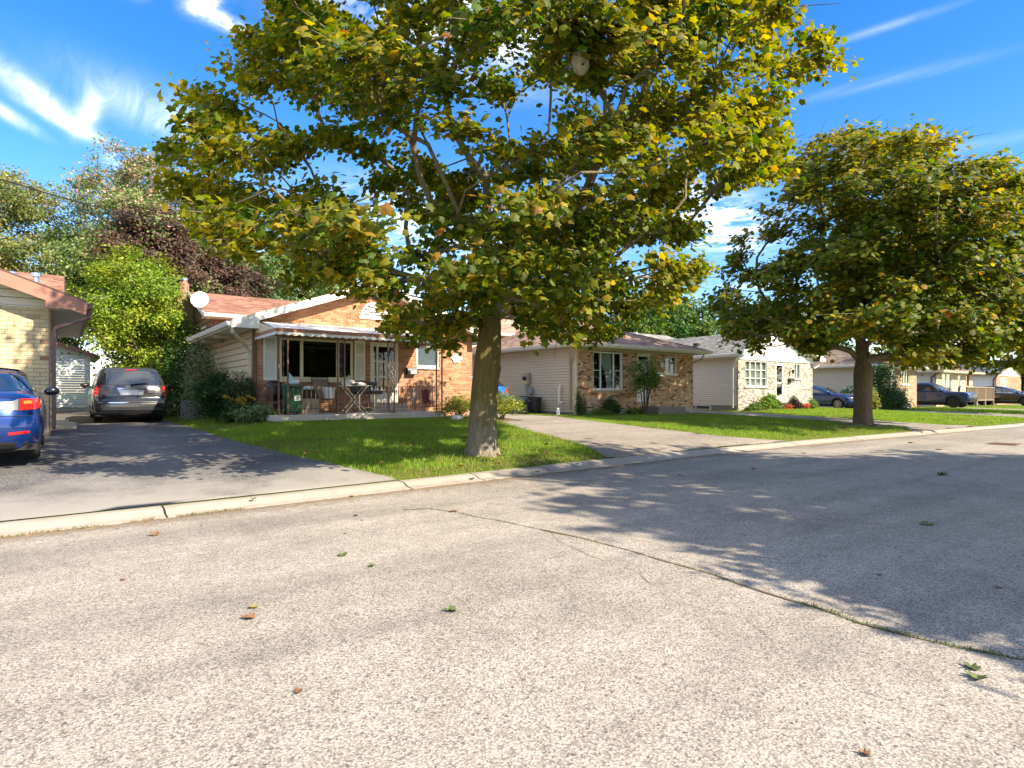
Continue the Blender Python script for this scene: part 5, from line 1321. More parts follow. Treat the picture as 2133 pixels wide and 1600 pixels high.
G_DK, G_MD, G_LT = (0.055, 0.095, 0.009), (0.10, 0.145, 0.011), (0.17, 0.20, 0.014)
OLV, YEL, ORG, BRN = (0.24, 0.20, 0.016), (0.40, 0.33, 0.02), (0.38, 0.20, 0.035), (0.16, 0.085, 0.03)
def in_poly(px, py, poly):
    r = False; n = len(poly)
    for i in range(n):
        (x0, y0), (x1, y1) = poly[i], poly[(i+1) % n]
        if (y0 > py) != (y1 > py) and px < (x1-x0)*(py-y0)/(y1-y0)+x0: r = not r
    return r
def outline(poly, pad):
    """keeps a crown to the outline it has when seen from the street"""
    def skip(c):
        D = .6032*c[0] + .7976*c[1]; r_ = .7976*c[0] - .6032*c[1]
        if D < .8: return True
        px, py = 1066.5 + 1237*r_/D, 818 - 1237*(c[2]-CAM_Z)/D
        p = pad*1237/D
        return not all(in_poly(px+a*p, py+b_*p, poly) for a, b_ in ((1, 0), (-1, 0), (0, .8), (0, -.8)))
    return skip
SIL1 = [(560, -60), (575, 40), (480, 60), (440, 90), (410, 125), (315, 160), (345, 200), (340, 270), (290, 380), (320, 415), (400, 410), (385, 440), (415, 505), (480, 525), (500, 575), (580, 590), (650, 610), (700, 600), (740, 615), (790, 610), (795, 725), (880, 735), (950, 745),
        (1000, 670), (1050, 650), (1080, 700), (1130, 720), (1200, 700), (1235, 725), (1300, 700), (1310, 650), (1400, 650), (1460, 605), (1485, 510), (1485, 440), (1500, 405), (1570, 395), (1640, 370), (1665, 310), (1620, 210), (1700, 220), (1800, 160), (1770, 110), (1715, 80), (1780, 15), (1690, 45), (1660, 0), (1640, -300), (1500, -1500), (600, -1500), (560, -300)]
SIL2 = [(1462, 595), (1490, 665), (1510, 715), (1560, 745), (1620, 705), (1680, 735), (1735, 735), (1765, 705), (1840, 705), (1860, 750), (1900, 770), (1960, 755), (2060, 765), (2400, 740), (2500, 500), (2300, 380), (2133, 335), (2095, 285), (2060, 315), (2010, 285), (1930, 258), (1860, 268), (1760, 245), (1700, 280), (1670, 315), (1635, 345), (1590, 370), (1550, 400), (1500, 435), (1510, 500), (1475, 540)]
def leaf_keep(poly, rr_seed=1, jit=14):
    pa = np.array(poly, float)
    def keep(P):
        rr = np.random.RandomState(rr_seed); D = .6032*P[:, 0] + .7976*P[:, 1]; r_ = .7976*P[:, 0] - .6032*P[:, 1]; D = np.maximum(D, .5)
        px = 1066.5 + 1237*r_/D; py = 818 - 1237*(P[:, 2]-CAM_Z)/D
        # a slowly varying ragged edge plus a little scatter
        px = px + 16*np.sin(py*.045) + 9*np.sin(py*.13+1) + rr.normal(0, jit, len(P)); py = py + 14*np.sin(px*.05) + 8*np.sin(px*.14) + rr.normal(0, jit, len(P))
        ins = np.zeros(len(P), bool); n = len(pa)
        for i in range(n):
            (x0, y0), (x1, y1) = pa[i], pa[(i+1) % n]
            c = ((y0 > py) != (y1 > py))
            if y1 != y0: ins ^= c & (px < (x1-x0)*(py-y0)/(y1-y0)+x0)
        return ins
    return keep
# T1 ---- the big maple on the lawn
T1X, T1Y = 6.45, 9.5; Z1 = g(T1X, T1Y)
def hue1(P, c, rr):
    # autumn colour further along on the outer and upper shoots
    d = np.hypot(P[:, 0]-T1X, P[:, 1]-T1Y)/6.2; a = np.clip((d-0.45)*1.3 + (P[:, 2]-4.5)*0.05, 0, 1)
    k = (rr.rand(len(P)) < a*0.5)[:, None]
    tgt = np.array([[0.30, 0.25, 0.016]])*rr.uniform(0.55, 1.5, (len(P), 1))
    c = np.where(k, c*0.35 + tgt*0.65, c)
    return c
_s1 = outline(SIL1, .14); _q = np.random.RandomState(99)
def skip1(c):
    if _s1(c) or c[1] > T1Y + (3.6 if c[0] > T1X - 2 else 4.6) or (c[1] > T1Y + 2.2 and c[2] > 6.8 and c[0] > T1X - 1.5) or c[2] > 10.0: return True
    D = .6032*c[0] + .7976*c[1]; px = 1066.5 + 1237*(.7976*c[0] - .6032*c[1])/D; py = 818 - 1237*(c[2]-CAM_Z)/D
    if D < 6.6: return True
    # the open heart of the crown, where the limbs show against the sky
    e = ((px-1000)/270)**2 + ((py-300)/230)**2
    return (e < 1 and _q.rand() < .55*(1-e)+.18) or math.sin(c[0]*1.9+c[2])*math.sin(c[2]*2.3-c[1]) > .88
def _npos():
    d = 7.6; u = (1208-1066.5)/1237; return (0.6032+0.7976*u)*d, (0.7976-0.6032*u)*d, CAM_Z + (818-128)/1237*d
NX, NY, NZ = _npos(); NESTC = [(NX-.05, NY-.2, NZ+.30), (NX+.2, NY-.3, NZ+.2), (NX-.1, NY+.1, NZ+.42), (NX+.35, NY-.05, NZ+.30), (NX-.4, NY+.2, NZ+.35), (NX+.15, NY-.25, NZ+.45), (NX+.5, NY+.3, NZ+.1)]
env1 = [(1.75+Z1, 0.9), (2.35+Z1, 3.2), (3.0+Z1, 4.6), (3.8+Z1, 5.6), (4.8+Z1, 6.5), (5.9+Z1, 6.9), (7.2+Z1, 6.7), (8.6+Z1, 5.8), (10.0+Z1, 4.2), (11.2+Z1, 2.6), (12.0+Z1, 0.8)]
T1 = tree('maple_tree', 'big green and gold maple on the front lawn before the orange brick house', (T1X, T1Y, Z1),
     [(0, 0, 0), (0.02, 0, .6), (0.06, -.02, 1.3), (0.14, -.04, 2.0), (0.19, -.02, 2.6), (0.20, 0.05, 3.4), (.18, .1, 4.3), (.2, .12, 5.4)], [.265, .262, .26, .245, .21, .15, .11, .07], env1, 880, 185, 0.112, TM_LO,
     [G_DK, G_MD, G_LT, OLV, YEL, ORG], [.30, .31, .19, .14, .045, .015], seed=5, shell=0.45, clump_r=(0.46, 0.19), extra=NESTC, barkm='bark_mossy', n_single=300, flare=1.6,
     knots=((0.55, -2.0, 0.28, -0.22), (0.8, -1.6, .2, .08), (1.75, -0.6, 0.12, 0.10)), r_tip=0.0125, r_pow=0.44, hue=hue1,
     keep=leaf_keep(SIL1, 3), skip=skip1)
# T2 ---- the second maple
T2X, T2Y = 23.6, 9.7; Z2 = g(T2X, T2Y)
env2 = [(1.9+Z2, 2.0), (2.3+Z2, 4.4), (3.2+Z2, 5.6), (4.6+Z2, 6.0), (6.0+Z2, 5.9), (7.4+Z2, 5.6), (8.8+Z2, 4.7), (10.0+Z2, 3.4), (10.9+Z2, 1.6)]
T2 = tree('maple_tree', 'round crowned maple on the verge in front of the pale grey brick house', (T2X, T2Y, Z2),
     [(0, 0, 0), (-.02, 0, .6), (0.0, 0, 1.3), (0.05, 0, 1.95), (0.05, 0, 2.5), (0.02, .1, 3.3), (0, .1, 4.5)], [.31, .30, .30, .32, .22, .16, .11], env2, 620, 170, 0.145, T_SIX,
     [G_DK, G_MD, G_LT, OLV, YEL, ORG], [.30, .32, .17, .17, .03, .01], seed=9, shell=0.5, clump_r=(0.54, 0.30), barkm='bark_maple', n_single=300, flare=1.3, r_tip=0.016, r_pow=0.47, keep=leaf_keep(SIL2, 4, 8), skip=lambda c, s=outline(SIL2, .2), q=np.random.RandomState(8): s(c) or (c[1] > T2Y + 2.6 and c[2] > 5.5) or (c[1] > T2Y - .5 and c[2] > 5 and q.rand() < .35),
     hue=lambda P, c, rr: np.where((rr.rand(len(P)) < np.clip((P[:, 2]-5.5)*0.10, 0, .5))[:, None], c*.4 + np.array([[.38, .27, .025]])*.6, c))
# T3 ---- the tree whose crown enters at the right edge, and the one across the street
tree('maple_tree', 'third maple at the right edge beyond the round crowned one', (46.5, 8.2, g(46.5, 8.2)), [(0, 0, 0), (0, 0, 1), (0, 0, 2), (0, 0, 3.2), (0, 0, 4.5)], [.3, .29, .28, .2, .12],
     [(2.6, 2.5), (3.2, 4.4), (5, 5.2), (7, 4.8), (9, 3.2), (10, 1)], 120, 120, 0.26, T_WIDE, [G_DK, G_MD, G_LT, OLV], seed=14, clump_r=(.7, .35), r_tip=.02)
tree('maple_tree', 'maple across the street that throws the big shadow on the road', (14.0, -6.6, 0.1), [(0, 0, 0), (0, 0, 1), (0, 0, 2), (0, 0, 3.2), (0, 0, 4.5)], [.3, .29, .28, .2, .12],
     [(2.5, 3.6), (3.2, 4.9), (4.4, 5.6), (6, 5.7), (7.6, 5.2), (9.2, 4.0), (10.4, 2.0)], 300, 150, 0.28, T_WIDE, [G_DK, G_MD, G_LT, OLV], seed=15, clump_r=(.72, .42), r_tip=.02)

tree('small_tree', 'dense round headed ornamental tree across the street behind the camera', (7.85, -2.85, 0.1), [(0, 0, 0), (0, 0, .6), (0, 0, 1.2), (0, 0, 1.9)], [.12, .11, .1, .06],
     [(1.3, 1.2), (1.9, 1.9), (2.8, 2.1), (3.6, 1.6), (4.1, .6)], 150, 260, 0.19, T_OVAL, [G_DK, G_MD, G_LT], seed=16, clump_r=(.36, .28), r_tip=.01, cat='small tree')
# backyard trees
def bgtree(label, x, y, env, n, per, leaf, palt, w=None, seed=1, wind=None, skip=None, tmpl=T_OVAL, leafm='small_foliage', th=3.0, tr=.25, name='tree', cr=(.8, .5), up=.5, rand=.9, stretch=(1, 1), hue=None, droop=.4, brm='bark_dark'):
    z0 = g(x, y); e = [(z0+a, b) for a, b in env]
    return tree(name, label, (x, y, z0), [(0, 0, 0), (0, 0, th*.5), (0, 0, th), (0, 0, th*1.6)], [tr, tr*.9, tr*.75, tr*.45], e, n, per, leaf, tmpl, palt, w, seed=seed, clump_r=cr, barkm='bark_dark', brm=brm,
                leafm=leafm, r_tip=.018, wind=wind, skip=skip, up=up, rand=rand, stretch=stretch, hue=hue, droop=droop)
SILV = [(0.21, 0.29, 0.09), (0.15, 0.23, 0.06), (0.29, 0.35, 0.15), (0.10, 0.18, 0.04)]
def hue_red(P, c, rr):
    k = (rr.rand(len(P)) < np.clip((P[:, 2]-8.6)*0.09, 0, .38))[:, None]
    return np.where(k, np.array([[.58, .38, .30]])*rr.uniform(.6, 1.3, (len(P), 1)), c)
bgtree('tall windswept silver maple with pinkish tips behind the minivan', 5.2, 36.5, [(3, 2.6), (4.5, 4.4), (6.5, 4.9), (8.5, 4.4), (10.5, 3.4), (12.2, 2.4), (13.8, .9)], 260, 330, .165, SILV, seed=21, wind=(-.16, .1, 0), hue=hue_red, tr=.35, droop=-.2)
bgtree('silvery green maple whose crown shows behind the big maple leaves', 12.0, 41, [(3, 3), (5, 4.5), (7.5, 4.8), (9.5, 3.6), (11, 1.5)], 170, 290, .18, SILV, seed=22, wind=(-.05, 0, 0), tr=.35)
bgtree('yellow green tree top between the silver maple and big maple', 8.6, 46, [(4, 3), (7, 4), (10, 3.8), (12.5, 3.2), (14.6, 1.5)], 80, 150, .28, [(.16, .20, .02), (.22, .24, .03), (.1, .15, .02)], seed=23)
bgtree('olive coloured tree at the left edge behind the cream house', -2.6, 41, [(3, 3.4), (5, 4.6), (8, 4.6), (10.5, 3.2), (12.4, 1.0)], 190, 300, .165, [(.28, .27, .08), (.20, .23, .06), (.36, .31, .12), (.13, .17, .03)], seed=24)
bgtree('bright lime green tree beside the garage behind the minivan', 2.35, 29.0, [(1.4, 1.7), (2.2, 2.5), (3.6, 2.8), (4.8, 2.4), (5.6, 1.8), (6.4, 1.0), (6.9, .4)], 130, 330, .115, [(.17, .26, .015), (.26, .33, .025), (.11, .20, .012), (.34, .36, .04)], [.3, .3, .25, .15], seed=25, cr=(.42, .36), tr=.14, th=1.4, rand=.8, droop=.2, skip=outline([(215, 900), (205, 720), (190, 690), (110, 680), (100, 560), (180, 500), (300, 480), (420, 520), (420, 900)], .25))
bgtree('dark green understory tree behind the lime tree and garage', 3.4, 34, [(.8, 2.4), (2.5, 3.0), (5, 3.0), (6.5, 1.2)], 70, 190, .2, [(.03, .07, .01), (.06, .11, .015), (.09, .14, .02)], seed=26)
PURP = [(.10, .052, .045), (.07, .035, .032), (.15, .085, .06), (.17, .13, .075)]
bgtree('dark purple leaved maple in front of the silver maples', 3.5, 34.4, [(5.6, 1.4), (7.0, 1.9), (8.2, 1.7), (9.2, 1.2), (9.9, .4)], 90, 330, .14, PURP, seed=27, th=5, cr=(.6, .45), tmpl=T_WIDE)
bgtree('broad purple leaved maple behind the satellite dish and chimney', 6.3, 34.6, [(2, 2.2), (4, 3.0), (5.6, 2.9), (6.9, 2.2), (7.8, .9)], 140, 330, .145, PURP, seed=28, cr=(.65, .5), tmpl=T_WIDE)
bgtree('loose pale green tree above the orange house roof', 14.5, 43, [(3, 3.0), (5, 4.2), (7.5, 3.8), (9.2, 2.4), (10.4, .8)], 60, 130, .26, SILV + [(.12, .2, .05)], seed=29, cr=(.8, .5))
bgtree('green tree standing behind the second house roof', 49.0, 45, [(2, 4), (5, 6.5), (8, 6.8), (10.5, 5.2), (12.5, 2)], 120, 150, .42, [(.05, .11, .015), (.09, .16, .02), (.03, .07, .01), (.14, .2, .03)], seed=30, cr=(1.2, .8), tr=.4)
bgtree('green tree between the second and third house roofs', 58, 43, [(2, 4), (5, 6), (8, 6), (10.3, 4.4), (11.6, 2)], 110, 150, .42, [(.05, .11, .015), (.09, .16, .02), (.03, .07, .01), (.16, .21, .03)], seed=31, cr=(1.2, .8), tr=.4)
bgtree('small purple leaved tree showing past the big maple trunk', 29.5, 38, [(3, 2.6), (5, 3.4), (7, 3.2), (8.6, 1.2)], 60, 170, .24, PURP, seed=32)
bgtree('dense green tree behind the second house and big maple', 38.0, 46, [(2, 4), (4.5, 6), (7.5, 5.8), (9.4, 3.6)], 90, 150, .38, [(.04, .09, .012), (.08, .14, .02), (.12, .18, .03)], seed=33, cr=(1.1, .7))
for i, (x, y, hh, r_, pl, lab) in enumerate([(76, 44, 9.5, 5.5, [(.04, .08, .01), (.07, .12, .015)], 'dark green tree behind the third and fourth houses'), (92, 46, 10, 6, [(.04, .08, .01), (.06, .1, .015)], 'dark tree behind the brown brick house'),
        (112, 47, 9.5, 7, [(.05, .09, .01), (.08, .12, .02)], 'green tree behind the tan stone house'), (128, 44, 11, 7, [(.22, .22, .02), (.16, .2, .02)], 'yellow green tree behind the farthest dark grey roof'),
        (150, 46, 10, 8, [(.05, .09, .01), (.09, .13, .02)], 'hazy green tree at the far right skyline'), (104, 20, 8, 5, [(.04, .08, .01), (.08, .12, .02)], 'far green tree by the street at the right edge')]):
    bgtree(lab, x, y, [(1.5, r_*.6), (3.5, r_), (6, r_), (hh-1.5, r_*.7), (hh, r_*.2)], 60, 150, .55, pl, seed=40+i, cr=(1.4, .9), tr=.4)

# wasp nest in the big maple
def nest():
    x, y, z = 5.73, 5.1, 6.2
    # direction of the photo pixel (1208, 128) at 7.5 m depth
    d = 7.6; u = (1208-1066.5)/1237; x = (0.6032+0.7976*u)*d; y = (0.7976-0.6032*u)*d; z = CAM_Z + (818-128)/1237*d
    t = thing('wasp_nest', 'grey papery wasp nest hanging high in the big maple', 'wasp nest', (x, y, z+.16))
    m = MB(); m.blob((x, y, z+.02), .112, .112, .15, 20, 14, .06); m.blob((x+.02, y, z-.03), .106, .108, .135, 20, 14, .07); m.build('nest_shell', 'nest_paper', t, smooth=60)
    m = MB(); m.lathe([(.022, 0), (.02, -.012)], (x-.05, y-.105, z-.09), seg=10); m.build('nest_entrance', 'black_iron', t)
    m = MB(); m.tube([(x-.5, y+.3, z+.22), (x, y, z+.17), (x+.45, y+.3, z+.34), (x+.8, y+.9, z+.5)], [.006, .010, .012, .014], 6); m.build('branch', 'bark_branch', T1)
nest()

# ---------------------------------------------------------------- shrubs and bed plants
def shrub(name, label, x, y, w, d, h, n, leaf, palt, wts=None, seed=1, stems=7, tmpl=T_OVAL, leafm='small_foliage', zlo=0.12, group=None, cat='shrub', up=.5, rand=.9, spiky=0.0, hollow=.45, part='foliage', droop=.3, z0=None):
    rr = np.random.RandomState(seed); z0 = g(x, y) if z0 is None else z0; T = thing(name, label, cat, (x, y, z0), group=group)
    m = MB(); tips = []
    for k in range(stems):
        a = rr.uniform(0, 6.28); q = rr.uniform(.3, .95); e = (x + w*q*math.cos(a)*.8, y + d*q*math.sin(a)*.8, z0 + h*rr.uniform(.55, .95)); b = (x + rr.uniform(-.08, .08), y + rr.uniform(-.08, .08), z0-.03)
        c = tuple((p+q_)/2 + rr.uniform(-.06, .06) for p, q_ in zip(b, e)); m.tube([b, c, e], [.018, .012, .005], 5); tips.append(e)
    m.build('stems', 'bark_dark', T)
    # leaves in lumps over an ellipsoid shell
    nl = max(8, int(n/90)); a = rr.uniform(0, 6.28, nl); ph = np.arccos(rr.uniform(-.25, 1, nl)); q = rr.rand(nl)**hollow
    L_ = np.c_[x + w*q*np.sin(ph)*np.cos(a), y + d*q*np.sin(ph)*np.sin(a), z0 + h*(zlo + (1-zlo)*np.clip(q*np.cos(ph)*.8+.25, 0, 1))]
    ci = rr.randint(0, nl, n); s = np.array([w*.22, d*.22, h*.13])
    P = L_[ci] + rr.normal(0, 1, (n, 3))*s
    if spiky: P[:, 2] += spiky*rr.rand(n)**3*h
    P[:, 2] = np.maximum(P[:, 2], z0 + .02)
    cols = pal(n, rr, palt, wts); tint = rr.normal(0, .15, nl)[ci][:, None]; cols = np.clip(cols*(1+tint), .003, .9)
    fr = leaf_frames(P, np.array([x, y, z0 + h*.3]), rr, up=up, rand=rand, droop=droop)
    leaf_cloud(part, P, fr, leaf*(1+rr.uniform(-.35, .35, n)), tmpl, cols, leafm, T, (x, y, z0), rr)
    return T
DG = [(.025, .06, .012), (.04, .085, .018), (.06, .11, .02)]
VAR = [(.28, .30, .16), (.16, .20, .07), (.36, .34, .20), (.08, .13, .03)]
shrub('shrub', 'dark leafy hedge shrub just right of the minivan', 3.75, 25.6, .85, 1.9, 2.9, 9000, .10, [(.02, .05, .008), (.04, .09, .012), (.07, .13, .015)], seed=51, stems=12)
shrub('shrub', 'tall variegated pale shrub behind the fern bush by the tan siding', 3.75, 22.6, .55, .9, 2.35, 6000, .075, VAR, seed=52, stems=12, spiky=.12)
shrub('shrub', 'pale yellowish shrub above the right side of the minivan', 3.3, 28.4, .75, .9, 3.1, 5000, .10, VAR + [(.3, .3, .06)], seed=57, stems=10, spiky=.1)
# feathery dark fern bush (tall asparagus-like) with fine drooping sprays
def ferny(label, x, y, w, d, h, n, seed, cols, leaf=.05):
    rr = np.random.RandomState(seed); z0 = g(x, y); T = thing('shrub', label, 'shrub', (x, y, z0)); m = MB(); P = []
    for k in range(60):
        a = rr.uniform(0, 6.28); q = rr.uniform(.2, 1); H_ = h*rr.uniform(.65, 1.05); pts = []
        for i in range(8):
            t = i/7; rad = q*t**1.4; pts.append(np.array([x + w*rad*math.cos(a), y + d*rad*math.sin(a), z0 + H_*(t*1.25 - .38*t**3*(.6+q))]))
        m.tube([tuple(p) for p in pts], [.010, .009, .008, .007, .006, .005, .004, .002], 4)
        for j in range(int(n/60)):
            t = rr.uniform(.18, 1)*7; i = min(6, int(t)); p = pts[i] + (pts[i+1]-pts[i])*(t-i); s = .16*(1.15 - t/7) + .03
            P.append(p + rr.normal(0, 1, 3)*np.array([s, s, s*.6]))
    m.build('stems', 'bark_dark', T); P = np.array(P); N = len(P)
    fr = leaf_frames(P, np.array([x, y, z0]), rr, up=.3, rand=1.2, droop=.3); V, F = T_OVAL; Vn = V.copy(); Vn[:, 0] *= .45
    leaf_cloud('foliage', P, fr, leaf*(1+rr.uniform(-.3, .4, N)), (Vn, F), pal(N, rr, cols), 'small_foliage', T, (x, y, z0), rr)
    return T
ferny('tall feathery dark green bush between driveway and downspout', 3.72, 19.6, .75, .75, 1.62, 15000, 53, [(.02, .055, .012), (.035, .08, .02), (.05, .10, .025)], .085)
ferny('smaller feathery bush with upright tips beside the white downspout', 4.12, 18.6, .5, .5, 1.55, 7000, 54, [(.03, .065, .02), (.05, .09, .03), (.10, .13, .06)], .075)
shrub('shrub', 'low pale green leafy bush at the left corner of the porch slab', 4.3, 17.15, .55, .42, .48, 2600, .085, [(.16, .22, .09), (.10, .16, .05), (.24, .30, .15)], seed=55, stems=8)
shrub('shrub', 'dark undergrowth below the feathery bushes', 3.95, 18.2, .42, .5, .55, 2200, .09, DG, seed=56)
def goldenrod():
    x, y = 3.85, 17.9; z = g(x, y); t = thing('goldenrod', 'arching goldenrod with yellow plumes before the feathery bush', 'flower', (x, y, z)); rr = random.Random(5); m = MB(); tips = []
    for k in range(7): e = (x + rr.uniform(-.35, .35), y + rr.uniform(-.2, .2), z + rr.uniform(.55, .8)); m.tube([(x, y, z), ((x+e[0])/2, y, z+.45), e], [.006, .005, .003], 4); tips.append(e)
    m.build('stems', 'green_leaf', t); r2 = np.random.RandomState(3); P = []
    for e in tips[:5]:
        for j in range(110): s = r2.rand(); P.append(np.array(e) + np.array([.22*s, -.05*s, -.10*s*s]) + r2.normal(0, .022, 3))
    P = np.array(P); n = len(P); leaf_cloud('flower_plumes', P, leaf_frames(P, np.array([x, y, z]), r2), np.full(n, .03), T_OVAL, pal(n, r2, [(.7, .45, .02), (.6, .36, .02), (.75, .55, .08)]), 'small_foliage', t, (x, y, z), r2)
goldenrod()
YG = [(.25, .26, .02), (.17, .22, .02), (.33, .30, .04), (.09, .14, .015)]
shrub('shrub', 'yellow green barberry left of the big maple trunk', 10.15, 16.2, .75, .5, .66, 3600, .06, YG, seed=61, stems=12, spiky=.1, zlo=.3)
shrub('shrub', 'yellow green barberry right of the big maple trunk', 10.9, 15.0, .72, .55, .75, 4200, .06, YG, seed=62, stems=14, spiky=.1, zlo=.35)
shrub('shrub', 'small round clipped dark bush under the big window of the mixed brick house', 17.35, 16.45, .34, .34, .66, 3600, .05, DG, seed=63, rand=.6, hollow=.15)
shrub('shrub', 'narrow ivy like plant climbing the corner by the beige siding', 16.0, 16.75, .2, .15, .95, 1100, .07, [(.04, .09, .015), (.07, .14, .02)], seed=64)
shrub('shrub', 'low leafy border plants at the left brick corner of the mixed brick house', 16.6, 16.35, .55, .22, .28, 1100, .09, [(.09, .16, .02), (.14, .2, .04)], seed=65)
shrub('shrub', 'low bright green plants right of the round clipped bush', 18.6, 16.2, .5, .22, .24, 900, .09, [(.10, .18, .02), (.18, .24, .04)], seed=66)
def rose_tree(x, y, label, seed, h=2.0):
    rr = np.random.RandomState(seed); z0 = g(x, y); T = thing('small_tree', label, 'small tree', (x, y, z0)); m = MB(); C = []
    for k in range(11):
        a = rr.uniform(0, 6.28); q = rr.uniform(.25, .8); e = np.array([x+q*math.cos(a), y+q*math.sin(a)*.6, z0+h*rr.uniform(.55, 1.0)]); b = np.array([x+.08*math.cos(a), y+.08*math.sin(a), z0]); c = (b+e)/2 + np.array([0, 0, .25])
        m.tube([tuple(b), tuple(c), tuple(e)], [.022, .016, .006], 5); C += [e, (c+e)/2+rr.normal(0, .1, 3), e + rr.normal(0, .18, 3)]
    m.build('branches', 'bark_dark', T); C = np.array(C); n = 3200; ci = rr.randint(0, len(C), n); P = C[ci] + rr.normal(0, 1, (n, 3))*np.array([.17, .15, .13])
    leaf_cloud('crown', P, leaf_frames(P, np.array([x, y, z0+h*.6]), rr), .085*(1+rr.uniform(-.3, .3, n)), T_OVAL, pal(n, rr, [(.06, .12, .012), (.11, .18, .02), (.18, .23, .03), (.035, .08, .01)]), 'small_foliage', T, (x, y, z0), rr)
rose_tree(18.75, 15.9, 'thin multi stem shrub tree growing before the white door of the mixed brick house', 67, 2.1)
shrub('flower_bed', 'clump of green lily leaves left of the door at the pale brick house', 29.6, 16.7, .7, .35, .62, 1800, .16, [(.13, .22, .03), (.2, .28, .05), (.08, .15, .02)], seed=71, cat='plants', spiky=.3)
shrub('flower_bed', 'low mixed green plants before the pale brick window', 28.4, 16.75, .8, .3, .34, 1400, .10, [(.08, .15, .02), (.15, .2, .05)], seed=72, cat='plants')
shrub('flower_bed', 'dark purple leaved clump by the pale brick house door', 31.4, 16.4, .35, .3, .6, 800, .12, [(.06, .03, .05), (.10, .05, .06), (.06, .1, .04)], seed=73, cat='plants')
shrub('flower_bed', 'bed plant with red flowers left of the white door step', 30.75, 16.35, .3, .2, .32, 500, .08, [(.6, .05, .03), (.1, .18, .03), (.5, .06, .03)], seed=74, cat='plants')
shrub('flower_bed', 'bed plant with red flowers right of the purple clump', 32.3, 16.2, .4, .2, .3, 500, .08, [(.6, .05, .03), (.12, .2, .04), (.55, .08, .05)], seed=75, cat='plants')
shrub('flower_bed', 'tall green plants beside the pale concrete step', 33.2, 16.3, .45, .25, .5, 900, .11, [(.09, .17, .03), (.16, .22, .06)], seed=76, cat='plants', spiky=.2)
def topiary():
    x, y = 36.75, 15.3; z = g(x, y); t = thing('small_tree', 'flat topped blue green weeping shrub before the navy car', 'small tree', (x, y, z)); rr = np.random.RandomState(7)
    m = MB(); m.tube([(x, y, z), (x+.05, y, z+.6), (x, y, z+1.1)], [.05, .045, .03], 6); m.build('stem', 'bark_dark', t); n = 3000
    a = rr.uniform(0, 6.28, n); q = rr.rand(n)**.5; P = np.c_[x + 1.0*q*np.cos(a), y + .8*q*np.sin(a), z + 1.05 + .33*np.sqrt(1-q*q)*rr.rand(n) + rr.normal(0, .05, n)]
    leaf_cloud('crown', P, leaf_frames(P, np.array([x, y, z+.6]), rr), .11*(1+rr.uniform(-.3, .3, n)), T_OVAL, pal(n, rr, [(.09, .16, .11), (.05, .10, .06), (.14, .22, .15)]), 'small_foliage', t, (x, y, z), rr)
topiary()
shrub('shrub', 'yellow green wispy shrub below the flat topped one', 36.4, 14.6, .45, .4, 1.1, 1500, .12, [(.22, .22, .05), (.15, .18, .03), (.3, .28, .08)], seed=77, spiky=.3)
shrub('shrub', 'tall dark evergreen beside the second maple trunk', 40.6, 15.6, 1.0, .8, 2.5, 6500, .12, DG, seed=78, rand=.7, hollow=.25)
shrub('shrub', 'lower dark evergreen spreading right of the tall one', 42.9, 15.8, 1.3, .7, 1.2, 5000, .12, DG, seed=79, rand=.7, hollow=.25)

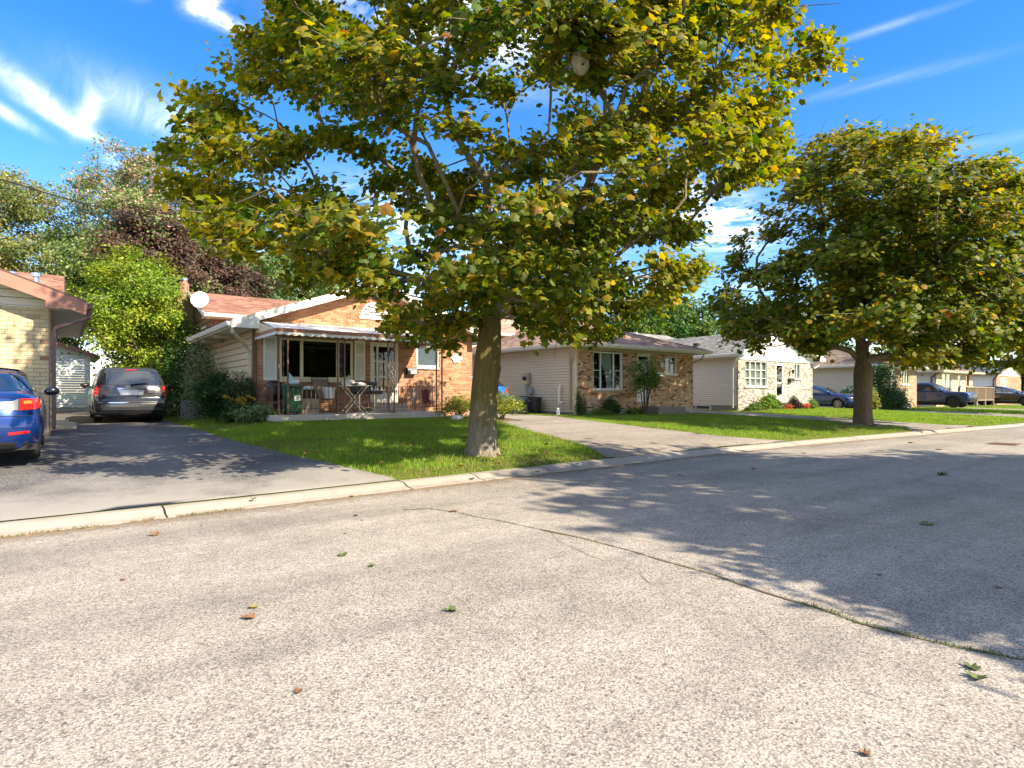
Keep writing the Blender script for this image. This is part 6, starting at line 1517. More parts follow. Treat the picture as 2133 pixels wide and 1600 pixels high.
# ---------------------------------------------------------------- cars (local: +x forward, z up, origin on the ground at mid length)
class Car:
    def __init__(s, name, label, cat, loc, heading, lv, arches, sill, belt, paint, rc=.28, bow=.05, tyre_r=.33):
        s.T = thing(name, label, cat, loc, heading); s.lv = lv; s.Z = [l[0] for l in lv]; s.XR = [l[1] for l in lv]; s.XF = [l[2] for l in lv]; s.W = [l[3] for l in lv]
        s.arch = arches; s.sill = sill; s.belt = belt; s.paint = paint; s.rc = rc; s.bow = bow; s.tr = tyre_r
    def xr(s, z): return float(np.interp(z, s.Z, s.XR))
    def xf(s, z): return float(np.interp(z, s.Z, s.XF))
    def w(s, z): return float(np.interp(z, s.Z, s.W))
    def halfw(s, x, z):
        """half width at x, with rounded plan corners"""
        W, a, b, r = s.w(z), s.xr(z), s.xf(z), s.rc
        r = min(r, W*.6, (b-a)*.3); t = min(x-a, b-x)
        if t >= r: k = 0
        else: t = max(0, t); k = r - math.sqrt(max(0, r*r-(r-t)**2))
        # slight plan taper toward both ends
        m = (a+b)/2; return W - k - 0.035*((x-m)/((b-a)/2))**4 * 1.0
    def side(s, x, z, e=0): return (x, 1, s.halfw(x, z)+e, z)
    def rear(s, y, z, e=0):
        W, r = s.w(z), min(s.rc, s.w(z)*.6); a = abs(y); k = 0
        if a > W-r: q = a-(W-r); k = r - math.sqrt(max(0, r*r-q*q))
        return (s.xr(z) + k + s.bow*(y/W)**2 - e, y, z)
    def front(s, y, z, e=0):
        W, r = s.w(z), min(s.rc, s.w(z)*.6); a = abs(y); k = 0
        if a > W-r: q = a-(W-r); k = r - math.sqrt(max(0, r*r-q*q))
        return (s.xf(z) - k - s.bow*1.6*(y/W)**2 + e, y, z)
    def zlow(s, x):
        z = s.sill
        for (xc, ra) in s.arch:
            d = abs(x-xc)
            if d < ra: z = max(z, s.tr + math.sqrt(ra*ra-d*d) - .0)
        return z
    def ring(s, z, lowrow=None):
        """outline column points at level z; lowrow t in 0..1 -> lerp from arch line to belt"""
        P = []; W = s.w(z); r = min(s.rc, W*.6); ys = [W*.0, W*.3, W*.55]; ys = [q for q in ys if q < W-r]
        for y in (0, (W-r)*.35, (W-r)*.7, W-r): P.append((*s.rear(y, z)[:2], 'e'))
        for k in range(1, 4): y = W-r + r*math.sin(k/4*math.pi/2); P.append((s.rear(y, z)[0], y, 'e'))
        xa = s.rear(W-.001, z)[0]; xb = s.front(W-.001, z)[0]
        S = s.stations
        for t in S: x = xa + (xb-xa)*t; P.append((x, s.halfw(max(s.xr(z), min(x, s.xf(z))), z), 's'))
        for k in range(3, 0, -1): y = W-r + r*math.sin(k/4*math.pi/2); P.append((s.front(y, z)[0], y, 'e'))
        for y in (W-r, (W-r)*.7, (W-r)*.35, 0): P.append((*s.front(y, z)[:2], 'e'))
        return P
    def body(s):
        zb = s.belt; xa, xb = s.xr(.5)+.0, s.xf(.5); L_ = xb-xa
        st = set(np.linspace(0, 1, 16).round(4))
        for (xc, ra) in s.arch:
            for k in range(13): st.add(round((xc - xa + ra*math.cos(math.pi*k/12))/L_, 4))
        s.stations = sorted(t for t in st if 0 <= t <= 1)
        low = [0, .12, .28, .45, .62, .8, 1.0]; rows = []
        for t in low:
            z = s.sill + (zb-s.sill)*t; R0 = s.ring(z); row = []
            for (x, y, k) in R0:
                zl = s.zlow(x) if y > s.w(z)*.75 else s.sill
                row.append((x, y, zl + (zb-zl)*t))
            rows.append(row)
        zs = [l[0] for l in s.lv if l[0] > zb+.001]
        zz = []; prev = zb
        for z in zs:
            n = max(1, int(round((z-prev)/.07)))
            zz += [prev + (z-prev)*(i+1)/n for i in range(n)]; prev = z
        for z in zz: rows.append([(x, y, z) for (x, y, k) in s.ring(z)])
        n = len(rows[0]); V = []; F = []
        for row in rows: V += row
        q = len(V); V += [(x, -y, z) for (x, y, z) in V]
        nr = len(rows)
        for i in range(nr-1):
            for j in range(n-1):
                F.append((i*n+j, i*n+j+1, (i+1)*n+j+1, (i+1)*n+j)); F.append((q+i*n+j+1, q+i*n+j, q+(i+1)*n+j, q+(i+1)*n+j+1))
        i = nr-1
        for j in range(n-1): F.append((i*n+j, i*n+j+1, q+i*n+j+1, q+i*n+j))
        m = MB(); m.add(V, F); me = m.build('body', s.paint, s.T, local=True, fixn=False)
        bm = bmesh.new(); bm.from_mesh(me.data); bmesh.ops.remove_doubles(bm, verts=bm.verts, dist=.0008); bmesh.ops.recalc_face_normals(bm, faces=bm.faces); bm.to_mesh(me.data); bm.free()
        me.data.polygons.foreach_set('use_smooth', [True]*len(me.data.polygons)); me.data.set_sharp_from_angle(angle=R(48))
        s.B = me
        # dark underbody
        m = MB(); W = s.w(.5)-.30; m.box(xa+.25, xb-.25, -W, W, .17, s.sill+.25); 
        ww = s.w(.5)-.06
        # wheel-well liners
        for (xc, ra) in s.arch: m.box(xc-ra-.02, xc+ra+.02, -ww+.02, ww-.02, s.sill+.1, s.tr+ra+.03) if False else None
        ax = sorted(a[0] for a in s.arch)
        m.box(xa+.2, ax[0]-s.arch[0][1]-.02, -ww, ww, .2, s.sill+.05); m.box(ax[0]+s.arch[0][1]+.02, ax[1]-s.arch[1][1]-.02, -ww, ww, .2, s.sill+.05); m.box(ax[1]+s.arch[1][1]+.02, xb-.2, -ww, ww, .2, s.sill+.05)
        m.box(xa+.2, xb-.2, -(ww-.25), ww-.25, .22, s.belt-.08); m.build('underbody', 'under_black', s.T, local=True)
    def patch(s, name, kind, c4, mat, e=.006, n=(8, 5), sy=1, parent=None, thick=0):
        """bilinear patch between 4 (a, z) corners: BL, BR, TR, TL on the side / rear / front surface"""
        m = MB(); V = []
        for j in range(n[1]+1):
            for i in range(n[0]+1):
                u, v = i/n[0], j/n[1]
                a = (1-v)*((1-u)*c4[0][0]+u*c4[1][0]) + v*((1-u)*c4[3][0]+u*c4[2][0]); z = (1-v)*((1-u)*c4[0][1]+u*c4[1][1]) + v*((1-u)*c4[3][1]+u*c4[2][1])
                if kind == 'side': p = (a, sy*(s.halfw(a, z)+e), z)
                elif kind == 'rear': p = s.rear(a, z, e)
                else: p = s.front(a, z, e)
                V.append(p)
        k = n[0]+1; F = [(j*k+i, j*k+i+1, (j+1)*k+i+1, (j+1)*k+i) for j in range(n[1]) for i in range(n[0])]
        # rim so the patch is a solid skin
        bo = [i for i in range(k)] + [j*k+n[0] for j in range(1, n[1]+1)] + [n[1]*k+i for i in range(n[0]-1, -1, -1)] + [j*k for j in range(n[1]-1, 0, -1)]
        base = len(V)
        for b in bo:
            x, y, z = V[b]
            if kind == 'side': V.append((x, y-sy*(abs(e)+.012), z))
            elif kind == 'rear': V.append((x+abs(e)+.012, y, z))
            else: V.append((x-abs(e)-.012, y, z))
        L_ = len(bo); F += [(bo[i], bo[(i+1) % L_], base+(i+1) % L_, base+i) for i in range(L_)]
        m.add(V, F); o = m.build(name, mat, parent or s.T, local=True, smooth=50); return o
    def wheels(s, rim='rim_alloy', spokes=5, width=.215):
        for (xc, ra) in s.arch:
            for sy in (1, -1):
                r = s.tr; y = sy*(s.w(.5)-.045-width/2); m = MB(); h = width/2
                m.lathe([(r*.66, -h*.75), (r*.70, -h), (r*.90, -h), (r*.985, -h*.78), (r, -h*.5), (r*.993, -h*.48), (r*.993, -h*.40), (r, -h*.38), (r, h*.38), (r*.993, h*.40), (r*.993, h*.48), (r, h*.5), (r*.985, h*.78), (r*.90, h), (r*.70, h), (r*.66, h*.75)], (xc, y, r), 'y', 36)
                wv = m.build('wheel', 'rubber', s.T, local=True, smooth=45)
                m = MB(); o = sy*h
                m.lathe([(r*.66, -h*.5), (r*.67, h*.80*1), (r*.62, h*.82), (r*.60, 0)] if sy > 0 else [(r*.60, 0), (r*.62, -h*.82), (r*.67, -h*.80), (r*.66, h*.5)], (xc, y, r), 'y', 30)
                m.lathe([(.0, o*.62), (r*.17, o*.74), (r*.19, o*.4)] if sy > 0 else [(r*.19, o*.4), (r*.17, o*.74), (.0, o*.62)], (xc, y, r), 'y', 14)
                for k in range(spokes):
                    a = 2*math.pi*k/spokes + .3; c_, s_ = math.cos(a), math.sin(a)
                    m.bar((xc + r*.12*c_, y+o*.62, r + r*.12*s_), (xc + r*.63*c_, y+o*.70, r + r*.63*s_), r*.14, .03)
                m.build('rim', rim, wv, local=True)
    def box(s, name, x0, x1, y0, y1, z0, z1, mat, bev=.01, parent=None):
        m = MB(); m.box(x0, x1, y0, y1, z0, z1); return m.build(name, mat, parent or s.T, local=True, bevel=bev)
    def mirror(s, x, z, sy, mat):
        y = sy*(s.halfw(x, z)); m = MB()
        m.box(x-.06, x+.06, min(y-sy*.02, y+sy*.10), max(y-sy*.02, y+sy*.10), z-.02, z+.03); m.blob((x-.02, y+sy*.18, z+.06), .08, .13, .085, 12, 8); m.build('mirror', mat, s.T, local=True, smooth=50)

HEAD_AWAY = R(90)       # nose toward the houses
HEAD_ST = R(-90)        # nose toward the street
# ---- blue sedan, left edge
def sedan():
    x, y = -1.13, 13.45; z = g(x, y) + .012
    lv = [(.20, -2.18, 2.12, .80), (.30, -2.26, 2.20, .86), (.50, -2.30, 2.24, .885), (.70, -2.28, 2.20, .88), (.82, -2.24, 2.08, .87), (.90, -2.22, 1.85, .86), (.955, -2.20, 1.45, .845), (1.00, -2.14, 1.10, .82), (1.04, -2.02, .88, .79), (1.07, -1.84, .80, .77),
          (1.15, -1.62, .62, .735), (1.30, -1.28, .28, .665), (1.39, -1.02, .02, .61), (1.435, -.80, -.16, .54), (1.455, -.62, -.34, .42)]
    c = Car('sedan', 'metallic blue sedan parked on the driveway at the left edge, rear showing', 'car', (x, y, z), HEAD_AWAY, lv, [(-1.32, .365), (1.32, .365)], .24, .72, 'paint_blue', rc=.36, bow=.10, tyre_r=.315)
    c.body(); c.wheels(spokes=7)
    c.patch('rear_window', 'rear', [(-.66, 1.075), (.66, 1.075), (.50, 1.385), (-.50, 1.385)], 'car_glass', e=.010, n=(12, 6))
    for sy in (1, -1):
        c.patch('side_window', 'side', [(-1.50, 1.09), (-.55, 1.06), (-.62, 1.36), (-1.05, 1.36)], 'car_glass', sy=sy)
        c.patch('side_window', 'side', [(-.48, 1.06), (.62, 1.05), (.10, 1.36), (-.54, 1.37)], 'car_glass', sy=sy)
        t = c.patch('tail_lamp', 'side', [(-2.08, .80), (-1.66, .90), (-1.70, .985), (-2.02, .955)], 'lamp_red', sy=sy, e=.012)
        yy = sorted((sy*.44, sy*.82))
        a = (sy*.42, sy*.61, sy*.84)
        c.patch('lamp_lens', 'rear', [(a[0], .80), (a[1], .79), (a[1], .955), (a[0]+sy*.08, .90)], 'lamp_clear', e=.012, parent=t); c.patch('lamp_lens', 'rear', [(a[1]+sy*.01, .79), (a[2], .81), (a[2], .965), (a[1]+sy*.01, .957)], 'lamp_red', e=.012, parent=t)
        c.patch('amber_lens', 'rear', [(a[1]+sy*.06, .885), (a[1]+sy*.16, .89), (a[1]+sy*.16, .93), (a[1]+sy*.06, .925)], 'lamp_amber', e=.018, parent=t, n=(3, 2))
        c.patch('reflector', 'rear', [(sy*.50, .43), (sy*.74, .45), (sy*.74, .49), (sy*.50, .47)], 'lamp_red', e=.008, n=(4, 1))
        c.mirror(.72, 1.02, sy, 'paint_black')
    c.patch('bumper_seam', 'rear', [(-.84, .705), (.84, .705), (.84, .713), (-.84, .713)], 'under_black', e=.004, n=(16, 1))
    c.patch('trunk_seam', 'rear', [(-.60, .975), (.60, .975), (.60, .981), (-.60, .981)], 'under_black', e=.004, n=(12, 1))
    p = c.patch('plate_recess', 'rear', [(-.30, .50), (.30, .50), (.32, .68), (-.32, .68)], 'paint_navy', e=.004); c.patch('number_plate', 'rear', [(-.15, .53), (.15, .53), (.15, .65), (-.15, .65)], 'trim_white', e=.012, n=(2, 2), parent=p)
    c.patch('badge', 'rear', [(.44, .745), (.60, .745), (.60, .765), (.44, .765)], 'chrome', e=.006, n=(3, 1))
    c.patch('lower_valance', 'rear', [(-.70, .22), (.70, .22), (.72, .33), (-.72, .33)], 'under_black', e=.006)
    for sy in (1, -1): c.box('headrest', -1.0, -.9, sy*.38-.12, sy*.38+.12, 1.08, 1.30, 'seat_fabric', .04)
sedan()
# ---- grey minivan
def minivan():
    x, y = 1.72, 24.45; z = g(x, y) + .012
    lv = [(.22, -2.46, 2.40, .90), (.34, -2.56, 2.50, .965), (.52, -2.58, 2.56, .99), (.68, -2.54, 2.52, 1.0), (.74, -2.47, 2.48, 1.0), (.90, -2.45, 2.36, .995), (1.0, -2.43, 2.15, .985), (1.08, -2.41, 1.6, .965), (1.15, -2.38, 1.35, .94), (1.35, -2.27, .95, .885), (1.55, -2.15, .50, .82), (1.66, -2.06, .15, .76), (1.71, -1.95, -.05, .68), (1.735, -1.75, -.25, .54)]
    c = Car('minivan', 'dark grey minivan with red tail lamps parked on the left driveway', 'van', (x, y, z), HEAD_AWAY, lv, [(-1.55, .40), (1.53, .40)], .26, .72, 'paint_grey', rc=.22, bow=.07, tyre_r=.34)
    c.body(); c.wheels(spokes=5)
    rg = c.patch('rear_window', 'rear', [(-.84, 1.17), (.84, 1.17), (.70, 1.60), (-.70, 1.60)], 'car_glass', e=.012, n=(14, 7))
    m = MB(); m.bar(c.rear(-.02, 1.19, .04), c.rear(-.42, 1.235, .03), .022, .02); m.bar(c.rear(-.05, 1.15, .02), c.rear(.02, 1.2, .045), .05, .03); m.bar(c.rear(.0, 1.185, .042), c.rear(-.46, 1.21, .045), .012, .012); m.build('wiper', 'plastic_black', c.T, local=True)
    c.patch('brake_light', 'rear', [(-.16, 1.635), (.16, 1.635), (.15, 1.665), (-.15, 1.665)], 'lamp_red', e=.02, n=(5, 1))
    for sy in (1, -1):
        t = c.patch('tail_lamp', 'rear', [(sy*.865, .865), (sy*.985, .88), (sy*.945, 1.14), (sy*.845, 1.13)], 'lamp_red', e=.014, n=(5, 7))
        c.patch('reverse_lens', 'rear', [(sy*.868, .80), (sy*.975, .81), (sy*.983, .875), (sy*.866, .862)], 'lamp_clear', e=.014, parent=t, n=(4, 3))
        for zz in (.95, 1.05): m = MB(); p = c.rear(sy*.905, zz, .02); m.lathe([(.0, .0), (.035, .004), (.035, .02), (.0, .024)] if False else [(.038, -.004), (.03, -.01), (.0, -.012)], (p[0], p[1], p[2]), 'x', 14); m.build('lamp_ring', 'lamp_red', t, local=True)
        c.patch('side_lamp', 'side', [(-2.36, .80), (-2.20, .86), (-2.17, 1.10), (-2.25, 1.14)], 'lamp_red', sy=sy, e=.010, parent=t)
        c.patch('rear_side_window', 'side', [(-2.20, 1.17), (-1.18, 1.15), (-1.22, 1.55), (-2.02, 1.56)], 'car_glass', sy=sy, e=.006); c.patch('side_window', 'side', [(-1.08, 1.15), (-.05, 1.14), (-.15, 1.56), (-1.12, 1.56)], 'car_glass', sy=sy); c.patch('side_window', 'side', [(.04, 1.14), (1.25, 1.13), (.62, 1.50), (-.06, 1.56)], 'car_glass', sy=sy)
        m = MB(); m.tube([(-1.85, sy*.60, 1.73), (-1.7, sy*.61, 1.775), (0.0, sy*.61, 1.79), (.45, sy*.58, 1.76)], .016, 6)
        for q in (-1.72, -.6, .35): m.box(q-.03, q+.03, sy*.61-.012, sy*.61+.012, 1.715, 1.78)
        m.build('roof_rail', 'plastic_black', c.T, local=True)
        c.mirror(1.12, 1.12, sy, 'plastic_black')
        c.patch('door_seam', 'side', [(-1.12, .3), (-1.113, .3), (-1.113, 1.6), (-1.12, 1.6)], 'under_black', sy=sy, e=.003, n=(1, 10)); c.patch('door_seam', 'side', [(-.02, .3), (-.013, .3), (-.013, 1.6), (-.02, 1.6)], 'under_black', sy=sy, e=.003, n=(1, 10))
    c.patch('bumper', 'rear', [(-.83, .655), (.83, .655), (.86, .80), (-.86, .80)], 'paint_black', e=.004, n=(14, 3))
    c.patch('bumper_trim', 'rear', [(-.86, .60), (.86, .60), (.87, .632), (-.87, .632)], 'chrome', e=.022, n=(18, 1)); 
    for sy in (1, -1): c.patch('bumper_trim', 'rear', [(sy*.80, .625), (sy*.87, .60), (sy*.97, .78), (sy*.94, .80)], 'rim_alloy', e=.016, n=(5, 5))
    c.patch('lower_trim', 'rear', [(-.84, .385), (.84, .385), (.84, .405), (-.84, .405)], 'chrome', e=.012, n=(16, 1))
    c.patch('lower_valance', 'rear', [(-.82, .22), (.82, .22), (.86, .37), (-.86, .37)], 'under_black', e=.01, n=(12, 2))
    p = c.patch('plate_recess', 'rear', [(-.29, .845), (.29, .845), (.36, 1.02), (-.36, 1.02)], 'rim_alloy', e=.010, n=(8, 4)); c.patch('number_plate', 'rear', [(-.15, .87), (.15, .87), (.15, 1.0), (-.15, 1.0)], 'plastic_white', e=.018, n=(2, 2), parent=p)
    c.patch('tailgate_handle', 'rear', [(-.38, 1.03), (.38, 1.03), (.37, 1.065), (-.37, 1.065)], 'chrome', e=.028, n=(10, 1))
    c.patch('tailgate_seam', 'rear', [(-.84, .812), (.84, .812), (.84, .818), (-.84, .818)], 'under_black', e=.006, n=(14, 1))
    for (a, b, zz) in ((-.62, -.78, .90), (-.42, -.60, .88), (.66, .80, .89)): c.patch('badge', 'rear', [(a, zz), (b, zz), (b, zz+.022), (a, zz+.022)], 'chrome', e=.009, n=(4, 1))
minivan()
# ---- light blue hatch behind the tree trunk
def hatch():
    x, y = 13.0, 20.3; z = g(x, y) + .012
    lv = [(.20, -2.0, 2.0, .80), (.32, -2.08, 2.08, .86), (.55, -2.10, 2.10, .885), (.78, -2.04, 2.0, .88), (.90, -2.0, 1.7, .865), (.97, -1.97, 1.25, .84), (1.03, -1.93, 1.0, .81), (1.2, -1.72, .60, .74), (1.38, -1.45, .15, .65), (1.45, -1.25, -.1, .56), (1.47, -1.0, -.35, .42)]
    c = Car('hatchback', 'light blue hatchback parked half behind the big maple trunk', 'car', (x, y, z), HEAD_AWAY, lv, [(-1.3, .36), (1.3, .36)], .24, .7, 'paint_sky', rc=.34, bow=.12, tyre_r=.315); c.body(); c.wheels()
    c.patch('rear_window', 'rear', [(-.64, 1.06), (.64, 1.06), (.52, 1.38), (-.52, 1.38)], 'car_glass', e=.01, n=(10, 5))
    for sy in (1, -1):
        c.patch('tail_lamp', 'rear', [(sy*.52, .80), (sy*.80, .78), (sy*.80, .96), (sy*.60, .97)], 'lamp_red', e=.012); c.patch('side_window', 'side', [(-1.45, 1.06), (.8, 1.05), (.25, 1.36), (-1.2, 1.36)], 'car_glass', sy=sy, n=(14, 4))
    p = c.patch('plate_recess', 'rear', [(-.30, .70), (.30, .70), (.30, .86), (-.30, .86)], 'paint_navy', e=.004); c.patch('number_plate', 'rear', [(-.15, .72), (.15, .72), (.15, .83), (-.15, .83)], 'plastic_white', e=.012, parent=p, n=(2, 2))
hatch()
def front_kit(c, grille, zl=(.62, .74), yl=(.50, .80), gz_=(.42, .60), gy=.5):
    for sy in (1, -1): c.patch('headlight', 'front', [(sy*yl[0], zl[0]), (sy*yl[1], zl[0]+.03), (sy*yl[1], zl[1]+.03), (sy*yl[0], zl[1])], 'lamp_clear', e=.012)
    c.patch('grille', 'front', [(-gy, gz_[0]), (gy, gz_[0]), (gy, gz_[1]), (-gy, gz_[1])], grille, e=.012, n=(10, 3))
def navy():
    x, y = 39.2, 18.6; z = g(x, y) + .012
    lv = [(.20, -2.2, 2.15, .80), (.32, -2.28, 2.24, .87), (.55, -2.30, 2.28, .90), (.75, -2.26, 2.2, .895), (.88, -2.22, 1.9, .88), (.97, -2.15, 1.25, .86), (1.05, -1.9, .95, .82), (1.25, -1.4, .45, .72), (1.42, -.95, 0, .62), (1.47, -.6, -.3, .45)]
    c = Car('sedan', 'navy black car with bright rim nosing out beside the pale brick house', 'car', (x, y, z), HEAD_ST, lv, [(-1.35, .37), (1.38, .37)], .24, .72, 'paint_navy', rc=.34, bow=.12, tyre_r=.33); c.body(); c.wheels(spokes=9)
    c.patch('windshield', 'front', [(-.70, 1.03), (.70, 1.03), (.56, 1.38), (-.56, 1.38)], 'car_glass', e=.01, n=(10, 5)); front_kit(c, 'plastic_black')
    for sy in (1, -1): c.patch('side_window', 'side', [(-1.6, 1.07), (.78, 1.04), (.25, 1.36), (-1.1, 1.36)], 'car_glass', sy=sy, n=(14, 4)); c.mirror(.85, 1.02, sy, 'paint_navy')
navy()
def pickup():
    x, y = 52.4, 16.9; z = g(x, y) + .012
    lv = [(.32, -2.80, 2.75, .90), (.45, -2.88, 2.84, .97), (.70, -2.90, 2.90, .99), (.95, -2.90, 2.88, .99), (1.08, -2.90, 2.78, .98), (1.15, -2.90, 2.45, .965), (1.20, -2.88, 1.55, .94), (1.26, -1.05, 1.30, .90), (1.45, -.98, .98, .84), (1.70, -.88, .62, .76), (1.80, -.75, .40, .68), (1.83, -.5, .2, .5)]
    c = Car('pickup_truck', 'dark blue crew cab pickup parked nose out beside the brown brick house', 'truck', (x, y, z), HEAD_ST, lv, [(-1.75, .47), (1.85, .47)], .42, 1.02, 'paint_navy', rc=.22, bow=.06, tyre_r=.40); M_ = c
    c.body(); c.wheels('plastic_black', 6, .26)
    c.patch('windshield', 'front', [(-.76, 1.28), (.76, 1.28), (.66, 1.72), (-.66, 1.72)], 'car_glass', e=.012, n=(10, 5))
    for sy in (1, -1):
        c.patch('side_window', 'side', [(-.88, 1.26), (-.02, 1.26), (-.06, 1.68), (-.80, 1.68)], 'car_glass', sy=sy); c.patch('side_window', 'side', [(.06, 1.26), (1.18, 1.26), (.62, 1.66), (.02, 1.68)], 'car_glass', sy=sy); c.mirror(1.12, 1.26, sy, 'paint_navy')
        for xx in (-.98, .02, 1.2): c.patch('door_seam', 'side', [(xx, .5), (xx+.01, .5), (xx+.01, 1.2), (xx, 1.2)], 'under_black', sy=sy, e=.003, n=(1, 6))
        for (xc, ra) in c.arch:
            m = MB(); n = 14; V = []
            for k in range(n+1):
                a = math.pi*k/n
                for (q, e) in ((ra-.01, .01), (ra+.07, .03)): xx = xc+q*math.cos(a); zz = c.tr+q*math.sin(a); V.append((xx, sy*(c.halfw(xx, min(zz, 1.0))+e), zz))
            m.add(V, [(2*k, 2*k+1, 2*k+3, 2*k+2) for k in range(n)]); m.build('arch_flare', 'paint_navy', c.T, local=True, smooth=50)
    front_kit(c, 'plastic_black', (.92, 1.08), (.58, .90), (.72, 1.08), .52); c.patch('bumper', 'front', [(-.86, .45), (.86, .45), (.88, .64), (-.88, .64)], 'plastic_black', e=.05, n=(12, 2))
    for k in range(3): c.patch('grille_bar', 'front', [(-.5, .78+k*.1), (.5, .78+k*.1), (.5, .80+k*.1), (-.5, .80+k*.1)], 'rim_alloy', e=.03, n=(8, 1))
pickup()
def suv():
    x, y = 65.5, 15.3; z = g(x, y) + .012
    lv = [(.26, -2.3, 2.25, .86), (.40, -2.38, 2.34, .93), (.65, -2.40, 2.38, .955), (.88, -2.36, 2.28, .95), (1.0, -2.32, 2.0, .94), (1.07, -2.28, 1.3, .92), (1.13, -2.24, 1.05, .89), (1.35, -2.05, .6, .80), (1.56, -1.8, .15, .70), (1.66, -1.5, -.2, .58), (1.69, -1.2, -.5, .42)]
    c = Car('suv', 'black suv parked nose out at the right edge', 'car', (x, y, z), HEAD_ST, lv, [(-1.42, .42), (1.45, .42)], .32, .85, 'paint_darkred', rc=.28, bow=.09, tyre_r=.36); c.body(); c.wheels('plastic_black')
    c.patch('windshield', 'front', [(-.74, 1.15), (.74, 1.15), (.62, 1.54), (-.62, 1.54)], 'car_glass', e=.01, n=(10, 5)); front_kit(c, 'plastic_black', (.80, .92))
    for sy in (1, -1):
        for q in ([(-2.05, 1.15), (-1.15, 1.14), (-1.18, 1.50), (-1.75, 1.50)], [(-1.08, 1.14), (-.1, 1.13), (-.16, 1.53), (-1.1, 1.53)], [(-.02, 1.13), (.98, 1.13), (.40, 1.48), (-.06, 1.53)]): c.patch('side_window', 'side', q, 'car_glass', sy=sy)
        c.patch('window_trim', 'side', [(-2.1, 1.115), (1.0, 1.10), (1.0, 1.12), (-2.1, 1.135)], 'chrome', sy=sy, e=.008, n=(16, 1)); c.mirror(1.0, 1.12, sy, 'paint_black')
        for xx in (-1.1, -.06, .95): c.patch('door_seam', 'side', [(xx, .5), (xx+.01, .5), (xx+.01, 1.1), (xx, 1.1)], 'under_black', sy=sy, e=.003, n=(1, 6))
suv()

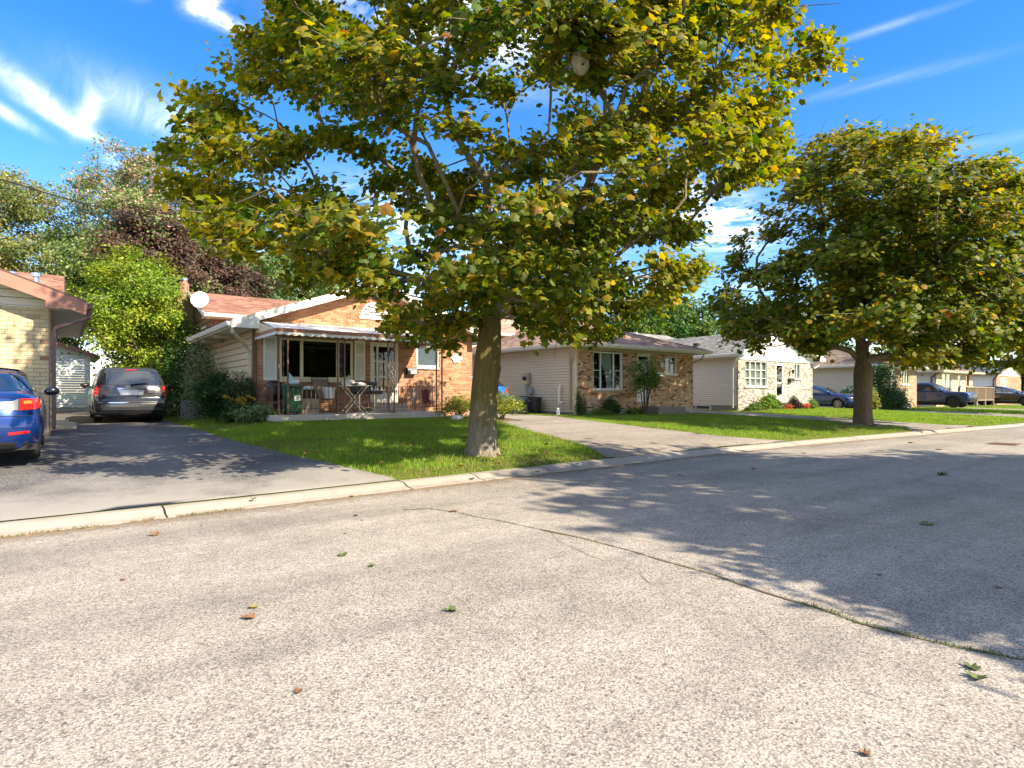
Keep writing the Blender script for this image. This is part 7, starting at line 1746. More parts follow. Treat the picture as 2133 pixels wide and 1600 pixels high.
# ---------------------------------------------------------------- porch, awning, railing of the orange house
SZ = 0.79                                         # porch slab top
def porch():
    t = thing('porch_slab', 'raised concrete porch slab before the orange brick house', 'porch', (4.6, 16.3, .55))
    m = MB(); m.prism([(4.50, 18.49), (4.35, 17.3), (4.40, 16.75), (4.62, 16.28), (9.68, 16.25), (9.70, 18.49)], 'z', SZ-.17, SZ); m.build('slab', 'slab_concrete', t, bevel=.02)
    for x in (4.9, 5.3, 7.2, 9.2): m = MB(); m.box(x, x+.2, 16.7, 16.9, .3, SZ-.17); m.build('pier', 'concrete_dark', t)
    # awning
    a = thing('awning', 'white aluminium porch awning with brown band and scalloped edge', 'awning', (7.2, 18.45, 3.5))
    xl, xr = 4.52, 9.76; yf, yb = 16.32, 18.47; zf, zb = 3.08, 3.50; xi = xl+.62
    n = 17; sh = MB(); d, s = MB(), MB()
    # sloping panels with standing seams
    w = (xr - xl)/n
    for k in range(n):
        x0, x1 = xl + k*w, xl + (k+1)*w
        m = MB(); xb0 = max(x0, xl+.12)
        m.add([(x0+.006, yf, zf), (x1-.006, yf, zf), (max(x1-.006, xb0+.01), yb, zb), (xb0+.006, yb, zb), (x0+.006, yf, zf+.02), (x1-.006, yf, zf+.02), (max(x1-.006, xb0+.01), yb, zb+.02), (xb0+.006, yb, zb+.02)],
              [(0,1,2,3), (7,6,5,4), (0,4,5,1), (1,5,6,2), (2,6,7,3), (3,7,4,0)]); m.build('awning_panel', 'trim_white', a)
    for k in range(n+1):
        x = xl + k*w; m = MB(); m.bar((x, yf, zf+.022), (max(x, xl+.12), yb, zb+.022), .016, .012); m.build('seam', 'trim_white', a)
    for x in (xl, xr):      # closed end: small lapped strips
        for k in range(5):
            z0_ = zf - .02 + k*.10; t0 = (z0_ - zf)/(zb-zf); ys = yf + max(0, t0)*(yb-yf); ye = yf + min(1, max(0, t0 + .24))*(yb-yf)
            m = MB(); m.prism([(ys, z0_), (yb, z0_), (yb, z0_+.10), (ye, z0_+.10)], 'x', x-.012, x+.012); m.build('end_strip', 'siding_tan', a)
    m = MB(); m.box(xl-.03, xr+.03, yf-.035, yf-.005, zf-.055, zf+.045); m.box(xl-.034, xl-.014, yf-.03, yb, zf-.055, zf+.04); m.box(xr+.014, xr+.034, yf-.03, yb, zf-.055, zf+.04); m.build('band', 'fascia_rust', a)
    def scallop(p, q, nn, y_axis):
        m = MB(); L_ = nn*6; top = zf-.056
        for k in range(L_):
            t0, t1 = k/L_, (k+1)/L_
            h0 = .055 + .035*abs(math.sin(math.pi*nn*t0)); h1 = .055 + .035*abs(math.sin(math.pi*nn*t1))
            if y_axis: m.prism([(p+(q-p)*t0, top), (p+(q-p)*t1, top), (p+(q-p)*t1, top-h1), (p+(q-p)*t0, top-h0)], 'x', *y_axis)
            else: m.prism([(p+(q-p)*t0, top), (p+(q-p)*t1, top), (p+(q-p)*t1, top-h1), (p+(q-p)*t0, top-h0)], 'y', yf-.03, yf-.022)
        m.build('scalloped_edge', 'plastic_white', a)
    scallop(xl-.03, xr+.03, 26, None); scallop(yf, yb, 11, (xl-.03, xl-.022)); scallop(yf, yb, 11, (xr+.022, xr+.03))
    for k in range(7): m = MB(); x = xl + .4 + k*.75; m.bar((x, yf+.05, zf-.03), (x, yb, zb-.03), .03, .04); m.build('rafter', 'siding_white', a)
    # paired iron posts
    for i, (x0, x1) in enumerate(((4.60, 4.84), (6.22, 6.42), (7.77, 7.97), (9.42, 9.62))):
        lab = ('paired brown iron awning post at the left porch corner', 'paired brown iron awning post in front of the bay window', 'paired brown iron awning post in front of the storm door', 'paired brown iron awning post at the right porch end')[i]
        p = thing('awning_post', lab, 'post', (x0, 16.42, SZ), group='iron posts under the awning')
        for x in (x0, x1): m = MB(); m.box(x-.018, x+.018, 16.40, 16.436, SZ, 3.05); m.build('upright', 'metal_brown', p)
        m = MB(); m.box(x0-.03, x1+.03, 16.39, 16.446, SZ, SZ+.025); m.box(x0-.03, x1+.03, 16.39, 16.446, 3.0, 3.03); m.build('foot', 'metal_brown', p)
        m = MB(); xm = (x0+x1)/2
        for k in range(8): z = SZ + .3 + k*.27; m.tube([(xm + .028*math.cos(a_), 16.418, z + .05*math.sin(a_)) for a_ in np.linspace(0, 2*math.pi, 13)], .005, 4)
        m.tube([(xm, 16.418, SZ), (xm, 16.418, 3.0)], .005, 4); m.build('scroll_work', 'metal_brown', p)
    # railings
    def rail(lab, x0, x1, y, horiz=True):
        r = thing('railing', lab, 'railing', (x0 if horiz else y, y if horiz else x0, SZ), group='brown iron porch railings')
        P = (lambda t, z: (t, y, z)) if horiz else (lambda t, z: (y, t, z))
        for z in (SZ+.17, SZ+.80): m = MB(); m.bar(P(x0, z), P(x1, z), .028, .016); m.build('rail', 'metal_brown', r)
        n = int((x1-x0)/.112)
        for k in range(1, n): m = MB(); t_ = x0 + (x1-x0)*k/n; lo = SZ if k % 5 == 3 else SZ+.17; m.bar(P(t_, lo), P(t_, SZ+.80), .013, .013); m.build('baluster', 'metal_brown', r)
        return r
    rail('iron railing section between the left corner post and the bay window post', 4.86, 6.20, 16.42); rail('iron railing section between the bay window post and the door post', 6.44, 7.75, 16.42)
    rail('iron railing section between the door post and the right end post', 7.99, 9.40, 16.42); rail('iron railing on the left side of the porch by the downspout', 16.50, 18.40, 4.50, False); rail('short iron railing at the right side of the porch', 16.50, 17.6, 9.60, False)
    # string of lights along the door post
    t = thing('string_lights', 'string of little lights hanging beside the door post', 'lights', (7.87, 16.36, 3.0)); m = MB(); pts = [(7.87+.03*math.sin(k*2.1), 16.37, 3.0-k*.07) for k in range(30)]; m.tube(pts, .004, 4); m.build('cord', 'cable', t)
    m = MB(); 
    for p in pts: m.blob((p[0]+.012, p[1]-.01, p[2]), .011, .011, .016, 6, 5)
    m.build('bulbs', 'plastic_white', t)
porch()

def porch_things():
    # green wheeled bin
    def bin_(lab, x, y, z, mat, w=.48, h=.92, bag=None, cat='bin', sticker=True, rz=0):
        t = thing('wheeled_bin', lab, cat, (x, y, z), rz); m = MB(); a, b = w/2*.80, w/2
        m.add([(-a, -a, .06), (a, -a, .06), (a, a, .06), (-a, a, .06), (-b, -b, h*.86), (b, -b, h*.86), (b, b, h*.86), (-b, b, h*.86)], [(0,3,2,1), (4,5,6,7), (0,1,5,4), (1,2,6,5), (2,3,7,6), (3,0,4,7)]); m.build('bin_body', mat, t, local=True, bevel=.03)
        m = MB(); m.prism([(-b-.02, h*.865), (b+.03, h*.865), (b+.03, h*.90), (b-.06, h*.97), (-b+.02, h*.93), (-b-.02, h*.9)], 'x', -b-.015, b+.015); m.build('lid', mat, t, local=True, bevel=.01)
        m = MB(); m.box(-b+.05, b-.05, b+.0, b+.07, h*.83, h*.87); m.build('handle', mat, t, local=True)
        for s in (-1, 1): m = MB(); m.lathe([(.0, -.025), (.10, -.025), (.10, .025), (.0, .025)], (s*(a+.01), a+.02, .10), 'x', 16); m.build('wheel', 'rubber', t, local=True)
        if sticker:
            m = MB(); m.box(-.02, .14, -b+.012, -b+.025, h*.44, h*.60); S = m.build('sticker', 'plastic_white', t, local=True)
            m = MB()
            for k, xx in enumerate((.01, .05, .09)): m.box(xx, xx+.012, -b+.008, -b+.011, h*.475, h*.57)
            m.box(.01, .06, -b+.008, -b+.011, h*.47, h*.48); m.build('digits', 'plastic_black', S, local=True)
        return t
    bin_('green wheeled bin with white number sticker at the left end of the porch', 5.10, 16.85, SZ, 'plastic_green', .46, .88)
    # dark charcoal barrel and barbecue at the left end
    t = thing('barbecue', 'black covered kettle barbecue behind the side railing of the porch', 'barbecue', (4.85, 17.75, SZ)); m = MB(); m.lathe([(.12, .35), (.24, .42), (.30, .55), (.31, .66), (.30, .72), (.24, .86), (.12, .95), (.02, .97)], (4.85, 17.75, SZ), seg=20); m.build('kettle', 'plastic_black', t, smooth=60)
    for a in (0.4, 2.5, 4.6): m = MB(); m.bar((4.85+.2*math.cos(a), 17.75+.2*math.sin(a), SZ+.45), (4.85+.3*math.cos(a), 17.75+.3*math.sin(a), SZ), .025); m.build('leg', 'black_iron', t)
    t = thing('storage_tub', 'low black round tub beside the barbecue on the porch', 'tub', (4.86, 17.05, SZ)); m = MB(); m.lathe([(.16, 0), (.22, .28), (.24, .29), (.2, .3), (.15, .04)], (4.86, 17.1, SZ), seg=18); m.build('tub_body', 'plastic_black', t)
    t = thing('crate', 'black crate with white bag on top behind the green bin', 'crate', (5.62, 17.25, SZ+.44)); m = MB(); m.box(5.42, 5.86, 17.05, 17.45, SZ+.441, SZ+.70); m.build('crate_body', 'plastic_black', t, bevel=.02)
    for k in range(3): m = MB(); m.box(5.41, 5.87, 17.04, 17.46, SZ+.49+k*.07, SZ+.505+k*.07); m.build('rib', 'plastic_black', t)
    m = MB(); m.blob((5.64, 17.25, SZ+.74), .17, .14, .08, 12, 7, .15); m.build('bag', 'plastic_white', t)
    t = thing('box', 'beige cardboard box under the black crate on the porch', 'box', (5.62, 17.25, SZ)); m = MB(); m.box(5.40, 5.88, 17.0, 17.5, SZ, SZ+.41); m.build('carton', 'cardboard', t, bevel=.006); m = MB(); m.prism([(5.38, 16.98), (5.90, 16.98), (5.90, 17.52), (5.38, 17.52)], 'z', SZ+.41, SZ+.438); m.build('lid', 'cardboard', t)
    m = MB()
    for x in (5.46, 5.62, 5.76): m.box(x, x+.09, 16.992, 16.999, SZ+.1, SZ+.28)
    m.build('print', 'wood_old', t)
    t = thing('plastic_bag', 'small pale plastic bag on the lid of the green bin', 'bag', (5.14, 16.85, SZ+.85)); m = MB(); m.blob((5.16, 16.85, SZ+.90), .13, .11, .075, 12, 7, .18); m.build('bag_body', 'cloth_white', t)
    # patio chair
    def patio_chair(lab, x, y, rz):
        t = thing('patio_chair', lab, 'chair', (x, y, SZ), rz); fr = 'black_iron'
        m = MB(); m.add([(-.25, -.25, .42), (.25, -.25, .42), (.24, .22, .38), (-.24, .22, .38), (-.25, -.25, .43), (.25, -.25, .43), (.24, .22, .39), (-.24, .22, .39)], [(0,3,2,1), (4,5,6,7), (0,1,5,4), (1,2,6,5), (2,3,7,6), (3,0,4,7)]); m.build('seat', 'fabric_taupe', t, local=True)
        m = MB(); m.add([(-.24, .22, .40), (.24, .22, .40), (.23, .36, 1.0), (-.23, .36, 1.0), (-.24, .235, .40), (.24, .235, .40), (.23, .375, 1.0), (-.23, .375, 1.0)], [(0,3,2,1), (4,5,6,7), (0,1,5,4), (1,2,6,5), (2,3,7,6), (3,0,4,7)]); m.build('backrest', 'fabric_taupe', t, local=True)
        for s in (-1, 1):
            m = MB(); m.tube([(s*.26, .22, .36), (s*.25, .38, 1.08)], .014, 6); m.build('back_post', fr, t, local=True)
            m = MB(); m.tube([(s*.27, .30, .66), (s*.29, .0, .66), (s*.28, -.28, .62), (s*.27, -.27, .02), (s*.27, .25, .02), (s*.26, .22, .40)], .013, 6); m.build('arm_frame', fr, t, local=True)
        m = MB(); m.tube([(-.25, .38, 1.08), (.25, .38, 1.08)], .013, 6); m.tube([(-.245, .365, 1.0), (.245, .365, 1.0)], .01, 6)
        for k in range(7): xx = -.21+k*.07; m.tube([(xx-.035, .37, 1.0), (xx, .378, 1.08), (xx+.035, .37, 1.0)], .006, 4)
        m.build('top_rail', fr, t, local=True); return t
    patio_chair('taupe sling patio chair with lattice top rail below the bay window', 6.28, 17.7, R(0))
    t = thing('bucket', 'white plastic bucket on the taupe patio chair seat', 'bucket', (6.40, 17.5, SZ+.43)); m = MB(); m.lathe([(.15, 0), (.185, .30), (.195, .30), (.195, .33), (.17, .335), (.14, .02)], (6.36, 17.5, SZ+.432), seg=22); m.build('bucket_body', 'plastic_white', t, smooth=50)
    # ironing-board like folding table with white cloths
    t = thing('folding_table', 'folding table with crossed legs holding white cloths', 'table', (7.05, 17.3, SZ)); m = MB(); m.box(6.62, 7.55, 17.1, 17.5, SZ+.80, SZ+.825); m.build('tabletop', 'plastic_white', t)
    for s in (17.14, 17.46): m = MB(); m.bar((6.72, s, SZ), (7.42, s, SZ+.80), .022); m.build('leg', 'metal_steel', t); m = MB(); m.bar((7.42, s, SZ), (6.72, s, SZ+.80), .022); m.build('leg', 'metal_steel', t)
    m = MB(); m.bar((6.74, 17.14, SZ+.03), (6.74, 17.46, SZ+.03), .02); m.bar((7.40, 17.14, SZ+.03), (7.40, 17.46, SZ+.03), .02); m.build('cross_bar', 'metal_steel', t)
    t = thing('folded_cloth', 'white cloth with dark stripe heaped on the folding table', 'cloth', (6.95, 17.3, SZ+.83)); m = MB(); m.blob((6.88, 17.3, SZ+.90), .22, .18, .10, 14, 8, .14); m.blob((7.18, 17.28, SZ+.87), .24, .17, .06, 14, 8, .14); m.build('cloth_heap', 'cloth_white', t, smooth=60)
    m = MB(); m.blob((7.02, 17.14, SZ+.87), .16, .03, .03, 10, 6); m.build('stripe', 'vinyl_black', t)
    # two black tufted stools
    def stool(lab, x, y):
        t = thing('bar_stool', lab, 'stool', (x, y, SZ), R(5), group='two black tufted stools on the porch'); m = MB(); m.lathe([(.20, 0), (.20, .015), (.05, .04), (.025, .06), (.025, .56)], (0, 0, 0), seg=20); m.build('pedestal', 'chrome', t, local=True, smooth=50)
        m = MB(); m.box(-.20, .20, -.19, .19, .56, .66); m.build('seat', 'vinyl_black', t, local=True, bevel=.025)
        k_ = None
        for i in range(4):
            for j in range(2): m = MB(); m.box(-.20+i*.10+.003, -.20+(i+1)*.10-.003, .14, .20, .72+j*.12, .83+j*.12); m.build('back_pad', 'vinyl_black', t, local=True, bevel=.02)
        m = MB(); m.box(-.19, .19, .165, .19, .60, .95); m.build('back_shell', 'vinyl_black', t, local=True)
        m = MB(); m.tube([(-.16, -.17, .30), (.16, -.17, .30), (.14, 0, .30), (.025, 0, .30), (-.14, 0, .30), (-.16, -.17, .30)], .010, 6); m.build('footrest', 'chrome', t, local=True)
    stool('left black tufted bar stool just right of the folding table', 7.42, 17.75); stool('right black tufted bar stool nearest the storm door', 7.92, 17.75)
    t = thing('patio_table', 'small glass topped iron table with cluttered tray before the stools', 'table', (7.75, 17.1, SZ)); m = MB(); m.box(7.35, 8.3, 16.9, 17.35, SZ+.655, SZ+.67); m.build('tabletop', 'glass', t); m = MB(); m.box(7.34, 8.31, 16.89, 16.91, SZ+.645, SZ+.68); m.box(7.34, 8.31, 17.34, 17.36, SZ+.645, SZ+.68); m.build('rim', 'black_iron', t)
    for (x, y) in ((7.42, 16.96), (8.22, 16.96), (7.42, 17.3), (8.22, 17.3)): m = MB(); m.tube([(x, y, SZ), (x, y, SZ+.65)], .014, 6); m.build('leg', 'black_iron', t)
    t = thing('tray', 'small heap of odds and ends on the porch table', 'tray', (7.7, 17.1, SZ+.675)); m = MB(); m.box(7.5, 7.95, 16.98, 17.26, SZ+.674, SZ+.69); m.build('tray_base', 'metal_grey', t)
    for i in range(6): m = MB(); x = 7.55+i*.065; m.lathe([(.025, 0), (.03, .05+.02*(i % 3)), (.01, .08+.02*(i % 3))], (x, 17.1+.03*(i % 2), SZ+.69), seg=8); m.build('small_pot', ('cloth_blue', 'plastic_black', 'metal_steel')[i % 3], t)
    t = thing('towel', 'dark red cloth hanging over the right porch railing', 'towel', (8.98, 16.45, SZ+.6)); m = MB(); V = []
    for i in range(9):
        for j in range(6): V.append((8.86+.26*i/8 + .01*j, 16.38 - .02*math.sin(i*1.3) - .01*j, SZ+.70 - .085*j - .03*math.sin(i*.8)))
    m.add(V, [(i*6+j, (i+1)*6+j, (i+1)*6+j+1, i*6+j+1) for i in range(8) for j in range(5)]); m.build('cloth_fold', 'maroon', t, smooth=60)
    t = thing('folding_chair', 'folded chair leaning on the wall right of the storm door', 'chair', (9.3, 18.1, SZ)); m = MB()
    m.tube([(9.15, 17.9, SZ+.02), (9.38, 18.35, SZ+.95)], .012, 6); m.build('frame_tube', 'black_iron', t); m = MB(); m.tube([(9.45, 17.9, SZ+.02), (9.62, 18.35, SZ+.95), (9.38, 18.35, SZ+.95)], .012, 6); m.build('frame_tube', 'black_iron', t)
    m = MB(); m.box(9.36, 9.60, 18.05, 18.09, SZ+.35, SZ+.75); m.build('seat_panel', 'fabric_taupe', t)
    t = thing('flag', 'little blue and white cloth hung on the left awning post', 'cloth', (4.92, 16.4, 1.9)); m = MB(); m.add([(4.86, 16.38, 1.95), (4.98, 16.40, 1.80), (4.95, 16.36, 1.62), (4.86, 16.38, 1.66)], [(0, 1, 2, 3)]); m.add([(4.86, 16.387, 1.95), (4.98, 16.407, 1.80), (4.95, 16.367, 1.62), (4.86, 16.387, 1.66)], [(3, 2, 1, 0)]); m.build('cloth_piece', 'cloth_blue', t)
    # mailbox, plaque, lamp on the wall
    t = thing('mailbox', 'black mailbox with grey front on the brick wall right of the door', 'mailbox', (9.57, 18.48, 2.14)); m = MB(); m.prism([(18.33, 2.02), (18.495, 2.02), (18.495, 2.27), (18.36, 2.25), (18.32, 2.16)], 'x', 9.40, 9.76); m.build('box_body', 'plastic_black', t, bevel=.008); m = MB(); m.box(9.50, 9.755, 18.312, 18.328, 2.04, 2.17); m.build('box_front', 'metal_grey', t)
    t = thing('wall_plaque', 'white ornamental plaque on the brick wall at the right corner of the orange house', 'sign', (11.45, 18.48, 2.66)); m = MB(); n = 24
    m.prism([(11.45 + (.20+.025*math.cos(6*a))*math.cos(a)*1.05, 2.66 + (.165+.02*math.cos(6*a))*math.sin(a)) for a in np.linspace(0, 2*math.pi, n, endpoint=False)], 'y', 18.46, 18.497); m.build('plaque_plate', 'plastic_white', t)
    m = MB(); m.tube([(11.45 + .15*math.cos(a), 18.455, 2.66 + .115*math.sin(a)) for a in np.linspace(0, 2*math.pi, 25)], .008, 5); m.build('plaque_rim', 'siding_tan', t)
    m = MB(); m.tube([(11.38, 18.455, 2.84), (11.42, 18.46, 2.90), (11.50, 18.46, 2.89), (11.54, 18.455, 2.83)], .018, 6); m.build('bracket', 'black_iron', t)
    t = thing('porch_lamp', 'small lantern hanging under the awning right of the storm door', 'lamp', (9.45, 18.35, 3.0)); m = MB(); m.lathe([(.02, .2), (.06, .16), (.075, .0), (.05, -.06)], (9.45, 18.35, 2.98), seg=8); m.build('lantern', 'black_iron', t); m = MB(); m.bar((9.45, 18.49, 3.1), (9.45, 18.35, 3.17), .02); m.build('bracket', 'black_iron', t)
porch_things()

# ---------------------------------------------------------------- things on and by the walls
def utilities():
    # second house, beige side wall (x = 15.93)
    X = 15.88
    t = thing('air_conditioner', 'blue grey air conditioner standing by the beige side wall', 'air conditioner', (15.45, 19.75, .48)); m = MB(); m.box(15.12, 15.82, 19.4, 20.1, .50, 1.22); m.build('housing', 'metal_grey', t, bevel=.03)
    for k in range(11): m = MB(); m.box(15.10, 15.13, 19.45, 20.05, .56+k*.056, .575+k*.056); m.box(15.16, 15.78, 19.375, 19.40, .56+k*.056, .575+k*.056); m.build('fin', 'metal_grey', t)
    m = MB(); m.lathe([(.30, 0), (.30, .03), (.05, .05)], (15.47, 19.75, 1.22), seg=18); m.build('fan_grille', 'plastic_black', t)
    t = thing('electric_meter', 'grey electricity meter box with pipe on the beige side wall', 'meter', (X, 19.9, 2.0)); m = MB(); m.box(X-.14, X, 19.72, 20.12, 1.77, 2.25); m.build('meter_box', 'metal_steel', t, bevel=.01)
    m = MB(); m.lathe([(.09, -.02), (.09, -.09), (.03, -.10)], (X-.12, 19.92, 2.0), 'x', 16); m.build('meter_dial', 'plastic_black', t); m = MB(); m.tube([(X-.06, 19.98, 1.78), (X-.06, 19.98, .55)], .03); m.tube([(X-.06, 19.86, 1.78), (X-.06, 19.86, .9)], .02); m.build('conduit', 'metal_steel', t)
    t = thing('junction_box', 'small grey disconnect box below the meter', 'meter', (X, 19.5, 1.5)); m = MB(); m.box(X-.1, X, 19.5, 19.72, 1.36, 1.62); m.build('box_body', 'metal_grey', t, bevel=.01); m = MB(); m.tube([(X-.05, 19.6, 1.36), (X-.1, 19.62, 1.2), (X-.2, 19.66, 1.15)], .015); m.build('cable', 'cable', t)
    t = thing('garbage_bin', 'black round garbage bin beside the air conditioner', 'bin', (15.5, 18.85, .5)); m = MB(); m.lathe([(.24, 0), (.29, .62), (.31, .63), (.31, .68), (.25, .72), (.05, .74)], (15.5, 18.95, .50), seg=20); m.build('bin_body', 'plastic_black', t, smooth=50); m = MB(); m.box(15.2, 15.22, 18.85, 19.05, 1.05, 1.08); m.build('handle', 'metal_steel', t)
    t = thing('vent_pipe', 'white plastic furnace vent pipe on the beige side wall', 'pipe', (X, 17.75, 1.3)); m = MB(); m.tube([(X-.01, 17.72, 1.68), (X-.09, 17.72, 1.68), (X-.11, 17.73, 1.60), (X-.11, 17.75, 1.05), (X-.12, 17.62, .98), (X-.2, 17.5, 1.02)], .045, 10); m.build('pipe_run', 'plastic_white', t, smooth=50)
    m = MB(); m.lathe([(.055, 0), (.06, .12)], (X-.11, 17.75, .93), seg=12); m.build('pipe_end', 'plastic_white', t)
    t = thing('garden_ornament', 'small white ornament in the grass by the beige corner', 'ornament', (14.7, 16.6, g(14.7, 16.6))); z = g(14.7, 16.6); m = MB(); m.lathe([(.08, 0), (.06, .1), (.075, .16), (.04, .22), (.05, .28), (.0, .31)], (14.7, 16.6, z), seg=10); m.build('figure', 'plastic_white', t)
    def wall_lamp(lab, x, y, z, mat='black_iron'):
        t = thing('wall_lamp', lab, 'lamp', (x, y, z)); m = MB(); m.bar((x, y, z+.12), (x, y-.14, z+.14), .025); m.build('arm', mat, t); m = MB(); m.lathe([(.02, .1), (.09, .03), (.075, .02), (.05, -.14), (.02, -.16)], (x, y-.16, z), seg=8); m.build('lantern', mat, t)
    wall_lamp('white lantern on the mixed brick wall between door and small window', 20.85, 16.89, 2.66, 'plastic_white'); wall_lamp('black lantern on the pale brick wall right of the glass door', 33.0, 17.39, 2.62)
    def mailbox(lab, x, y, z, mat):
        t = thing('mailbox', lab, 'mailbox', (x, y, z)); m = MB(); m.prism([(y-.14, z-.11), (y, z-.11), (y, z+.12), (y-.10, z+.10), (y-.15, z+.02)], 'x', x-.19, x+.19); m.build('box_body', mat, t, bevel=.006); m = MB(); m.box(x-.15, x+.15, y-.158, y-.152, z-.08, z-.03); m.build('slot', 'metal_steel', t)
    mailbox('white and black mailbox on the mixed brick wall under the lantern', 20.8, 16.89, 2.2, 'plastic_white'); mailbox('black mailbox on the pale brick wall under the lantern', 32.95, 17.39, 2.1, 'plastic_black')
    wall_lamp('white lantern beside the door of the brown brick house', 47.0, 16.99, 2.6, 'black_iron')
    # first house: AC unit behind the bushes
    x, y = 3.35, 22.9; z = g(x, y); t = thing('air_conditioner', 'beige round air conditioner half hidden by the feathery bush', 'air conditioner', (x, y, z)); m = MB(); m.lathe([(.30, 0), (.30, .60), (.28, .64), (.05, .68)], (x+.15, y, z), seg=24); m.build('housing', 'concrete_dark', t, smooth=50)
    for k in range(24): a = 2*math.pi*k/24; m = MB(); m.bar((x+.15+.305*math.cos(a), y+.305*math.sin(a), z+.04), (x+.15+.305*math.cos(a), y+.305*math.sin(a), z+.57), .012); m.build('fin', 'metal_grey', t)
    # satellite dish on the raised roof corner
    dx, dy, dz = 4.02, 24.28, 4.78; t = thing('satellite_dish', 'white satellite dish on the left roof corner of the orange house', 'satellite dish', (dx, dy, dz))
    ax = Vector((-0.35, -.86, .36)).normalized(); s_ = ax.cross(Vector((0, 0, 1))).normalized(); w_ = s_.cross(ax); c = Vector((dx, dy, dz)); V = []; rings = 7; seg = 32
    for side in (0, 1):
        for i in range(rings):
            q = i/(rings-1)
            for k in range(seg): a = 2*math.pi*k/seg; V.append(tuple(c + s_*(.30*q*math.cos(a)) + w_*(.335*q*math.sin(a)) + ax*(.08*q*q - .012*side)))
    F = []
    for side in (0, 1):
        b = side*rings*seg
        for i in range(rings-1):
            for k in range(seg): f_ = (b+i*seg+k, b+i*seg+(k+1) % seg, b+(i+1)*seg+(k+1) % seg, b+(i+1)*seg+k); F.append(f_ if side == 0 else tuple(reversed(f_)))
    b0, b1 = (rings-1)*seg, rings*seg + (rings-1)*seg; F += [(b0+k, b0+(k+1) % seg, b1+(k+1) % seg, b1+k) for k in range(seg)]
    m = MB(); m.add(V, F); m.build('reflector', 'plastic_white', t, smooth=60)
    m = MB(); e = c + ax*.42 - w_*.12; m.tube([tuple(c - w_*.36 + ax*.05), tuple(c - w_*.34 + ax*.22), tuple(e)], .014, 6); m.build('feed_arm', 'metal_grey', t); m = MB(); m.box(e.x-.07, e.x+.07, e.y-.05, e.y+.05, e.z-.02, e.z+.09); m.build('receiver', 'trim_white', t, bevel=.01)
    m = MB(); m.tube([tuple(c - ax*.02), tuple(c - ax*.10 - w_*.25), (4.25, 24.45, 4.40)], .022, 8); m.build('mast', 'metal_steel', t)
    # overhead wires
    def wire(lab, pts, r=.012):
        t = thing('overhead_wire', lab, 'cable', pts[0]); P = []
        for (a, b) in zip(pts[:-1], pts[1:]):
            a, b = Vector(a), Vector(b); L_ = (b-a).length
            for k in range(13): q = k/12; P.append(tuple(a.lerp(b, q) + Vector((0, 0, -.018*L_*4*q*(1-q)))))
        m = MB(); m.tube(P, r, 5); m.build('cable', 'cable', t)
    wire('black overhead cable sloping down behind the trees at the upper left', [(-4.0, 14.0, 5.9), (6.9, 33.0, 9.6)], .018)
    wire('thin service wire running down to the orange house roof', [(4.75, 24.6, 4.40), (13.5, 34, 8.3)], .010)
    # stones at the end of the bed
    for (x, y, r_, lab) in ((9.55, 15.4, .16, 'pale rounded rock at the right end of the porch bed'), (10.05, 15.0, .10, 'smaller pale rock beside the rounded rock in the bed')):
        z = g(x, y); m = MB(); m.blob((x, y, z+r_*.3), r_*1.3, r_, r_*.7, 14, 9, .08); o = m.build('rock', 'stone_pale', None, smooth=60); tag(o, lab, 'rock')
    # low border of soil under the barberries and at the houses
    for (x0, x1, y0, y1) in ((9.75, 11.5, 14.6, 18.4), (16.0, 19.4, 16.1, 16.9), (27.9, 34.2, 16.2, 17.4)):
        xs = np.linspace(x0, x1, 12); ys = np.linspace(y0, y1, 8); V = np.array([(a, b, g(a, b)+.022+.02*math.sin(a*7)*math.sin(b*5)) for a in xs for b in ys]); F = np.array([(i*8+j, (i+1)*8+j, (i+1)*8+j+1, i*8+j+1) for i in range(11) for j in range(7)])
        o = np_mesh('garden_bed', V, F, 'soil', smooth=True); o['kind'] = 'structure'
    # soil ring and root mulch at the second maple
    V = [(T2X, T2Y-.1, Z2+.06)]; n = 20
    for q in (.6, 1.0): V += [(T2X + q*(1+.15*math.sin(3*a))*math.cos(a)*1.3, T2Y + q*(1+.1*math.cos(4*a))*math.sin(a), g(T2X + q*math.cos(a)*1.3, T2Y + q*math.sin(a)) + (.05 if q < .9 else .0)) for a in np.linspace(0, 2*math.pi, n, endpoint=False)]
    F = [(0, 1+k, 1+(k+1) % n) for k in range(n)]; m = MB(); m.add(V, F + [(1+k, 1+n+k, 1+n+(k+1) % n, 1+(k+1) % n) for k in range(n)]); o = m.build('tree_pit', 'soil', None, smooth=60); o['kind'] = 'structure'
utilities()

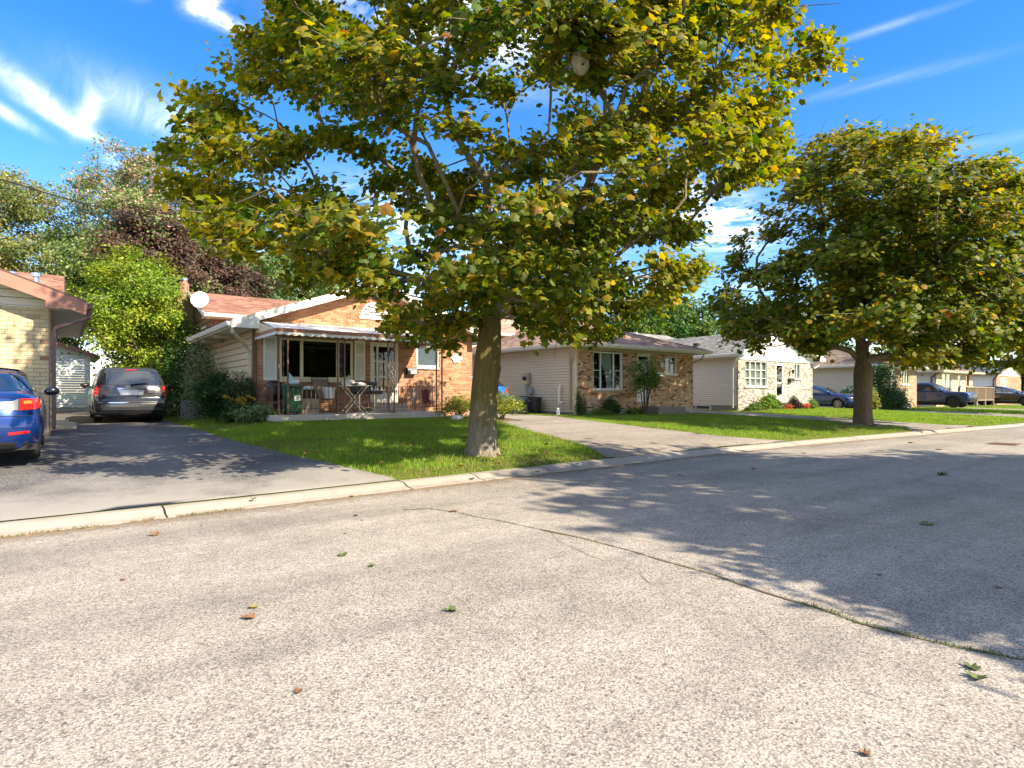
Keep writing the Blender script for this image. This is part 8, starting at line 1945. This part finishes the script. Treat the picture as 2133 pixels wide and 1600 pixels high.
# ---------------------------------------------------------------- fallen leaves
def fallen():
    spots = [(.90, 3.84, .10, 'dead_leaf', 'curled brown dead leaf on the road in the left foreground'), (.97, 4.02, .085, 'yellow_leaf', 'pale yellow leaf just behind the curled brown one'), (1.94, 3.20, .10, 'green_leaf', 'small green leaf on the sunlit road in mid foreground'),
             (.86, 2.76, .05, 'dead_leaf', 'tiny brown leaf scrap on the near road left of centre'), (.72, 6.71, .13, 'dead_leaf', 'dark brown curled leaf on the road near the kerb joint'), (1.89, 4.86, .11, 'green_leaf', 'green leaf on the road between kerb and foreground'), (1.94, 4.40, .07, 'green_leaf', 'small yellow green leaf on the road beyond the mid foreground one'),
             (3.61, 5.89, .11, 'dead_leaf', 'brown leaf lying on the start of the long crack'), (2.62, 6.37, .07, 'dead_leaf', 'little brown leaf near the kerb left of the crack'), (3.51, .93, .11, 'green_leaf', 'green leaf pair in the lower right foreground'), (3.62, .98, .09, 'green_leaf', 'second green leaf touching the leaf in the lower right'),
             (7.17, 2.33, .19, 'green_leaf', 'large green leaf in the road shadow at right'), (11.64, 3.54, .22, 'green_leaf', 'green leaf in the far part of the road shadow'), (2.43, .99, .05, 'dead_leaf', 'brown stalk like leaf at the bottom edge right of centre'), (5.26, 1.27, .07, 'dead_leaf', 'small brown leaf in the shadow at the right edge'),
             (4.9, 1.9, .05, 'dead_leaf', 'tiny dry leaf in the near shadow'), (9.9, 5.9, .14, 'dead_leaf', 'dark leaf on the shaded road before the second driveway'), (8.2, 6.2, .10, 'dead_leaf', 'dark leaf in the shaded road below the lawn tip'), (13.5, 6.8, .15, 'dead_leaf', 'brown leaf on the sunny road past the second driveway'),
             (16.8, 5.2, .18, 'dead_leaf', 'brown leaf far along the road before the drain'), (18.6, 6.4, .2, 'dead_leaf', 'dark leaf near the far kerb'), (3.1, 7.66, .10, 'yellow_leaf', 'yellow leaf in the gutter pan below the maple'), (5.2, 7.93, .12, 'dead_leaf', 'brown leaf on the kerb just past the wide joint'), (6.6, 8.0, .12, 'dead_leaf', 'brown leaf on the kerb below the maple trunk'),
             (7.6, 8.05, .10, 'green_leaf', 'green leaf on the kerb near the second driveway'), (1.9, 7.85, .09, 'green_leaf', 'green leaf on the kerb in front of the dark driveway'), (2.2, 5.6, .05, 'yellow_leaf', 'yellowish leaf scrap on the road past the green leaf'), (.35, 5.2, .05, 'dead_leaf', 'brown leaf scrap on the left part of the road')]
    tv, tf = TM_HI
    for i, (x, y, s, mt, lab) in enumerate(spots):
        s *= .82
        rr = random.Random(100+i); k = kerb_y(x); t = y-k
        z = road_z(x, y) if t < 0 else (.02 if t < .15 else .075)
        a = rr.uniform(0, 6.28); c_, s_ = math.cos(a), math.sin(a); m = MB(); cu = rr.uniform(.6, 2.2); V = []
        for v in tv: px_, py_ = v[0]*s, (v[1]-.4)*s; zz = abs(v[0])**1.5*cu*s*.55 + max(0, v[1]-.5)**2*cu*s*.5 + .004; V.append((x + px_*c_ - py_*s_, y + px_*s_ + py_*c_, z + zz))
        n = len(V); V2 = [(p[0], p[1], p[2]-.0015) for p in V]
        m.add(V, [tuple(int(q) for q in f) for f in tf]); m.add(V2, [tuple(int(q) for q in reversed(f)) for f in tf])
        L_ = Vector(V[0]); st = Vector((x + .4*s*s_*1.6, y - .4*s*c_*1.6, z+.006)); m.tube([tuple(V[1]), tuple(st)], .0012, 4)
        o = m.build('fallen_leaf', mt, None, loc=(x, y, z)); tag(o, lab, 'leaf')
fallen()

def litter():
    """small dead leaves scattered in the lawn: far too many and small to tell apart"""
    rr = np.random.RandomState(77); n = 330; x = rr.uniform(3.4, 12.5, n); y = rr.uniform(8.2, 15, n); ok = ~inside(DR, x, y, .1); x, y = x[ok], y[ok]; n = len(x)
    P = np.c_[x, y, gz(x, y)+.045]; N = rr.normal(0, .35, (n, 3)); N[:, 2] = 1; N /= np.linalg.norm(N, axis=1)[:, None]; T = rr.normal(0, 1, (n, 3)); T -= (T*N).sum(1)[:, None]*N; T /= np.linalg.norm(T, axis=1)[:, None]
    o = leaf_cloud('leaf_litter', P, (np.cross(T, N), T, N), rr.uniform(.06, .12, n), TM_LO, pal(n, rr, [(.30, .17, .06), (.24, .2, .05), (.2, .1, .04)]), 'small_foliage', None, (0, 0, 0), rr); tag(o, 'small dry leaves scattered over the front lawn', 'leaves')
    n = 620; x = rr.uniform(-1, 20, n); k = np.array([kerb_y(a) for a in x]); y = k - rr.exponential(.28, n) - .02; ok = (y > 0); x, y = x[ok], y[ok]; n = len(x)
    P = np.c_[x, y, [road_z(a, b)+.004 for a, b in zip(x, y)]]; N = rr.normal(0, .25, (n, 3)); N[:, 2] = 1; N /= np.linalg.norm(N, axis=1)[:, None]; T = rr.normal(0, 1, (n, 3)); T -= (T*N).sum(1)[:, None]*N; T /= np.linalg.norm(T, axis=1)[:, None]
    o = leaf_cloud('leaf_litter', P, (np.cross(T, N), T, N), rr.uniform(.014, .055, n), T_OVAL, pal(n, rr, [(.30, .17, .06), (.24, .2, .05), (.2, .1, .04)]), 'small_foliage', None, (0, 0, 0), rr); tag(o, 'tiny brown leaf scraps along the gutter and road', 'leaves')
litter()

# groups for the remaining repeats
for o in list(bpy.data.objects):
    if o.parent is None and 'label' in o.keys() and 'group' not in o.keys():
        b = o.name.split('.')[0]
        gname = {'house': 'houses along the street', 'maple_tree': 'maples on the street verges', 'tree': 'backyard trees behind the houses', 'shrub': 'shrubs by the houses', 'flower_bed': 'bed plants at the pale brick house', 'fallen_leaf': 'fallen leaves on road and kerb',
                 'mailbox': 'wall mailboxes', 'wall_lamp': 'lanterns on the house walls', 'rock': 'rocks at the end of the bed', 'grass': 'front lawns', 'gutter_weeds': 'weeds along the kerb foot', 'crack_weeds': 'weeds in the road crack', 'air_conditioner': 'air conditioners by the side walls', 'overhead_wire': 'overhead wires', 'leaf_litter': 'leaf litter'}.get(b)
        if gname: o['group'] = gname
        if b in ('grass', 'gutter_weeds', 'crack_weeds', 'leaf_litter'): o['kind'] = 'stuff'
